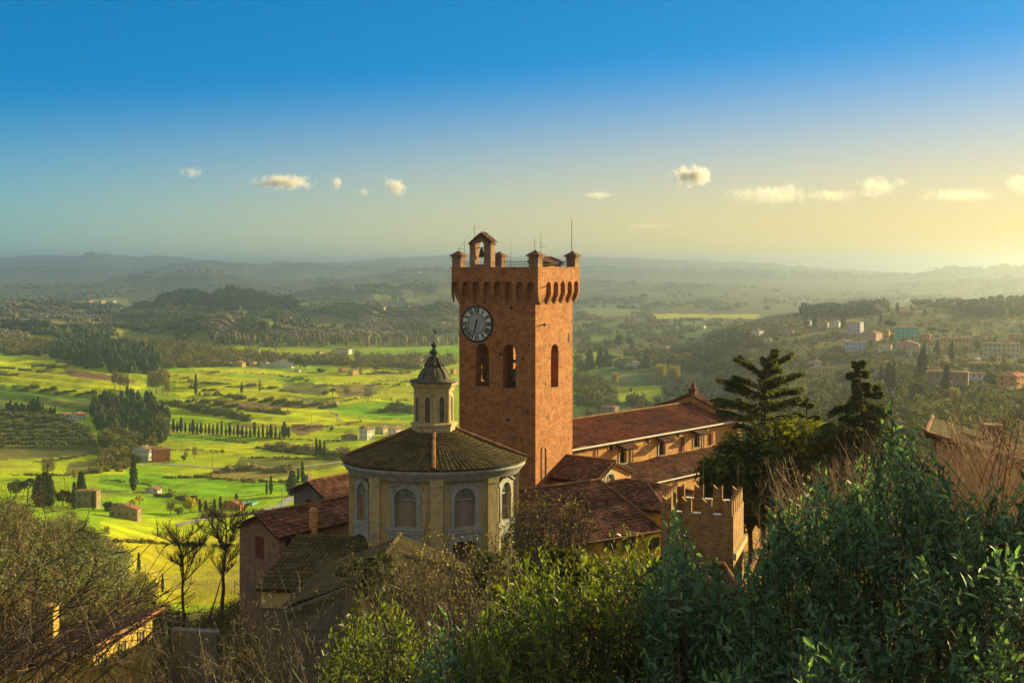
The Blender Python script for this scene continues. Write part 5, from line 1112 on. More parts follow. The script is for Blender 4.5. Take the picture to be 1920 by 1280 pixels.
# single trees of the left valley
for kind, px, py, h, wd, lb in (
 ('bare', 676, 700, 38, 1.3, 'large spreading bare tree beside the small dark farm in the valley'), ('bare', 664, 700, 28, 1.1, 'bare tree directly left of the large spreading valley tree'),
 ('spring', 357, 962, 34, 1.0, 'bright yellow flowering tree by the road junction'), ('spring', 261, 946, 22, 1.1, 'yellow round tree behind the low orange-ended house'), ('spring', 250, 950, 15, 1.4, 'low yellow bush tree touching the orange-ended house'),
 ('bare', 215, 735, 42, .7, 'bare poplar, leftmost of the group on the terrace edge'), ('bare', 225, 738, 38, .7, 'bare poplar, second in the group on the terrace edge'), ('bare', 236, 736, 40, .7, 'bare poplar, third in the group on the terrace edge'), ('bare', 282, 738, 48, .7, 'tall bare poplar above the lower hedge, left one of the big clump'), ('buds', 293, 742, 50, .75, 'pale budding poplar in the big clump above the hedge'), ('bare', 305, 742, 54, .75, 'tallest bare poplar of the big clump above the hedge'), ('spring', 316, 722, 26, .8, 'golden tree at the right edge of the poplar clump'), ('bare', 313, 745, 40, .7, 'rightmost bare poplar of the big clump above the hedge'),
 ('bare', 348, 862, 20, 1, 'small bare tree right of the red and white farmhouse'), ('bare', 365, 862, 26, .9, 'tan bare tree in the meadow right of the farmhouse'), ('broad', 344, 868, 13, 1, 'small round dark tree by the farm drive'),
 ('bare', 90, 898, 46, 1.2, 'large tan bare tree in front of the olive grove'), ('buds', 140, 903, 26, .8, 'thin lime-tinged tree beside the green field'), ('broad', 195, 838, 34, 1.3, 'light green tree at the left end of the farm hedge'),
 ('broad', 563, 690, 26, 1.1, 'dark broad tree right of the long white village building'), ('broad', 571, 694, 22, 1, 'smaller dark tree by the right end of the village'), ('pine', 468, 680, 14, 1.2, 'dark umbrella pine in the middle of the village'), ('bare', 690, 757, 32, 1.2, 'grey bare tree in the low meadows left of the lantern'), ('bare', 650, 745, 22, 1.6, 'brown thicket tree beside the umbrella pine'), ('broad', 609, 745, 14, 1.3, 'dark tree left of the thicket in the middle of the terraces'),
 ('darkbush', 602, 700, 9, 1.8, 'dark low clump beside the small farm in the flat meadow'), ('broad', 680, 815, 18, 1.1, 'dark tree before the white houses by the chapel roof'), ('broad', 622, 812, 14, .8, 'small dark tree at the corner of the bright green field'), ('spring', 512, 755, 13, 1.1, 'small golden tree on the terraces'), ('broad', 430, 745, 9, 1.3, 'small bush tree on the terrace left of the golden tree'),
 ('broad', 30, 935, 42, 1.1, 'round evergreen tree in the lower left garden'), ('pine', 52, 945, 50, .9, 'dark umbrella pine in the lower left garden'), ('bigcypress', 84, 950, 62, 1.1, 'broad dark conifer, tallest of the lower left garden'), ('bigcypress', 72, 950, 56, 1.2, 'dark conifer left of the tallest garden conifer'), ('bigcypress', 93, 952, 58, .9, 'narrow dark conifer right of the tallest garden conifer'), ('broad', 118, 948, 34, 1.1, 'dark tree left of the brick farmhouse'), ('broad', 130, 948, 26, 1.2, 'low dark tree touching the brick farmhouse'), ('cypress', 139, 955, 50, 1.0, 'dark cypress at the left corner of the brick farmhouse'), ('cypress', 175, 955, 34, 1.1, 'dark cypress before the brick farmhouse'),
 ('darkbush', 205, 958, 22, 1.2, 'dark rounded bush between the two farmhouses by the road'), ('bare', 320, 965, 30, 1.3, 'tan bare thicket tree left of the yellow flowering tree'), ('broad', 335, 968, 18, 1.3, 'low dark tree under the yellow flowering tree'), ('bare', 200, 1010, 26, 1.1, 'bare tree by the dark hedge on the yellow slope'), ('darkbush', 218, 1018, 11, 1.2, 'small dark bush on the hedge of the yellow slope'),
 ('conifer', 152, 948, 60, .9, 'dark leaning conifer behind the brick farmhouse')):
    tree(kind, px, py, h, lb, 'bush' if kind == 'darkbush' else 'tree', wide=wd)
# trees seen right of the tower
for kind, px, py, h, wd, lb in (
 ('cypress', 1216, 609, 15, 1.3, 'dark cypress on the far plain, tallest of the spaced line'), ('cypress', 1230, 608, 8, 1.5, 'little cypress right of the tallest on the far plain'), ('cypress', 1237, 608, 7, 1.5, 'smallest cypress in the spaced line on the far plain'), ('broad', 1176, 606, 11, 1, 'round tree at the left of the spaced line on the far plain'), ('cypress', 1185, 605, 9, 1.2, 'thin cypress next to the round far tree'), ('cypress', 1266, 609, 13, 1.4, 'pointed cypress below the bright yellow field'), ('broad', 1275, 609, 13, 1, 'round tree beside the pointed cypress below the yellow field'), ('cypress', 1300, 610, 10, 1.4, 'short cypress right of the round tree below the yellow field'), ('broad', 1080, 610, 16, .6, 'oval dark tree just right of the tower'),
 ('pine', 1278, 645, 16, 1.3, 'left one of the two flat-topped pines on the plain'), ('pine', 1296, 648, 15, 1.3, 'right one of the two flat-topped pines on the plain'),
 ('buds', 1240, 722, 44, 1.1, 'big pale yellow budding tree over the dark lane, left of two'), ('buds', 1264, 722, 42, 1.1, 'big pale yellow budding tree over the dark lane, right of two'), ('buds', 1290, 690, 32, 1, 'pale green tree behind the two budding trees'), ('buds', 1272, 688, 26, 1, 'smaller pale tree behind the two budding trees'), ('buds', 1153, 725, 32, .9, 'yellowish tree beside the tower above the small meadow'), ('broad', 1164, 655, 32, 1.2, 'dark tree clump left of the long white hall'), ('broad', 1180, 652, 26, 1.1, 'second dark tree behind the long white hall'), ('pine', 1145, 690, 26, 1, 'dark umbrella pine left of the long white hall'), ('conifer', 1213, 690, 34, 1, 'dark conifer right of the long white hall'), ('conifer', 1125, 690, 36, 1, 'dark conifer next to the tower wall'), ('conifer', 1106, 692, 34, 1.1, 'dark conifer close to the tower wall'), ('conifer', 1137, 688, 30, 1.1, 'third dark conifer in the clump by the tower'),
 ('bigcypress', 1667, 733, 52, .75, 'dark cypress on the slope right of the layered cedar'), ('bigcypress', 1652, 725, 40, .55, 'slim cypress close right of the layered cedar'), ('bigcypress', 1675, 735, 50, .6, 'cypress touching the dark cypress right of the cedar'), ('cypress', 1539, 768, 26, .9, 'small cypress at the foot of the hill between the cedars'),
 ('bigcypress', 1683, 590, 22, 1, 'cypress on the hilltop behind the turquoise house'), ('cypress', 1709, 590, 18, 1.3, 'cypress right of the one behind the turquoise house'), ('bigcypress', 1734, 592, 16, 1, 'squat cypress on the hilltop left of the far house'), ('bigcypress', 1755, 590, 14, 1.1, 'squat dark tree on the hilltop right of the far house'), ('bigcypress', 1582, 615, 28, .8, 'dark cypress left of the lilac house'), ('bigcypress', 1511, 615, 22, 1.1, 'broad dark tree at the left end of the hill village'), ('bigcypress', 1528, 612, 26, 1.2, 'dark tree clump left of the small pink house'), ('cypress', 1554, 612, 24, 1, 'thin cypress behind the small pink house'), ('bigcypress', 1651, 608, 20, 1, 'round-topped cypress behind the pink hip-roofed house'), ('pine', 1670, 640, 44, .55, 'tall slim pine between the pink and turquoise houses'), ('pine', 1747, 636, 24, .9, 'dark wide umbrella pine right of the turquoise house'), ('pine', 1770, 638, 22, 1.0, 'second wide umbrella pine right of the turquoise house'),
 ('bigcypress', 1733, 668, 28, .7, 'dark cypress in front of the cream village houses'), ('bigcypress', 1758, 672, 34, .8, 'dark cypress between the long ochre and cream houses'), ('bigcypress', 1785, 680, 38, .8, 'dark cypress below the long ochre house'), ('broad', 1833, 660, 22, 1.0, 'tree left of the large cream building'), ('cypress', 1864, 665, 32, .9, 'cypress in front of the large cream building'), ('conifer', 1730, 715, 58, .9, 'layered dark conifer before the brown convent'), ('bigcypress', 1775, 745, 60, .9, 'big evergreen in front of the convent wall'), ('buds', 1790, 760, 40, .9, 'pale yellow bush tree below the convent wall'), ('broad', 1720, 750, 40, 1.3, 'dark tree left of the brown convent'), ('broad', 1860, 730, 36, 1.2, 'dark trees left of the red-roofed house'), ('cypress', 1390, 630, 14, 1, 'cypress on the slope left of the white roadside villa'), ('cypress', 1355, 635, 12, 1.3, 'short cypress on the lower right slope'), ('cypress', 1347, 636, 13, 1.2, 'thin cypress beside the short one on the lower right slope'), ('cypress', 1365, 634, 12, 1.2, 'third cypress of the little row on the lower right slope')):
    tree(kind, px, py, h, lb, 'cypress' if 'cypress' in kind else 'tree', wide=wd)
for L in PROTO.values():
    for root, used in L:
        if not used:
            for ch in list(root.children): bpy.data.objects.remove(ch)
            bpy.data.objects.remove(root)

# ================================================================ woods that read as one mass
def wood(name, label, n, poly, h, mat, kind='round', sub=0, dmin=200, wide=.5, cat='wood', filt=None, var=.22):
    poly = np.array(poly, float); x0, y0 = poly.min(0); x1, y1 = poly.max(0); got = []
    while sum(map(len, got)) < n:
        p = np.stack([rng.uniform(x0, x1, 4*n), rng.uniform(y0, y1, 4*n)], -1); p = p[inside(poly, p[:, 0], p[:, 1])]
        dens = vnoise(p[:, 0]/22, p[:, 1]/6, 41) > .30; p = p[dens]
        if filt is not None: p = p[filt(p)]
        got.append(p)
    p = np.concatenate(got)[:n]; c = hit(p[:, 0], p[:, 1], dmin); hh = rng.uniform(h[0], h[1], n)
    v, f = (ICO0, ICO1, ICO2)[sub]; nvv = len(v)
    if kind == 'cone':
        w3 = np.stack([hh*.30, hh*.30, hh*.55], -1)
        vv = v.copy(); k = np.clip((v[:, 2]+1)/2, 0, 1); vv[:, :2] *= (1.25-1.1*k)[:, None]
    elif kind == 'column':
        w3 = np.stack([hh*.16, hh*.16, hh*.55], -1); vv = v
    else:
        w3 = np.stack([hh*wide*rng.uniform(.8, 1.3, n), hh*wide*rng.uniform(.8, 1.3, n), hh*.52], -1); vv = v
    V = vv[None]*w3[:, None]*(1+.30*rng.normal(size=(n, nvv, 1)).clip(-1.4, 1.4)); V = V+c[:, None]+np.stack([0*hh, 0*hh, hh*.48], -1)[:, None]
    tint = np.clip(.5+rng.normal(0, var, (n, 1))+rng.normal(0, .12, (n, nvv)), 0, 1).ravel()
    m = MB(); m.arr(V.reshape(-1, 3), tris=(f[None]+np.arange(n)[:, None, None]*nvv).reshape(-1, 3), tint=tint)
    o = m.build(name, MT[mat]); return tag(o, label, cat, kind='stuff')
def leafwood(name, label, n, poly, h, mat, per=70, dmin=200, wide=.5, cat='wood', size=.16, hz=.5, filt=None):
    """denser leaf-spray version for nearer thickets"""
    poly = np.array(poly, float); x0, y0 = poly.min(0); x1, y1 = poly.max(0)
    p = np.stack([rng.uniform(x0, x1, 8*n), rng.uniform(y0, y1, 8*n)], -1); p = p[inside(poly, p[:, 0], p[:, 1])]; p = p[vnoise(p[:, 0]/22, p[:, 1]/8, 43) > .25]
    if filt is not None: p = p[filt(p)]
    p = p[:n]; n = len(p)
    c = hit(p[:, 0], p[:, 1], dmin); hh = rng.uniform(h[0], h[1], n)
    off = nrm(rng.normal(size=(n, per, 3)))*(rng.random((n, per, 1))**.4); off[..., 2] = np.abs(off[..., 2])*.9+.02
    pos = c[:, None]+off*np.stack([hh*wide, hh*wide, hh], -1)[:, None]*(1+.35*rng.normal(size=(n, per, 1)).clip(-1, 1))
    nn = nrm(off+rng.normal(0, .5, off.shape)+np.array([0, 0, .3])); tint = np.clip(.5+rng.normal(0, .2, (n, 1))+rng.normal(0, .18, (n, per)), 0, 1)
    m = MB(); quads_at(m, pos.reshape(-1, 3), nn.reshape(-1, 3), (hh[:, None]*size*rng.uniform(.5, 1.2, (n, per))).ravel(), tint.ravel())
    o = m.build(name, MT[mat]); return tag(o, label, cat, kind='stuff')
RID = [(-250, 566), (0, 560), (90, 563), (160, 571), (230, 574), (290, 560), (330, 553), (400, 555), (440, 548), (480, 552), (540, 560), (600, 574), (650, 568), (760, 572), (860, 576), (860, 648), (700, 640), (640, 638), (430, 646), (300, 640), (200, 636), (0, 636), (-250, 636)]
open_ = lambda p: ~(inside(FIELDS[2][0], p[:, 0], p[:, 1]) | inside(FIELDS[3][0], p[:, 0], p[:, 1]) | inside(FIELDS[4][0], p[:, 0], p[:, 1]) | inside(FIELDS[5][0], p[:, 0], p[:, 1]))
wood('bare_woodland', 'brown leafless woods covering the middle hills left of the tower', 8500, RID, (4, 7), 'greytwig', var=.10, filt=lambda p: open_(p) & (vnoise(p[:, 0]/60, p[:, 1]/14, 7) > .46) & (vnoise(p[:, 0]/38, p[:, 1]/6, 8) > .36))
wood('evergreen_woodland', 'dark green woods in patches over the middle hills left of the tower', 7000, RID, (4, 9), 'broad', var=.14, filt=lambda p: open_(p) & (vnoise(p[:, 0]/60, p[:, 1]/14, 7) < .50) & (vnoise(p[:, 0]/38, p[:, 1]/6, 8) > .30))
wood('pine_knoll', 'dark pine wood on the rounded knoll on the middle hills', 900, [(285, 568), (330, 554), (400, 552), (440, 545), (480, 548), (545, 562), (560, 580), (480, 590), (330, 575)], (11, 17), 'conifer', 'cone', 1)
wood('far_woodland', 'hazy woods on the far hill ranges', 2600, [(-250, 545), (0, 532), (190, 532), (260, 514), (400, 511), (520, 530), (640, 522), (760, 510), (1090, 521), (1290, 532), (1500, 545), (1920, 520), (2100, 516), (2100, 575), (1500, 585), (860, 575), (0, 562), (-250, 560)], (6, 12), 'broad', wide=.8, var=.1, filt=lambda p: vnoise(p[:, 0]/44, p[:, 1]/7, 9) > .52)
wood('ridge_trees', 'tiny trees along the farthest wooded skyline', 2200, [(-250, 498), (140, 503), (330, 494), (400, 491), (500, 496), (690, 499), (840, 496), (1090, 499), (1330, 506), (1560, 511), (1715, 514), (1785, 499), (1920, 494), (2000, 498), (2000, 520), (1500, 525), (860, 510), (-250, 515)], (9, 15), 'broad', wide=.8)
wood('poplar_belt', 'pale leafless poplar belt along the valley stream', 300, [(395, 632), (480, 637), (600, 640), (700, 637), (860, 638), (860, 650), (700, 650), (560, 652), (400, 650)], (7, 13), 'greytwig', 'column', 1)
leafwood('hillside_thicket', 'mixed brown thicket between the left hill meadows and the village', 1900, [(-250, 640), (0, 640), (120, 642), (300, 645), (430, 660), (600, 674), (640, 660), (690, 672), (860, 672), (860, 690), (700, 690), (560, 684), (330, 692), (290, 690), (280, 660), (110, 650), (80, 668), (-250, 668)], (5, 10), 'scrub', 50)
wood('conifer_wood', 'dense dark conifer wood above the hilltop meadow on the left', 520, [(92, 672), (115, 655), (150, 646), (200, 645), (255, 660), (300, 684), (300, 702), (240, 700), (150, 688)], (12, 18), 'conifer', 'cone', 1)
wood('dark_grove', 'dark mixed grove around the half hidden orange house', 230, [(175, 760), (225, 742), (300, 765), (318, 790), (312, 835), (275, 838), (250, 825), (200, 820), (170, 800)], (6, 12), 'conifer', 'column', 2)
leafwood('grove_undergrowth', 'brownish undergrowth at the foot of the dark grove', 260, [(175, 750), (300, 760), (318, 800), (310, 838), (250, 840), (180, 805)], (4, 8), 'scrub', 60)
leafwood('farm_thicket', 'brown thicket left of the red and white farmhouse', 120, [(188, 842), (258, 838), (262, 868), (230, 884), (170, 890), (190, 860)], (3, 6), 'scrub', 60)
leafwood('olive_thicket', 'rounded olive green thicket below the dark grove', 70, [(188, 828), (225, 812), (255, 830), (258, 850), (200, 845)], (5, 9), 'broad', 80)
RH = [(1240, 700), (1290, 655), (1330, 628), (1380, 610), (1440, 602), (1500, 592), (1560, 585), (1620, 575), (1700, 578), (1800, 580), (2050, 570), (2050, 790), (1640, 800), (1500, 770), (1400, 740), (1330, 700)]
leafwood('village_hill_trees', 'hazy green trees and scrub over the village hill at the right', 1300, RH, (3, 7), 'broad', 55)
leafwood('village_hill_scrub', 'brown olive scrub between the trees of the village hill', 2600, RH, (1.5, 3.5), 'scrub', 30)
wood('hilltop_wood', 'wooded rounded hilltop behind the village', 420, [(1500, 585), (1560, 578), (1600, 566), (1640, 566), (1680, 580), (1640, 592), (1520, 596)], (9, 14), 'conifer', sub=1)
wood('right_skyline_wood', 'dark tree line on the hill crest at the right edge', 420, [(1800, 582), (1850, 576), (2050, 566), (2050, 588), (1850, 596)], (9, 14), 'conifer', sub=1)
leafwood('valley_trees', 'dark green trees and groves in the hazy valley right of the tower', 1100, [(1080, 620), (1250, 622), (1420, 620), (1420, 760), (1250, 740), (1200, 760), (1080, 770)], (5, 10), 'broad', 60, filt=lambda p: ~inside([(1120, 692), (1245, 692), (1245, 752), (1150, 752)], p[:, 0], p[:, 1]) & (vnoise(p[:, 0]/26, p[:, 1]/9, 19) > .45))
wood('far_plain_trees', 'tiny trees and hedges on the far plain right of the tower', 900, [(1080, 578), (1220, 578), (1230, 600), (1400, 602), (1420, 625), (1080, 622)], (4, 8), 'scrub', sub=0, filt=lambda p: vnoise(p[:, 0]/26, p[:, 1]/5, 23) > .55)
wood('small_olive_field', 'pale olive rows on the slope behind the church gable', 260, [(1250, 722), (1400, 712), (1440, 735), (1400, 752), (1250, 745)], (3.5, 5), 'olive', sub=1)
leafwood('ravine_thicket', 'dark thicket in the ravine behind the cedars', 700, [(1080, 740), (1160, 752), (1300, 748), (1500, 765), (1750, 775), (1960, 800), (1960, 900), (1080, 900)], (4, 8), 'broad', 60, dmin=130)
leafwood('left_scrub', 'olive and brown scrub covering the spur at the lower left', 900, [(-150, 940), (60, 948), (135, 962), (195, 1008), (255, 1062), (300, 1112), (330, 1180), (330, 1300), (-150, 1300)], (1.4, 3.4), 'scrub', 210, dmin=100, wide=.75, size=.068)
leafwood('left_olives', 'grey-green olives scattered on the spur at the lower left', 520, [(-150, 945), (60, 955), (135, 966), (195, 1010), (250, 1062), (290, 1110), (200, 1150), (-150, 1150)], (2.6, 4.2), 'olive', 200, dmin=100, wide=.6, size=.07)
leafwood('slope_scrub', 'dark scrub on the slope below the houses', 700, [(250, 1120), (440, 1140), (560, 1290), (-150, 1290), (-150, 1150)], (1.2, 2.4), 'scrub', 220, dmin=45, wide=.8, size=.05)

# hedges and overgrown terrace banks, each its own thing
def hedge(pts, hm, mat, label, dens=1.0, dmin=200, wide=.8):
    pts = np.array(pts, float); L = np.concatenate([[0], np.cumsum(np.hypot(*np.diff(pts, axis=0).T))]); n = int(L[-1]/1.6*dens)
    t = rng.random(n)*L[-1]; px, py = np.interp(t, L, pts[:, 0]), np.interp(t, L, pts[:, 1])+rng.normal(0, .4, n); c = hit(px, py, dmin); hh = hm*.78*rng.uniform(.6, 1.3, n)*(.6+.8*vnoise(t/9, t*0+3, 5))
    per = 46; off = nrm(rng.normal(size=(n, per, 3)))*(rng.random((n, per, 1))**.4); off[..., 2] = np.abs(off[..., 2])
    pos = c[:, None]+off*np.stack([hh*wide, hh*wide, hh], -1)[:, None]; nn = nrm(off+rng.normal(0, .5, off.shape))
    m = MB(); quads_at(m, pos.reshape(-1, 3), nn.reshape(-1, 3), (hh[:, None]*.2*rng.uniform(.5, 1.2, (n, per))).ravel(), np.clip(.5+rng.normal(0, .22, n*per), 0, 1))
    o = m.build('hedge', MT[mat]); tag(o, label, 'hedge')
for a in (([(330, 700), (420, 697), (500, 703)], 1.2, 'scrub', 'faint field edge at the top of the terraced fields'), ([(560, 722), (620, 726), (700, 722), (770, 726)], 1.3, 'scrub', 'low hedge across the middle of the flat meadows'), ([(640, 735), (700, 740), (775, 738)], 1.2, 'baretwig', 'reedy ditch line in the flat meadows near the lantern'), ([(600, 752), (680, 748), (770, 752)], 1.2, 'broad', 'dark ditch above the brightest low meadow'), ([(545, 800), (600, 802), (680, 795)], 1.4, 'scrub', 'hedge beside the brown ploughed field'), ([(330, 812), (420, 818), (560, 826), (640, 828)], 1.0, 'scrub', 'thin grass bank just below the cypress row'), ([(270, 838), (330, 845), (420, 848)], 1.0, 'broad', 'dark furrow in the meadow right of the farmhouse'), ([(190, 900), (240, 905), (300, 915), (330, 926)], 1.1, 'broad', 'winding ditch in the dark green field'), ([(60, 868), (120, 862), (185, 850)], 1.6, 'scrub', 'hedge under the olive grove'), ([(20, 890), (100, 893), (180, 888)], 1.5, 'scrub', 'hedge left of the dark green field'), ([(640, 690), (700, 694), (780, 696)], 1.6, 'scrub', 'hedge line behind the spreading bare tree'), ([(430, 668), (500, 672), (560, 674)], 2.0, 'scrub', 'hedge under the far sunlit field'), ([(700, 712), (740, 716), (780, 716)], 1.5, 'baretwig', 'pale reeds near the lantern'),
    ([(322, 708), (366, 716), (431, 725), (497, 729), (562, 738)], 2.2, 'scrub', 'uppermost thin hedge across the terraced fields'), ([(322, 716), (376, 721), (442, 728)], 2.2, 'scrub', 'second thin hedge, left part of the terraced fields'), ([(324, 728), (361, 729), (409, 738)], 2.4, 'scrub', 'short hedge below the tall lone cypress'),
    ([(370, 741), (409, 742), (453, 750), (519, 759), (584, 765), (634, 766)], 4, 'scrub', 'thick bushy hedge along the middle terrace'), ([(344, 754), (409, 763), (475, 772), (540, 778)], 4.2, 'scrub', 'dark overgrown bank along the lower terrace'), ([(300, 756), (344, 765), (392, 778), (431, 783), (464, 790)], 6, 'broad', 'tall dark hedge running right from the dark grove'),
    ([(501, 703), (540, 709), (582, 716)], 2.2, 'scrub', 'slanting hedge below the long white village building'), ([(593, 685), (620, 684), (654, 684)], 4, 'scrub', 'bushes above the flat meadow behind the small farm'), ([(372, 823), (422, 827), (466, 832)], 1.6, 'scrub', 'low hedge across the bright meadow under the cypress row'), ([(451, 859), (519, 860), (641, 863)], 1.5, 'scrub', 'field edge hedge left of the chapel roof'), ([(300, 896), (366, 896), (453, 903), (540, 906)], 1.8, 'scrub', 'long hedge above the darkest green field'),
    ([(500, 838), (560, 846), (655, 856)], 5, 'baretwig', 'brown leafless thicket strip left of the chapel roof'), ([(480, 842), (560, 851), (655, 860)], 3.2, 'broad', 'dark bramble strip below the brown leafless thicket'), ([(200, 1016), (270, 1019), (330, 1022), (440, 1026)], 1.5, 'broad', 'dark hedge across the yellow slope at the lower left'), ([(30, 724), (100, 739), (170, 744), (235, 748)], 3, 'broad', 'dark bank under the bright hilltop meadow'),
    ([(395, 890), (450, 882), (545, 886)], 4, 'baretwig', 'orchard rows of leafless vines above the dark green field'), ([(330, 760), (380, 770), (430, 778)], 4, 'broad', 'second dark hedge below the tall one'), ([(640, 700), (700, 702), (770, 700)], 3, 'scrub', 'hedge right of the spreading bare tree'), ([(700, 690), (740, 690), (790, 692)], 7, 'scrub', 'brown wood edge left of the tower and lantern'), ([(710, 775), (740, 768), (775, 775)], 7, 'broad', 'dark clump in the low meadow beside the lantern'), ([(560, 958), (500, 962), (450, 968), (380, 972)], 2.5, 'scrub', 'roadside bushes below the road'), ([(290, 930), (330, 935), (370, 945)], 3, 'scrub', 'bushes at the small yard beyond the road')):
    hedge(*a)
# ================================================================ houses of the valley and the village
def wallmat(n, c): 
    MT[n] = M(n, c, tuple(x*.86 for x in c), tuple(x*.72 for x in c), scale=.3, scale2=.9, streak=.85); return n
for n, c in (('white_wall', (.66, .65, .62)), ('cream_wall', (.62, .54, .36)), ('pink_wall', (.60, .36, .28)), ('lilac_wall', (.52, .47, .55)), ('blue_wall', (.40, .48, .62)), ('turquoise_wall', (.12, .50, .46)), ('ochre_wall', (.58, .42, .16)), ('orange_wall', (.62, .28, .08)), ('brown_wall', (.30, .22, .15)), ('red_wall', (.55, .16, .09))): wallmat(n, c)
MT['farroof'] = M('far_tiled_roof', (.26, .12, .07), (.32, .16, .09), (.18, .10, .07), scale=.4, scale2=1.2, bump=.3, bscale=5)
MT['redroof'] = M('red_far_roof', (.40, .10, .05), (.34, .10, .06), scale=.4, bump=.3, bscale=5)
def vhouse(px, py, wpx, hpx, th, wm, label, rmat='farroof', r=(1, 1), hip=True, cols=(2, 2), rows=2, rise=.28, name='house', chim=0, wm2=None, dmin=200, extra=None, cat='house'):
    if hpx >= 8 and chim == 0: chim = 1
    p = hit1(px, py, dmin); d = p[1]; th_ = th-math.degrees(math.atan2(p[0], p[1])); c_, s_ = math.cos(R(th_)), math.sin(R(th_))
    k = wpx*d/F/(abs(c_)*r[0]+abs(s_)*r[1])*(.96 if px > 1480 else 1.0); wx, ly = k*r[0], k*r[1]; h = hpx*d/F
    t = thing(name, label, cat, (p[0]+(abs(c_)*wx-abs(s_)*ly)/2*1.0, p[1], p[2]-.3), -R(th))
    h0 = h+.3
    m = MB(); m.box(-wx, 0, 0, ly, -2, h0); m.build('wall', MT[wm], t)
    m = MB(); ov = .5
    if hip:
        hh = min(wx, ly)/2+ov; X0, X1, Y0, Y1 = -wx-ov, ov, -ov, ly+ov; z0 = h0+.02; zr = z0+rise*hh
        if wx > ly: a, b = (X0+hh, (Y0+Y1)/2, zr), (X1-hh, (Y0+Y1)/2, zr)
        else: a, b = ((X0+X1)/2, Y0+hh, zr), ((X0+X1)/2, Y1-hh, zr)
        v = [(X0, Y0, z0), (X1, Y0, z0), (X1, Y1, z0), (X0, Y1, z0), (X0, Y0, z0+.18), (X1, Y0, z0+.18), (X1, Y1, z0+.18), (X0, Y1, z0+.18), a, b]
        if wx > ly: m.arr(v, [(3, 2, 1, 0), (0, 1, 5, 4), (1, 2, 6, 5), (2, 3, 7, 6), (3, 0, 4, 7), (4, 5, 9, 8), (6, 7, 8, 9)], [(5, 6, 9), (7, 4, 8)])
        else: m.arr(v, [(3, 2, 1, 0), (0, 1, 5, 4), (1, 2, 6, 5), (2, 3, 7, 6), (3, 0, 4, 7), (5, 6, 9, 8), (7, 4, 8, 9)], [(4, 5, 8), (6, 7, 9)])
    else:
        zr = h0+rise*wx/2
        m.prism([(-wx-ov, h0-rise*ov), (-wx/2, zr), (ov, h0-rise*ov), (ov, h0-rise*ov+.2), (-wx/2, zr+.22), (-wx-ov, h0-rise*ov+.2)], lambda x, z, tt: (x, tt, z), -ov, ly+ov)
        g = MB(); g.prism([(-wx, h0+.004), (0, h0+.004), (-wx/2, zr-.06)], lambda x, z, tt: (x, tt, z), .003, ly-.003); g.build('gable', MT[wm], t)
    rf = m.build('roof', MT[rmat], t)
    for q in range(chim): m = MB(); x = -wx*(.3+.4*q); m.box(x-.3, x+.3, ly*.4, ly*.4+.6, h0, zr+.9); m.build('chimney', MT[wm], rf)
    base = None
    def win(fn, u, z, w_, hh_):
        m = MB(); m.hexa([fn(u+a, z+b, o) for o in (-.05, .04) for a, b in ((-w_/2, 0), (w_/2, 0), (w_/2, hh_), (-w_/2, hh_))]); m.build('window', MT['shutter'], t)
    for (n, L, fn) in ((cols[0], wx, lambda u, z, o: (-u, -o, z)), (cols[1], ly, lambda u, z, o: (o, u, z))):
        for i in range(n):
            for j in range(rows): win(fn, L*(i+.5)/n, h0*(j+.36)/rows+.1, min(1.0, L/n*.45), min(1.5, h0/rows*.5))
    return t
# --- left valley
V = vhouse
V(270, 866, 36, 21, 30, 'white_wall', 'white left half of the farmhouse in the bright meadow', r=(1.6, .7), hip=False, cols=(4, 1), chim=1)
V(301, 868, 34, 24, 62, 'red_wall', 'red painted right half of the farmhouse in the bright meadow', 'farroof', r=(.8, 1), cols=(2, 2))
V(146, 789, 30, 10, 35, 'white_wall', 'white house with a red roof behind the olive grove', 'redroof', r=(1.2, .8), hip=False, rows=1)
V(120, 788, 22, 8, 35, 'brown_wall', 'low shaded barn left of the white house behind the olive grove', r=(1.4, .7), hip=False, rows=1, cols=(2, 0))
V(227, 777, 18, 15, 40, 'orange_wall', 'orange house half hidden in the dark grove', r=(.8, 1), hip=False, rows=2, cols=(1, 2))
V(166, 952, 44, 30, 6, 'brown_wall', 'square brick farmhouse among dark trees at the lower left', r=(1.3, .5), hip=True, cols=(3, 1), rows=2, rise=.2)
V(236, 974, 58, 18, 8, 'brown_wall', 'long low farmhouse with a sunlit orange end wall beside yellow bushes', r=(1.8, .5), hip=False, cols=(4, 1), rows=1)
V(288, 927, 30, 7, 20, 'white_wall', 'small white shed with clutter at the edge of the dark green field', r=(1.5, .6), hip=False, rows=1, cols=(2, 1))
V(448, 689, 26, 7, 30, 'ochre_wall', 'long yellow house at the left of the valley village', r=(1.6, .6), hip=False, rows=1, cols=(4, 1))
V(428, 686, 14, 6, 30, 'cream_wall', 'small cream house at the far left end of the valley village', r=(1.2, .7), rows=1)
V(408, 681, 16, 6, 30, 'white_wall', 'small white house set apart left of the valley village', r=(1.2, .7), rows=1)
V(474, 688, 14, 8, 30, 'pink_wall', 'little pink house in the middle of the valley village', r=(1.2, .7), rows=1)
V(497, 690, 18, 8, 25, 'white_wall', 'white house left of the long white hall in the valley village', r=(1.2, .7), rows=1)
V(530, 691, 44, 9, 15, 'white_wall', 'long white hall at the right of the valley village', r=(2.2, .6), hip=False, rows=1, cols=(6, 1))
V(558, 697, 12, 4, 25, 'white_wall', 'tiny white shed below the long white hall', r=(1.2, .7), rows=1, cols=(1, 1))
V(643, 665, 34, 9, 25, 'white_wall', 'wide white house with a tile roof under the brown woods', r=(2, .7), rows=1, cols=(5, 1))
V(600, 669, 14, 7, 35, 'cream_wall', 'cream house left of the wide white house', r=(1, 1), rows=1)
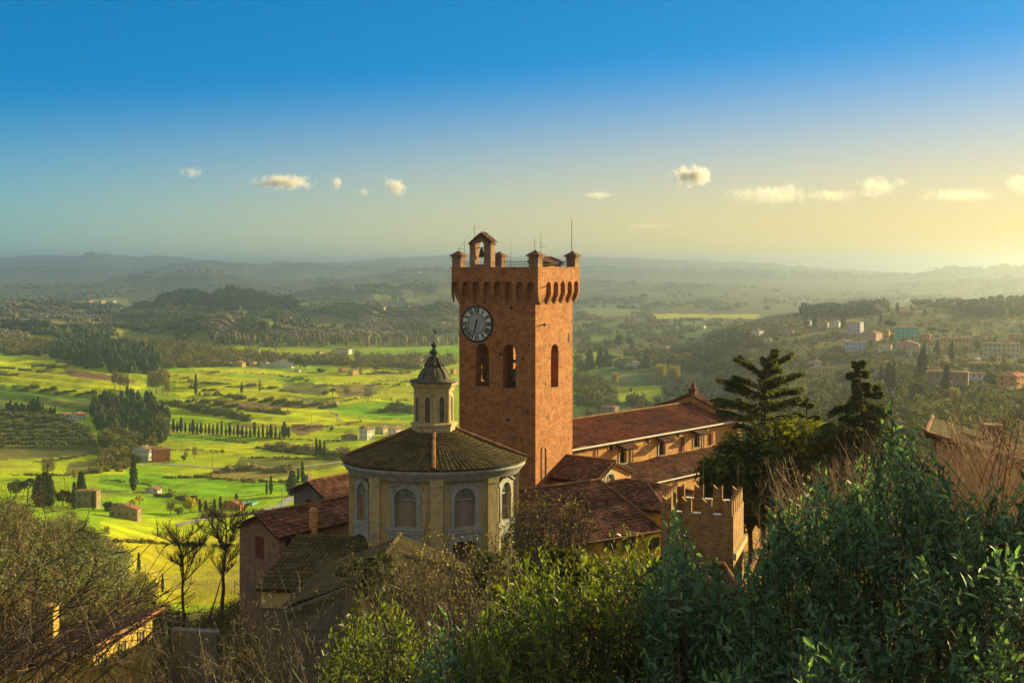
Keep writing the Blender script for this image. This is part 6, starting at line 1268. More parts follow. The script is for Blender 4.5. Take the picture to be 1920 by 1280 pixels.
V(662, 706, 20, 10, 40, 'ochre_wall', 'ochre farm beside the spreading bare tree', r=(1, 1), hip=False, rows=1, chim=1)
V(641, 700, 14, 6, 40, 'orange_wall', 'orange barn left of the ochre farm', r=(1.2, 1), hip=False, rows=1)
V(786, 682, 22, 8, 30, 'orange_wall', 'orange house just left of the tower in the shaded wood', r=(1.2, 1), rows=1)
V(764, 688, 14, 5, 30, 'white_wall', 'little white house below the orange one by the tower', rows=1)
V(850, 702, 12, 9, 30, 'orange_wall', 'orange house peeping out between lantern and tower', r=(.8, 1), rows=1)
V(688, 826, 28, 19, 35, 'white_wall', 'white house with a tiled roof, left of three by the chapel roof', 'farroof', r=(1, 1), hip=False, rows=2)
V(718, 815, 28, 12, 35, 'cream_wall', 'cream house, middle of three by the chapel roof', 'farroof', r=(1, 1), hip=False, rows=2)
V(742, 822, 30, 14, 35, 'white_wall', 'white house, right of three by the chapel roof', 'farroof', r=(1, 1), hip=False, rows=2)
V(655, 826, 30, 7, 25, 'brown_wall', 'low brown shed left of the three houses by the chapel roof', r=(1.6, .7), hip=False, rows=1)
V(630, 764, 12, 9, 35, 'cream_wall', 'cream farm shed beside the umbrella pine on the terraces', r=(1, 1), hip=False, rows=1)
V(576, 905, 18, 12, 25, 'brown_wall', 'dark stone hut above the road', r=(1, .8), hip=False, rows=1, cols=(1, 1))
V(437, 958, 40, 10, 20, 'red_wall', 'reddish sheds beside the greenhouses along the road', r=(2, .6), hip=False, rows=1, cols=(3, 1))
V(168, 571, 11, 6, 30, 'pink_wall', 'pink house on the far left hilltop', 'redroof', rows=1, dmin=1500)
V(192, 570, 12, 6, 35, 'ochre_wall', 'yellow sunlit house on the far left hilltop', r=(.7, 1), rows=1, dmin=1500)
V(213, 571, 10, 6, 35, 'white_wall', 'white house on the far left hilltop', r=(.8, 1), rows=1, dmin=1500)
V(603, 605, 14, 7, 35, 'red_wall', 'red house among the fields of the middle hills', 'redroof', r=(.9, 1), rows=1, dmin=1000)
V(578, 603, 10, 6, 30, 'brown_wall', 'brown house left of the red one on the middle hills', rows=1, dmin=1000)
V(715, 582, 16, 5, 25, 'cream_wall', 'pale house on the ridge left of the tower', r=(1.5, .8), rows=1, dmin=1500)
V(784, 517, 10, 3.5, 25, 'white_wall', 'tiny white house high on the far ridge', r=(2, .8), rows=1, cols=(1, 1), dmin=2800)
V(40, 828, 0.1, .1, 0, 'white_wall', 'x') if False else None
# --- valley at the right of the tower
V(1188, 690, 40, 7, 18, 'white_wall', 'long low white hall in the valley right of the tower', r=(2.4, .7), hip=False, rows=1, cols=(5, 1))
V(1250, 679, 12, 7, 25, 'blue_wall', 'small pale blue house right of the long white hall', rows=1, hip=False)
V(1236, 658, 40, 7, 30, 'pink_wall', 'wide pinkish house with a tile roof in the hazy valley', r=(2, .8), rows=1, cols=(4, 1))
V(1200, 660, 16, 6, 30, 'white_wall', 'white house left of the wide pinkish one', rows=1)
V(1420, 632, 24, 10, 40, 'white_wall', 'white roadside villa on the slope below the conifer ridge', r=(1, 1), rows=1)
V(1316, 618, 16, 6, 30, 'cream_wall', 'pale house on the plain under the bright yellow field', r=(1, 1), rows=1)
V(1143, 782, 36, 16, 30, 'brown_wall', 'brown house with tiled roofs just behind the church roof', r=(1.3, .8), hip=True, rows=2)
V(1190, 784, 50, 7, 15, 'cream_wall', 'low cream sheds right of the brown house behind the church', r=(2.6, .6), hip=False, rows=1, cols=(5, 1))
V(1528, 688, 22, 9, 20, 'white_wall', 'small white house alone on the dark slope', r=(1.2, .6), hip=False, rows=1, cols=(2, 1))
# --- village
V(1545, 616, 20, 10, 30, 'pink_wall', 'small pink house at the left end of the hill village', r=(1.3, .8), rows=1)
V(1568, 616, 16, 11, 30, 'white_wall', 'white house right of the small pink one in the hill village', rows=2, hip=False)
V(1606, 630, 28, 25, 35, 'lilac_wall', 'tall lilac house in the hill village', r=(1, 1), rows=4, cols=(3, 2), rise=.15)
V(1634, 646, 42, 20, 40, 'pink_wall', 'pink and white house with a wide hipped roof in the hill village', r=(1, 1), rows=2, cols=(3, 3))
V(1606, 660, 40, 18, 15, 'blue_wall', 'pale blue house low in the hill village', r=(1.6, .6), rows=2, cols=(5, 1), rise=.12)
V(1704, 636, 44, 21, 12, 'turquoise_wall', 'big turquoise house with a red roof in the hill village', 'redroof', r=(1.6, .6), rows=3, cols=(5, 2))
V(1704, 660, 46, 14, 25, 'pink_wall', 'rosy house with a gabled roof below the turquoise one', r=(1.4, .8), rows=1, cols=(4, 1), hip=False)
V(1716, 667, 30, 9, 15, 'white_wall', 'low white house below the rosy house', r=(1.8, .7), rows=1, cols=(4, 1), hip=False)
V(1752, 666, 30, 14, 20, 'cream_wall', 'cream house between two dark cypresses', r=(1.3, .8), rows=2, cols=(3, 1))
V(1796, 656, 62, 20, 15, 'ochre_wall', 'long ochre house with rows of windows in the hill village', r=(2.6, .6), rows=2, cols=(9, 1))
V(1818, 640, 30, 9, 15, 'white_wall', 'white block on the slope behind the long ochre house', r=(1.8, .7), rows=1, cols=(4, 1), rise=.05)
V(1882, 671, 68, 26, 15, 'cream_wall', 'large cream building with three rows of windows at the right of the village', r=(2.4, .6), rows=3, cols=(8, 1))
V(1700, 592, 30, 8, 20, 'brown_wall', 'dim brown house among trees on the hilltop', r=(1.8, .7), rows=1, cols=(4, 1))
V(1744, 588, 22, 9, 20, 'cream_wall', 'pale house among the hilltop cypresses', r=(1.4, .7), rows=2, cols=(3, 1))
V(1897, 605, 12, 5, 30, 'white_wall', 'tiny white house far up the slope at the right edge', rows=1)
V(1545, 704, 50, 13, 12, 'ochre_wall', 'ruined yellow arcade on the dark slope', r=(2.4, .5), hip=False, rows=1, cols=(7, 1), rise=.05)
V(1780, 733, 76, 34, 25, 'brown_wall', 'big brown convent with a dark roof below the village', r=(2.4, .7), rows=2, cols=(6, 2), rise=.25)
V(1850, 696, 60, 12, 15, 'brown_wall', 'long dark roofed wing behind the blue-windowed house', r=(2.4, .8), rows=1, cols=(4, 1))
V(1834, 722, 46, 20, 12, 'white_wall', 'white house with blue windows beside the convent', r=(1.8, .6), rows=2, cols=(4, 1))
V(1903, 740, 64, 32, 50, 'orange_wall', 'red-roofed house with pale orange walls at the right edge', 'redroof', r=(1, 1.6), rows=3, cols=(2, 4))
V(1588, 628, 18, 12, 30, 'cream_wall', 'cream house just left of the tall lilac house', r=(1.2, .8), rows=2)
V(1660, 634, 20, 14, 30, 'orange_wall', 'small orange house right of the pink hip-roofed house', r=(1.1, .9), rows=2)
V(1580, 650, 20, 10, 25, 'cream_wall', 'cream cottage left of the pale blue house', r=(1.3, .8), rows=1, hip=False)
V(1660, 660, 26, 11, 25, 'white_wall', 'white house between the pale blue and the rosy houses', r=(1.4, .8), rows=1)
V(1738, 640, 18, 12, 30, 'orange_wall', 'orange house at the right corner of the turquoise one', r=(1, 1), rows=2)
V(1770, 690, 34, 9, 20, 'pink_wall', 'low pink house between the cream houses and the convent', r=(1.8, .7), rows=1, cols=(4, 1), hip=False)
V(1660, 690, 24, 9, 25, 'brown_wall', 'brown barn on the slope below the white village house', r=(1.5, .8), rows=1, hip=False)
V(1512, 612, 20, 8, 25, 'white_wall', 'white house at the very left of the hilltop village', r=(1.4, .8), rows=1)
V(1840, 640, 22, 9, 25, 'pink_wall', 'pink house on the slope above the large cream building', r=(1.3, .8), rows=1)
V(1905, 640, 26, 11, 25, 'orange_wall', 'orange house at the right edge above the large cream building', r=(1.3, .8), rows=2)
V(1440, 645, 16, 8, 30, 'cream_wall', 'cream cottage below the white roadside villa', r=(1.2, .8), rows=1)
V(1480, 630, 18, 8, 30, 'pink_wall', 'pink cottage between the roadside villa and the hilltop village', r=(1.2, .8), rows=1)
# bell cote and white dome of the convent
p = hit1(1884, 690); s_ = p[1]/F
t = thing('bell_cote', 'slim pale bell cote rising above the convent roofs', 'bell cote', (p[0], p[1]+8, p[2]-.5), -R(15))
hh = 28*s_; w_ = 4.2*s_
m = MB(); m.wall([(-w_, 0), (w_, 0), (w_, hh*.8), (0, hh*.93), (-w_, hh*.8)], [arch(0, w_*.9, hh*.42, hh*.6, hh*.68, 5, False)[::-1]], lambda u, z, o: (u, o, z), 0, w_*.9); m.build('wall', MT['cream_wall'], t)
m = MB(); m.prism([(-w_*1.25, hh*.78), (0, hh*.95), (w_*1.25, hh*.78), (w_*1.25, hh*.82), (0, hh), (-w_*1.25, hh*.82)], lambda u, z, o: (u, o, z), -.3, w_*1.1); m.build('roof', MT['farroof'], t)
m = MB(); m.lathe([(0, .9), (.3, .85), (.4, .3), (.6, 0), (0, .1)], 10, (0, w_*.45)); m.V[-1][:, 2] += hh*.5; m.build('bell', MT['bronze'], t)
p = hit1(1850, 690)
t = thing('dome', 'small white dome glinting behind the convent roof', 'dome', (p[0], p[1]+14, p[2]), 0); s_ = p[1]/F
m = MB(); m.lathe([(5.5*s_, 0), (5.5*s_, 12*s_), (5.8*s_, 12.2*s_)]+[(5.6*s_*math.cos(a), 12.2*s_+4.2*s_*math.sin(a)) for a in np.linspace(0, 1.5, 7)], 20); m.build('drum', MT['white_wall'], t, smooth=True)
m = MB(); m.lathe([(.4*s_, 16.2*s_), (.5*s_, 16.6*s_), (.1*s_, 17.4*s_), (0, 17.6*s_)], 8); m.build('finial', MT['white_wall'], t)
# greenhouses by the road
for k, (px, lb) in enumerate(((453, 'left teal greenhouse beside the road'), (468, 'right teal greenhouse beside the road'))):
    p = hit1(px, 948); s_ = p[1]/F; t = thing('greenhouse', lb, 'greenhouse', p, -R(20))
    MT.setdefault('teal', M('teal_sheeting', (.05, .22, .20), rough=.4)); w_ = 6*s_
    m = MB(); m.prism([(-w_, -.2)]+[(w_*math.cos(a)*-1, w_*.9*math.sin(a)) for a in np.linspace(0, math.pi, 9)]+[(w_, -.2)], lambda u, z, o: (u, o, z), 0, w_*3.2); m.build('cover', MT['teal'], t)
    m = MB(); m.box(-w_*.25, w_*.25, -.06, -.003, 0, w_*.6); m.build('door', MT['white_wall'], t)
# poles in the fields
for i, (px, py, h) in enumerate(((398, 878, 30), (528, 950, 34), (418, 855, 16), (584, 796, 18), (341, 850, 20))):
    p = hit1(px, py); s_ = p[1]/F; t = thing('utility_pole', ['wooden pole beside the hedge above the orchard rows', 'wooden pole at the road bend by the broad cypress', 'wooden pole in the meadow right of the farmhouse', 'wooden pole by the brown ploughed field', 'wooden pole next to the farm drive'][i], 'pole', p)
    m = MB(); m.tube([(0, 0, -.3), (0, 0, h*s_)], [.16, .11], 6); m.build('post', MT['greytwig'], t)
    m = MB(); m.box(-.7, .7, -.06, .06, h*s_*.93, h*s_*.93+.12); m.build('crossarm', MT['greytwig'], t)
# roads and tracks draped on the ground
MT['road'] = M('road_dust', (.34, .33, .31), (.28, .27, .25), scale=.1, coord='pos'); MT['track'] = M('gravel_track', (.42, .36, .26), scale=.1, coord='pos')
def road(name, pts, wd, mat, label, n=80, dmin=200):
    pts = np.array(pts, float); L = np.concatenate([[0], np.cumsum(np.hypot(*np.diff(pts, axis=0).T))]); t = np.linspace(0, L[-1], n)
    k = np.ones(5)/5; px = np.interp(t, L, pts[:, 0]); py = np.interp(t, L, pts[:, 1])
    c = hit(px, py, dmin); 
    for ax in (0, 1): c[2:-2, ax] = np.convolve(c[:, ax], k, 'valid')
    d = np.gradient(c[:, :2], axis=0); nn = np.stack([-d[:, 1], d[:, 0]], -1); nn /= np.maximum(np.linalg.norm(nn, axis=1, keepdims=True), 1e-6)
    V = []
    for s_ in (-1, -.33, .33, 1): q = c[:, :2]+nn*wd/2*s_; V.append(np.concatenate([q, (H(q[:, 0], q[:, 1])+.28)[:, None]], 1))
    V = np.stack(V, 1); i = np.arange(n-1)[:, None]*4+np.arange(3)[None]
    m = MB(); m.arr(V.reshape(-1, 3), np.stack([i, i+1, i+5, i+4], -1).reshape(-1, 4)); o = m.build(name, MT[mat], smooth=True); tag(o, label, name.split('_')[-1], kind='structure')
road('road', [(330, 985), (380, 975), (440, 966), (500, 957), (530, 948), (548, 936), (560, 918)], 6, 'road', 'pale road curving past the cypresses below the fields')
road('farm_track', [(258, 872), (300, 872), (340, 873), (400, 878), (470, 879), (560, 877), (650, 866)], 3, 'track', 'white farm track passing the red and white farmhouse')
road('field_track', [(640, 790), (620, 770), (600, 760), (540, 742)], 2.5, 'track', 'thin track through the terraces')

# ================================================================ clouds
def cloudmat(seed, dens, asp):
    m = bpy.data.materials.new('cloud_vapour'); m.use_nodes = True; n = m.node_tree.nodes; l = m.node_tree.links; n.remove(n['Principled BSDF'])
    v = n.new('ShaderNodeVolumePrincipled'); v.inputs['Color'].default_value = (1, .99, .96, 1); v.inputs['Anisotropy'].default_value = .3
    tc = n.new('ShaderNodeTexCoord'); mp = n.new('ShaderNodeMapping'); mp.inputs['Location'].default_value = (seed*3.1, seed*1.7, seed*.7); mp.inputs['Scale'].default_value = (asp*1.15, asp, 1.0); l.new(tc.outputs['Object'], mp.inputs[0])
    no = n.new('ShaderNodeTexNoise'); no.inputs['Scale'].default_value = 1.5; no.inputs['Detail'].default_value = 8; no.inputs['Roughness'].default_value = .68; l.new(mp.outputs[0], no.inputs['Vector'])
    ln = n.new('ShaderNodeVectorMath'); ln.operation = 'LENGTH'; l.new(tc.outputs['Object'], ln.inputs[0])
    a = n.new('ShaderNodeMath'); a.operation = 'MULTIPLY_ADD'; a.inputs[1].default_value = 2.6; a.inputs[2].default_value = -.72; l.new(no.outputs['Fac'], a.inputs[0])
    s = n.new('ShaderNodeMath'); s.operation = 'SUBTRACT'; l.new(a.outputs[0], s.inputs[0]); l.new(ln.outputs['Value'], s.inputs[1])
    r = n.new('ShaderNodeMapRange'); r.inputs[1].default_value = .0; r.inputs[2].default_value = .5; r.inputs[3].default_value = 0; r.inputs[4].default_value = dens; l.new(s.outputs[0], r.inputs[0])
    l.new(r.outputs[0], v.inputs['Density']); l.new(v.outputs[0], n['Material Output'].inputs['Volume']); return m
def cloud(px, py, wpx, hpx, label, dens=.02, seed=1, d=9000, tilt=0):
    p = P(px, py, d); sx, sz = wpx/2*d/F*1.08, hpx/2*d/F*1.02; v, f = ICO2
    m = MB(); m.arr(v*1.0, tris=f); o = m.build('cloud', cloudmat(seed, dens, sx/sz)); o.location = p; o.scale = (sx, min(sx*.7, 350), sz); o.rotation_euler = (0, R(tilt), 0)
    tag(o, label, 'cloud')
for k, a in enumerate(((530, 342, 150, 42, 'long flat white cloud left of the tower', .022), (630, 343, 44, 36, 'small upright cloud puff right of the long flat cloud', .02), (741, 349, 66, 44, 'slanting cream cloud puff left of the tower', .022), (682, 360, 32, 26, 'tiny cloud wisp between the upright puff and the slanting puff', .012), (360, 324, 62, 38, 'faint greyish cloud, leftmost in the sky', .006), (1299, 330, 104, 54, 'bright rounded cumulus cloud right of the tower', .034), (1122, 366, 80, 20, 'thin flat cloud streak right of the tower', .010),
    (1440, 366, 220, 52, 'long broken cloud bank right of the bright cumulus', .005), (1640, 352, 110, 60, 'puffy cloud above the village hill', .008), (1560, 366, 150, 34, 'thin cloud band between the broken bank and the puffy cloud', .004), (1800, 366, 200, 40, 'thin hazy cloud band near the right edge', .004), (1910, 345, 90, 60, 'cloud cut by the right edge of the sky', .007), (1690, 342, 50, 30, 'small wisp right of the puffy cloud', .004), (1480, 352, 60, 34, 'faint puff above the broken cloud bank', .004), (950, 360, 30, 14, 'barely visible wisp above the clock tower', .003), (1215, 424, 120, 16, 'faint low cloud streak right of the tower flagpole', .002))):
    cloud(*a[:5], dens=a[5], seed=k+1, tilt={2: 30}.get(k, 0))
# ================================================================ foreground plants
MT['laurel'] = M('laurel_leaf', (.072, .148, .090), (.10, .165, .080), (.05, .122, .092), scale=3, scale2=9, rough=.42, spec=.36, tint=.7, transl=.42, coord='pos')
MT['laurelsun'] = M('sunlit_laurel_leaf', (.065, .105, .020), (.11, .135, .02), (.03, .068, .022), scale=2, scale2=5, rough=.42, spec=.38, tint=.65, transl=.5, coord='pos')  # yellow-green copy of the laurel leaf, sunlight put into the colour
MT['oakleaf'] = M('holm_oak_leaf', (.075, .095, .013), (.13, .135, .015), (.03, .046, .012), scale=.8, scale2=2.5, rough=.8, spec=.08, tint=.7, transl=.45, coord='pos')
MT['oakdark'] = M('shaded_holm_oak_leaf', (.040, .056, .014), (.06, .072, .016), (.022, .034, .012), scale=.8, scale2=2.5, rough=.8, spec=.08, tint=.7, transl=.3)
MT['cedarleaf'] = M('cedar_needles', (.065, .088, .022), (.10, .115, .022), (.03, .048, .018), scale=.8, scale2=2.5, rough=.7, tint=.6, transl=.38, coord='pos')
MT['stem'] = M('laurel_stem', (.10, .09, .05), (.07, .06, .035), scale=5)
MT['paletwig'] = M('pale_dry_twig', (.50, .36, .21), (.38, .26, .15), scale=2, tint=.45)
MT['browntwig'] = M('brown_twig', (.115, .075, .040), (.15, .10, .05), scale=1, tint=.45)
MT['greytwig2'] = M('grey_twig', (.115, .092, .06), (.15, .125, .075), scale=1, tint=.45)

def leaf_arr(mb, base, d, nrmv, L, W, tint):
    """folded pointed leaves: base point, direction, face normal, length, width"""
    n = len(base); d = nrm(d); s = nrm(np.cross(d, nrmv)); u = np.cross(s, d)
    L = np.broadcast_to(L, (n,))[:, None]; W = np.broadcast_to(W, (n,))[:, None]
    def pt(t, w_, lift): return base+d*L*t+s*W*w_+u*(W*lift-L*.10*t*t)
    V = np.stack([pt(0, 0, 0), pt(.35, 0, 0), pt(.7, 0, 0), pt(1, 0, 0), pt(.3, .46, .16), pt(.68, .38, .13), pt(.3, -.46, .16), pt(.68, -.38, .13)], 1)
    b = np.arange(n)[:, None]*8
    q = np.concatenate([b+np.array([1, 2, 5, 4]), b+np.array([2, 1, 6, 7])]); t = np.concatenate([b+np.array(x) for x in ([0, 1, 4], [2, 3, 5], [1, 0, 6], [3, 2, 7])])
    mb.arr(V.reshape(-1, 3), q, t, tint=np.repeat(tint, 8))
def segs(mb, p0, p1, r0, r1, tint=.5, k=3):
    p0 = np.asarray(p0, float); p1 = np.asarray(p1, float); n = len(p0); d = nrm(p1-p0); a = nrm(np.cross(d, np.where(np.abs(d[:, 2:3]) > .9, np.array([[1., 0, 0]]), np.array([[0, 0, 1.]])))); b = np.cross(d, a)
    an = np.arange(k)/k*2*np.pi; r0 = np.broadcast_to(r0, (n,)); r1 = np.broadcast_to(r1, (n,))
    o = a[:, None]*np.cos(an)[None, :, None]+b[:, None]*np.sin(an)[None, :, None]
    V = np.concatenate([p0[:, None]+o*r0[:, None, None], p1[:, None]+o*r1[:, None, None]], 1).reshape(-1, 3)
    i = np.arange(n)[:, None]*2*k+np.arange(k)[None]; j = np.arange(n)[:, None]*2*k+(np.arange(k)[None]+1) % k
    mb.arr(V, np.stack([i, j, j+k, i+k], -1).reshape(-1, 4), tint=np.repeat(np.broadcast_to(tint, (n,)), 2*k))

def laurel(label, outline, d0, d1, n, mat, seed=1, back=.9, lean=-.22, root=None, sunny=None, py1=1330, lsize=.098, name='laurel_bush'):
    """shoots crowded under an outline; d0 depth at the foot of the picture, d1 at the outline"""
    ol = np.array(outline, float); x0, x1 = ol[0, 0], ol[-1, 0]
    px = rng.uniform(x0, x1, n); top = np.interp(px, ol[:, 0], ol[:, 1]); f = rng.random(n)**1.25
    edge = rng.random(n) < .16; f[edge] = rng.random(edge.sum())*.06
    py = top+(py1-top)*f+5; d = d1+(d0-d1)*np.clip((py-700)/600, 0, 1)**.9+rng.normal(0, .2, n)+rng.random(n)**2*back*2+(vnoise(px/85+seed, py/75, 61)-.5)*2.4+(vnoise(px/34, py/34, 62)-.5)*.8
    py = np.where(edge, py-rng.random(n)**1.5*55, py)
    tip = np.stack([(px-960)/F*d, d, (HY-py)/F*d], -1)
    dr = nrm(np.stack([lean+rng.normal(0, .36, n), rng.normal(-.15, .36, n), np.ones(n)*1.0], -1)); L = rng.uniform(.28, .55, n)*np.where(edge, 1.35, 1)
    base = tip-dr*L[:, None]
    K = 13; t = np.linspace(.08, 1.0, K)[None]+rng.normal(0, .02, (n, K)); ph = (np.arange(K)*2.4)[None]+rng.random((n, 1))*6.28
    pos = base[:, None]+dr[:, None]*(L[:, None]*t)[..., None]
    a = nrm(np.cross(dr, [0, 1., .2])); b = np.cross(dr, a)
    out = a[:, None]*np.cos(ph)[..., None]+b[:, None]*np.sin(ph)[..., None]
    el = (.30+1.0*t**1.8)[..., None]
    ld = nrm(out*np.maximum(.25, 1.15-el*.55)+dr[:, None]*el+rng.normal(0, .24, out.shape)); nn = nrm(dr[:, None]*1.0-out*.4+rng.normal(0, .3, out.shape))
    keep = rng.random((n, K)) < .93
    LL = lsize*rng.uniform(.45, 1.2, (n, K))*rng.uniform(.7, 1.15, (n, 1))*(1.05-.35*t); tn = np.clip(.5+rng.normal(0, .24, (n, 1))+rng.normal(0, .2, (n, K)), 0, 1)
    r_ = root if root is not None else (float(np.mean(tip[:, 0])), float(np.mean(d))+.3)
    zr = gz(*r_); T = thing(name, label, 'bush', (r_[0], r_[1], zr)); off = np.array([r_[0], r_[1], zr])
    m = MB(); leaf_arr(m, (pos-off)[keep], ld[keep], nn[keep], LL[keep], LL[keep]*.34, tn[keep])
    sm = np.ones(n, bool)
    m.build('leaves', MT[mat], T)
    m = MB(); segs(m, base-off, tip-off, .004, .0015)
    j = rng.integers(0, n, max(20, n//6))
    for q in j:
        e = base[q]-off; s0 = np.array([rng.normal(0, .35), rng.normal(0, .25), 0]); mid = np.array([e[0]*.7+s0[0]*.3, e[1]*.7+s0[1]*.3, e[2]*.55])
        ts = np.linspace(0, 1, 6)[:, None]; c = (1-ts)**2*s0+2*ts*(1-ts)*mid+ts**2*e+rng.normal(0, .03, (6, 3)); m.tube(c, np.linspace(.022, .005, 6), 4, cap=False)
    # side twigs linking the shoots
    j2 = rng.integers(0, n, n); dd_ = np.linalg.norm(base-base[j2], axis=1); ok = (dd_ < .8) & (dd_ > .05); segs(m, base[ok]-off, base[j2][ok]-off-[0, 0, .06], .004, .006)
    m.build('stems', MT['stem'], T)
    return T
laurel('sunlit yellow-green laurel clump, leftmost of the foreground laurels', [(605, 1255), (640, 1190), (677, 1162), (713, 1142), (747, 1128), (762, 1180), (800, 1240)], 9.5, 10.5, 260, 'laurelsun', lean=-.05)
laurel('low dark green laurel between the sunlit clump and the middle bush', [(770, 1260), (800, 1205), (833, 1178), (860, 1200), (890, 1215)], 9, 10, 130, 'laurel', lean=-.1)
laurel('middle laurel bush with sunlit tips, below the yellow house', [(868, 1215), (895, 1178), (920, 1122), (955, 1118), (987, 1082), (1012, 1068), (1028, 1050), (1048, 1090), (1070, 1084), (1098, 1072), (1125, 1092), (1153, 1015), (1187, 1024), (1217, 1040), (1260, 1080)], 7.6, 10.5, 850, 'laurelsun', lean=-.12)
laurel('large dark green laurel bush filling the lower right, with one tall pointed spire', [(1205, 1105), (1238, 1065), (1256, 1000), (1265, 920), (1274, 1000), (1290, 1065), (1345, 1090), (1380, 1110), (1415, 1085), (1442, 985), (1480, 970), (1514, 935), (1545, 900), (1580, 940), (1620, 900), (1650, 880), (1664, 810), (1672, 735), (1680, 800), (1692, 870), (1702, 850), (1708, 800), (1714, 860), (1735, 930), (1757, 880), (1778, 905), (1800, 1020)], 6.6, 9.2, 1900, 'laurel', lean=-.2, seed=3)
laurel('dark laurel at the right edge of the picture, standing before pale twigs', [(1790, 1050), (1817, 950), (1845, 975), (1866, 915), (1884, 960), (1905, 990), (1925, 905), (1985, 870), (2060, 900), (2140, 960)], 6.2, 8.2, 700, 'laurel', lean=-.15)

def twigbush(label, stems, px, py0, py1, d, n, L, lean, mat, r=.006, spread=.22, sub=5, name='bare_shrub', cat='shrub', buds=None, root=None, rt=None, curve=.12, subl=.35):
    """leafless shrub: long rods with side twigs. px range, py range of the tips, depth range"""
    tip_px = rng.uniform(px[0], px[1], n); py = rng.uniform(py0, py1, n); dd_ = rng.uniform(d[0], d[1], n)
    tip = np.stack([(tip_px-960)/F*dd_, dd_, (HY-py)/F*dd_], -1)
    dr = nrm(np.stack([lean[0]+rng.normal(0, spread, n), lean[1]+rng.normal(0, spread, n), lean[2]*np.ones(n)], -1)); LL = rng.uniform(L[0], L[1], n)
    base = tip-dr*LL[:, None]; bend = rng.normal(0, curve, (n, 3))*LL[:, None]
    r_ = root or (float(base[:, 0].mean()), float(dd_.mean())); zr = gz(*r_); off = np.array([*r_, zr]); T = thing(name, label, cat, off)
    m = MB(); K = 6; ts = np.linspace(0, 1, K); pts = [base+(tip-base)*t+bend*4*t*(1-t)*.5 for t in ts]
    tn = np.clip(.5+rng.normal(0, .22, n), 0, 1)
    for k in range(K-1): segs(m, pts[k]-off, pts[k+1]-off, r*(1.15-ts[k]*.9), r*(1.15-ts[k+1]*.9), tn)
    ends = [tip]
    for s_ in range(sub):
        t = rng.uniform(.3, .97, n); k = np.clip((t*(K-1)).astype(int), 0, K-2); P_ = np.stack(pts, 1); b0 = P_[np.arange(n), k]*(1-(t*(K-1)-k))[:, None]+P_[np.arange(n), k+1]*(t*(K-1)-k)[:, None]
        d2 = nrm(dr+rng.normal(0, .5, (n, 3))); l2 = LL*subl*rng.uniform(.4, 1, n)*(1.15-t); e = b0+d2*l2[:, None]; mid = (b0+e)/2+rng.normal(0, .06, (n, 3))*l2[:, None]
        segs(m, b0-off, mid-off, r*.55, r*.42, tn); segs(m, mid-off, e-off, r*.42, r*.22, tn); ends.append(e)
        for s2 in range(2):
            d3 = nrm(d2+rng.normal(0, .6, (n, 3))); b3_ = mid+(e-mid)*rng.random((n, 1)); segs(m, b3_-off, b3_+d3*(l2*.5)[:, None]-off, r*.35, r*.18, tn); ends.append(b3_+d3*(l2*.5)[:, None])
    # boughs down to the root
    j = rng.integers(0, n, max(6, n//8))
    for q in j:
        e = base[q]-off; s0 = np.array([rng.normal(0, .2), rng.normal(0, .2), -.1]); c = np.stack([s0, s0*.5+e*.5+[rng.normal(0, .1), 0, abs(e[2])*.08], e]); m.tube(c, [r*3.2, r*2.2, r*1.2], 4, cap=False)
    m.build('branches', MT[mat], T)
    if buds:
        e = np.concatenate(ends)-off; e = e[rng.random(len(e)) < buds[1]]; b = MB(); quads_at(b, e, rng.normal(size=e.shape), buds[2]*rng.uniform(.5, 1.3, len(e)), np.clip(.5+rng.normal(0, .25, len(e)), 0, 1)); b.build('leaves', MT[buds[0]], T)  # small buds at the twig ends, not true leaves
    return T
# pale switches at the right
twigbush('dense thicket of pale sunlit switches leaning left at the right edge', 0, (1750, 2010), 770, 1010, (13, 17), 620, (1.6, 3.0), (-.42, 0, 1), 'paletwig', r=.0095, spread=.13, sub=4)
twigbush('pale dry shrub filling the gap between the two dark laurels', 0, (1745, 1960), 900, 1240, (11, 14), 380, (1.2, 2.4), (-.36, 0, 1), 'paletwig', r=.0085, spread=.2, sub=4)
twigbush('few tall dark twigs rising above the pale switches', 0, (1880, 1925), 735, 800, (12, 13), 7, (2.0, 3.0), (.18, 0, 1), 'browntwig', r=.010, spread=.10, sub=4)
twigbush('pale twiggy shrub behind the crenellated tower side of the laurel', 0, (1430, 1620), 850, 930, (16, 19), 170, (1.2, 2.2), (-.25, 0, 1), 'paletwig', r=.006, spread=.22, sub=4)
twigbush('straw coloured switches poking through the big laurel left of its spire', 0, (1560, 1760), 790, 960, (12, 14), 160, (1.0, 2.0), (-.35, 0, 1), 'paletwig', r=.0055, spread=.18, sub=3)
# brown thicket at the lower left
twigbush('tangled brown bare thicket in the lower left corner', 0, (-60, 300), 1090, 1290, (16, 26), 95, (.9, 2.0), (.25, 0, .8), 'browntwig', r=.008, spread=.62, sub=6, curve=.28, subl=.6)
twigbush('tall brown bare shrub at the left edge', 0, (-70, 130), 870, 1120, (15, 22), 48, (1.4, 3.2), (.25, 0, 1), 'browntwig', r=.0085, spread=.42, sub=6, curve=.18, subl=.5)
twigbush('long dark boughs sweeping up to the right across the lower left', 0, (150, 420), 960, 1150, (13, 18), 22, (2.5, 4.5), (1.0, 0, .75), 'bark', r=.016, spread=.22, sub=9, curve=.15, subl=.4)
twigbush('greyish bare shrub in front of the concrete parapet', 0, (260, 600), 1150, 1290, (20, 30), 110, (.9, 2.0), (.05, 0, 1), 'greytwig2', r=.008, spread=.5, sub=6, curve=.24, subl=.6)
twigbush('slim greenish saplings before the oratory', 0, (420, 560), 1060, 1160, (18, 22), 26, (1.6, 3.2), (-.1, 0, 1), 'greytwig2', r=.011, spread=.22, sub=6, curve=.14)
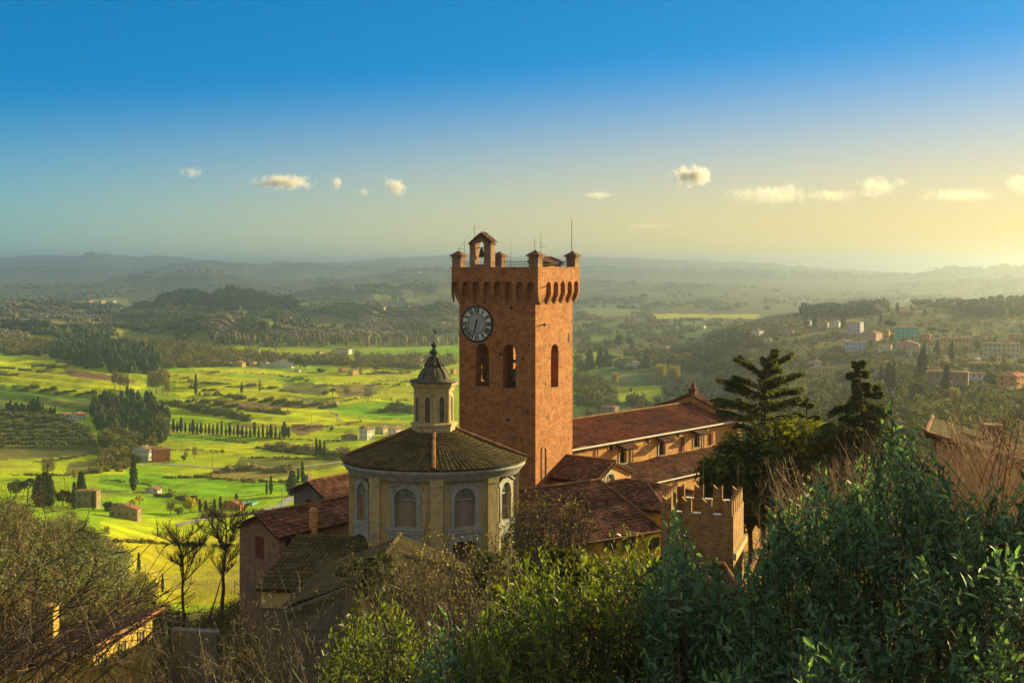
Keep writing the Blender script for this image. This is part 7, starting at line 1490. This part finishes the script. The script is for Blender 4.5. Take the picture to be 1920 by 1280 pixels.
# dry shrubs in the middle
twigbush('dry grey shrub with tiny buds against the round chapel, on its left', 0, (650, 800), 1010, 1150, (34, 40), 170, (1.4, 3.2), (.05, 0, 1), 'greytwig2', r=.012, spread=.36, sub=5, buds=('scrub', .35, .035))
twigbush('dry budding shrub in front of the chapel windows, right half', 0, (790, 960), 985, 1130, (34, 40), 200, (1.4, 3.4), (.02, 0, 1), 'greytwig2', r=.012, spread=.36, sub=5, buds=('palebuds', .3, .04))
twigbush('dense brown dry bramble below the chapel shrubs', 0, (660, 940), 1110, 1300, (22, 30), 260, (.8, 1.8), (0, 0, 1), 'browntwig', r=.008, spread=.55, sub=5, curve=.2)
twigbush('round twiggy tree beside the sunlit edge of the chapel', 0, (955, 1105), 915, 1050, (54, 60), 380, (2.0, 4.2), (0, 0, 1), 'bark', r=.016, spread=.34, sub=6, name='twiggy_tree', cat='tree', buds=('scrub', .25, .06))
def leafbush(label, px, py_top, py_bot, wpx, d, n, mat, size, name='evergreen_bush', cat='bush', clump=40, flat=1.0, depth=1.0):
    """broadleaf evergreen: a trunk with limbs, leaf sprays in clumps"""
    ztop = (HY-py_top)/F*d; zbot = (HY-py_bot)/F*d; x = (px-960)/F*d; rx = wpx/2*d/F; rz = (ztop-zbot)/2; zg = gz(x, d)
    T = thing(name, label, cat, (x, d, zg)); c0 = np.array([0, 0, (ztop+zbot)/2-zg]); rad = np.array([rx, rx*depth, rz])
    cd = nrm(rng.normal(size=(clump, 3))); cc = cd*(.55+.4*rng.random((clump, 1)))*rad+c0; cs = rng.uniform(.24, .42, clump)
    k = rng.integers(0, clump, n); off = nrm(rng.normal(size=(n, 3)))*(rng.random((n, 1))**.45)*cs[k][:, None]*np.array([rx, rx, rz*flat])
    p = cc[k]+off; nn = nrm(off+rng.normal(0, .4, (n, 3))*np.abs(off).mean()+[0, 0, .2]); m = MB()
    quads_at(m, p, nn, size*rng.uniform(.5, 1.25, n), np.clip(.5+rng.normal(0, .15, clump)[k]+rng.normal(0, .17, n), 0, 1), 1.3)
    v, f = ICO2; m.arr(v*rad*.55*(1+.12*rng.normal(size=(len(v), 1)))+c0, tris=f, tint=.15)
    m.build('crown', MT[mat], T)
    m = MB(); h = max(.5, c0[2]-rz*.2); m.tube([(0, 0, -.3), (.1, 0, h*.6), (0, 0, h)], [.05*rx+.07, .04*rx+.05, .03*rx+.04], 7)
    for q in range(8): e = cc[rng.integers(0, clump)]; m.tube([(0, 0, h*.75), (e[0]*.45, e[1]*.45, (h+e[2])/2), e*.95], [.03*rx+.05, .02*rx+.03, .02], 5)
    m.build('trunk', MT['bark'], T); return T
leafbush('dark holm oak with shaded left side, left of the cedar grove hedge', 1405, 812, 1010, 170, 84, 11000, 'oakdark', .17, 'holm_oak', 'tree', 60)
leafbush('holm oak with a yellow-green sunlit top, under the two cedars', 1500, 786, 980, 200, 87, 14000, 'oakleaf', .17, 'holm_oak', 'tree', 70)
leafbush('holm oak with sunlit crown, right one under the narrow cedar', 1605, 798, 980, 170, 86, 12000, 'oakleaf', .17, 'holm_oak', 'tree', 60)
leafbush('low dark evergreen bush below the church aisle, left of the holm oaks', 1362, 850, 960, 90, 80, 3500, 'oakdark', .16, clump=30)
leafbush('dark evergreen bush under the twiggy tree', 1040, 1030, 1110, 190, 55, 4200, 'oakleaf', .12, clump=36)
leafbush('green bush at the foot of the chapel, left of the twiggy tree', 925, 1030, 1120, 120, 44, 3600, 'broad', .09, clump=36)
leafbush('dark bush under the chapel pilasters', 705, 1045, 1100, 130, 48, 2400, 'broad', .09, clump=26)
# unseen tree added outside the frame at the right to shade the laurels
leafbush('large unseen holm oak added beyond the right edge to shade the laurels', 2660, 260, 1000, 420, 11.4, 9000, 'oakleaf', .05, 'holm_oak', 'tree', 60)

def cedar(label, px, py_top, d, n, seed, prof, lean=0, droop=.12, rise=(.12, .3, .6), pad=.28, dens=165, hang=.16):
    """trunk, limbs with flat ragged pads of needles; prof = (height fraction, limb length in photo pixels)"""
    r_ = np.random.default_rng(seed); x = (px-960)/F*d; zg = gz(x, d); zt_ = (HY-py_top)/F*d; Hh = zt_-zg; s = d/F
    T = thing('cedar_tree', label, 'tree', (x, d, zg)); m = MB(); lf = MB(); pr = np.array(prof, float)
    tr_ = [(lean*s*(t**3), 0, Hh*t) for t in np.linspace(0, 1, 9)]; m.tube(tr_, np.linspace(.30, .03, 9), 8)
    def padd(o, dr, Lm, rz, dz, nb):
        side = np.array([-dr[1], dr[0], 0]); tt = r_.random(nb)**.75*.9+.12; w_ = r_.normal(0, .45, nb)*Lm*pad*(1.2-tt)**.5*np.minimum(1, tt*3)
        c = o+dr*Lm*tt[:, None]+np.array([0, 0, 1])*(rz*Lm*tt-dz*2.6*Lm*tt**2.4)[:, None]+side*w_[:, None]+np.stack([0*tt, 0*tt, -np.abs(w_)*.35-r_.random(nb)**2*hang*2+.08], -1)
        nn = nrm(np.array([0, 0, .8])+r_.normal(0, .5, (nb, 3))); sz = r_.uniform(.09, .22, nb)
        A = nrm(dr*.8+side*np.sign(w_)[:, None]*.7+r_.normal(0, .35, (nb, 3))+[0, 0, -.2]); B = nrm(np.cross(A, nn))
        V = np.stack([c-A*sz[:, None], c+B*sz[:, None]*.45, c+A*sz[:, None]*1.4, c-B*sz[:, None]*.45], 1).reshape(-1, 3); lf.arr(V, np.arange(nb*4).reshape(-1, 4), tint=np.repeat(np.clip(.5+r_.normal(0, .22, nb), 0, 1), 4))
    for k in range(n):
        t = min(.985, pr[0, 0]+(1-pr[0, 0])*((k+r_.random()*1.6)/n)**.85); a = k*2.399+r_.normal(0, .5); Lm = np.interp(t, pr[:, 0], pr[:, 1])*s*r_.choice([r_.uniform(.4, .7), r_.uniform(.8, 1.15)])
        o = np.array([lean*s*t**3, 0, Hh*t]); dr = np.array([math.cos(a), math.sin(a), 0]); rz = np.interp(t, [.3, .65, 1], rise)*r_.uniform(.6, 1.4); dz = droop*r_.uniform(.6, 1.3)
        ts = np.linspace(0, 1, 7)[:, None]; path = o+dr*Lm*ts+np.array([0, 0, 1])*(rz*Lm*ts-dz*2.6*Lm*ts**2.4); m.tube(path, np.linspace(.06*Lm**.5, .012, 7), 4, cap=False)
        padd(o, dr, Lm, rz, dz, int(dens*Lm)+30)
        for q in range(3):
            t2 = r_.uniform(.25, .7); da = r_.choice([-1, 1])*r_.uniform(.5, 1.0); d2 = np.array([math.cos(a+da), math.sin(a+da), 0]); o2 = o+dr*Lm*t2+np.array([0, 0, rz*Lm*t2-dz*2.6*Lm*t2**2.4]); L2 = Lm*r_.uniform(.3, .5)
            m.tube([o2, o2+d2*L2+[0, 0, L2*(rz-.1)]], [.03, .01], 4, cap=False); padd(o2, d2, L2, rz-.05, dz, int(dens*.9*L2)+16)
    m.build('trunk', MT['bark'], T); lf.build('needles', MT['cedarleaf'], T); return T
cedar('broad spreading cedar with ragged flat branches, left of the two cedars', 1432, 668, 101, 40, 3, [(.55, 70), (.68, 96), (.76, 98), (.84, 86), (.92, 60), (1, 16)], lean=6, droop=.07, rise=(.10, .30, .75))
cedar('narrow cedar with drooping tiers and a top bent to the left', 1626, 674, 84, 40, 5, [(.52, 105), (.68, 112), (.76, 90), (.84, 52), (.92, 28), (1, 6)], lean=-16, droop=.15, rise=(.12, .22, .5), hang=.24)
cedar('low wide dark conifer between the two cedars', 1512, 742, 98, 22, 9, [(.4, 40), (.7, 38), (.9, 24), (1, 8)], droop=.1)

# bare trees on the slope at the left
def baretree(label, px, py_base, py_top, d, spread, seed, r0=.2, lean=0, mat='bark'):
    r_ = np.random.default_rng(seed); x = (px-960)/F*d; zb_ = (HY-py_base)/F*d; zg = min(gz(x, d), zb_); Hh = (py_base-py_top)/F*d; T = thing('leafless_tree', label, 'tree', (x, d, zg)); A_, B_, Ra, Rb = [], [], [], []
    def line(p, dr, L, r0_, r1_, n, up):
        q = p; pts = [q]
        for k in range(n):
            dr = nrm(dr+r_.normal(0, .09, 3)+np.array([0, 0, up])); e = q+dr*L/n; A_.append(q); B_.append(e); Ra.append(r0_+(r1_-r0_)*k/n); Rb.append(r0_+(r1_-r0_)*(k+1)/n); q = e; pts.append(q)
        return pts, dr
    base = zb_-zg; trunk_, td = line(np.array([0, 0, -.3]), np.array([lean, 0, 1.]), base+.3+Hh*.80, r0, r0*.25, 9, .05)
    for k in range(24):
        t = r_.uniform(.30, 1.0); i = min(8, int(t*9)); p = trunk_[i]+(trunk_[i+1]-trunk_[i])*r_.random()
        if p[2] < base+Hh*.26: continue
        a = k*2.399; f = (p[2]-base)/Hh; L = Hh*(.52-.26*f)*r_.uniform(.75, 1.15); l1, d1 = line(p, nrm(np.array([math.cos(a)*spread, math.sin(a)*spread, .75])), L, r0*.36*(1.1-f*.6), .018, 6, .04)
        for j in range(15):
            q = l1[r_.integers(1, 7)]; a2 = r_.random()*6.28; l2, d2 = line(q, nrm(d1*.8+np.array([math.cos(a2)*.6, math.sin(a2)*.6, .35])), L*r_.uniform(.25, .5), .022, .012, 4, .08)
            for jj in range(7):
                q2 = l2[r_.integers(1, 5)]; line(q2, nrm(d2*.7+r_.normal(0, .5, 3)+[0, 0, .3]), L*r_.uniform(.10, .22), .013, .008, 2, .05)
    m = MB(); segs(m, np.array(A_), np.array(B_), np.array(Ra), np.array(Rb), np.clip(.5+r_.normal(0, .2, len(A_)), 0, 1), 4); m.build('branches', MT[mat], T); return T
baretree('dark leafless tree with a full round crown, left of the three by the brick house', 344, 1142, 990, 104, 1.0, 11, .20)
baretree('leafless tree with a forked trunk right beside the brick house', 412, 1116, 955, 104, .95, 12, .24)
baretree('thin small leafless tree between the two larger ones by the brick house', 387, 1110, 1010, 108, .95, 13, .10)
# ================================================================ haze
hz = MB().box(-22000, 22000, -22000, 22000, -140, 77).build('haze', None)
hm = bpy.data.materials.new('evening_haze'); hm.use_nodes = True; hn = hm.node_tree.nodes; hn.remove(hn['Principled BSDF'])
pv = hn.new('ShaderNodeVolumePrincipled'); pv.inputs['Color'].default_value = (.75, .86, .92, 1); pv.inputs['Density'].default_value = .000195; pv.inputs['Anisotropy'].default_value = .86
hm.node_tree.links.new(pv.outputs[0], hn['Material Output'].inputs['Volume'])
hz.data.materials.append(hm); tag(hz, 'golden evening haze lying over the far hills', 'haze', kind='stuff')
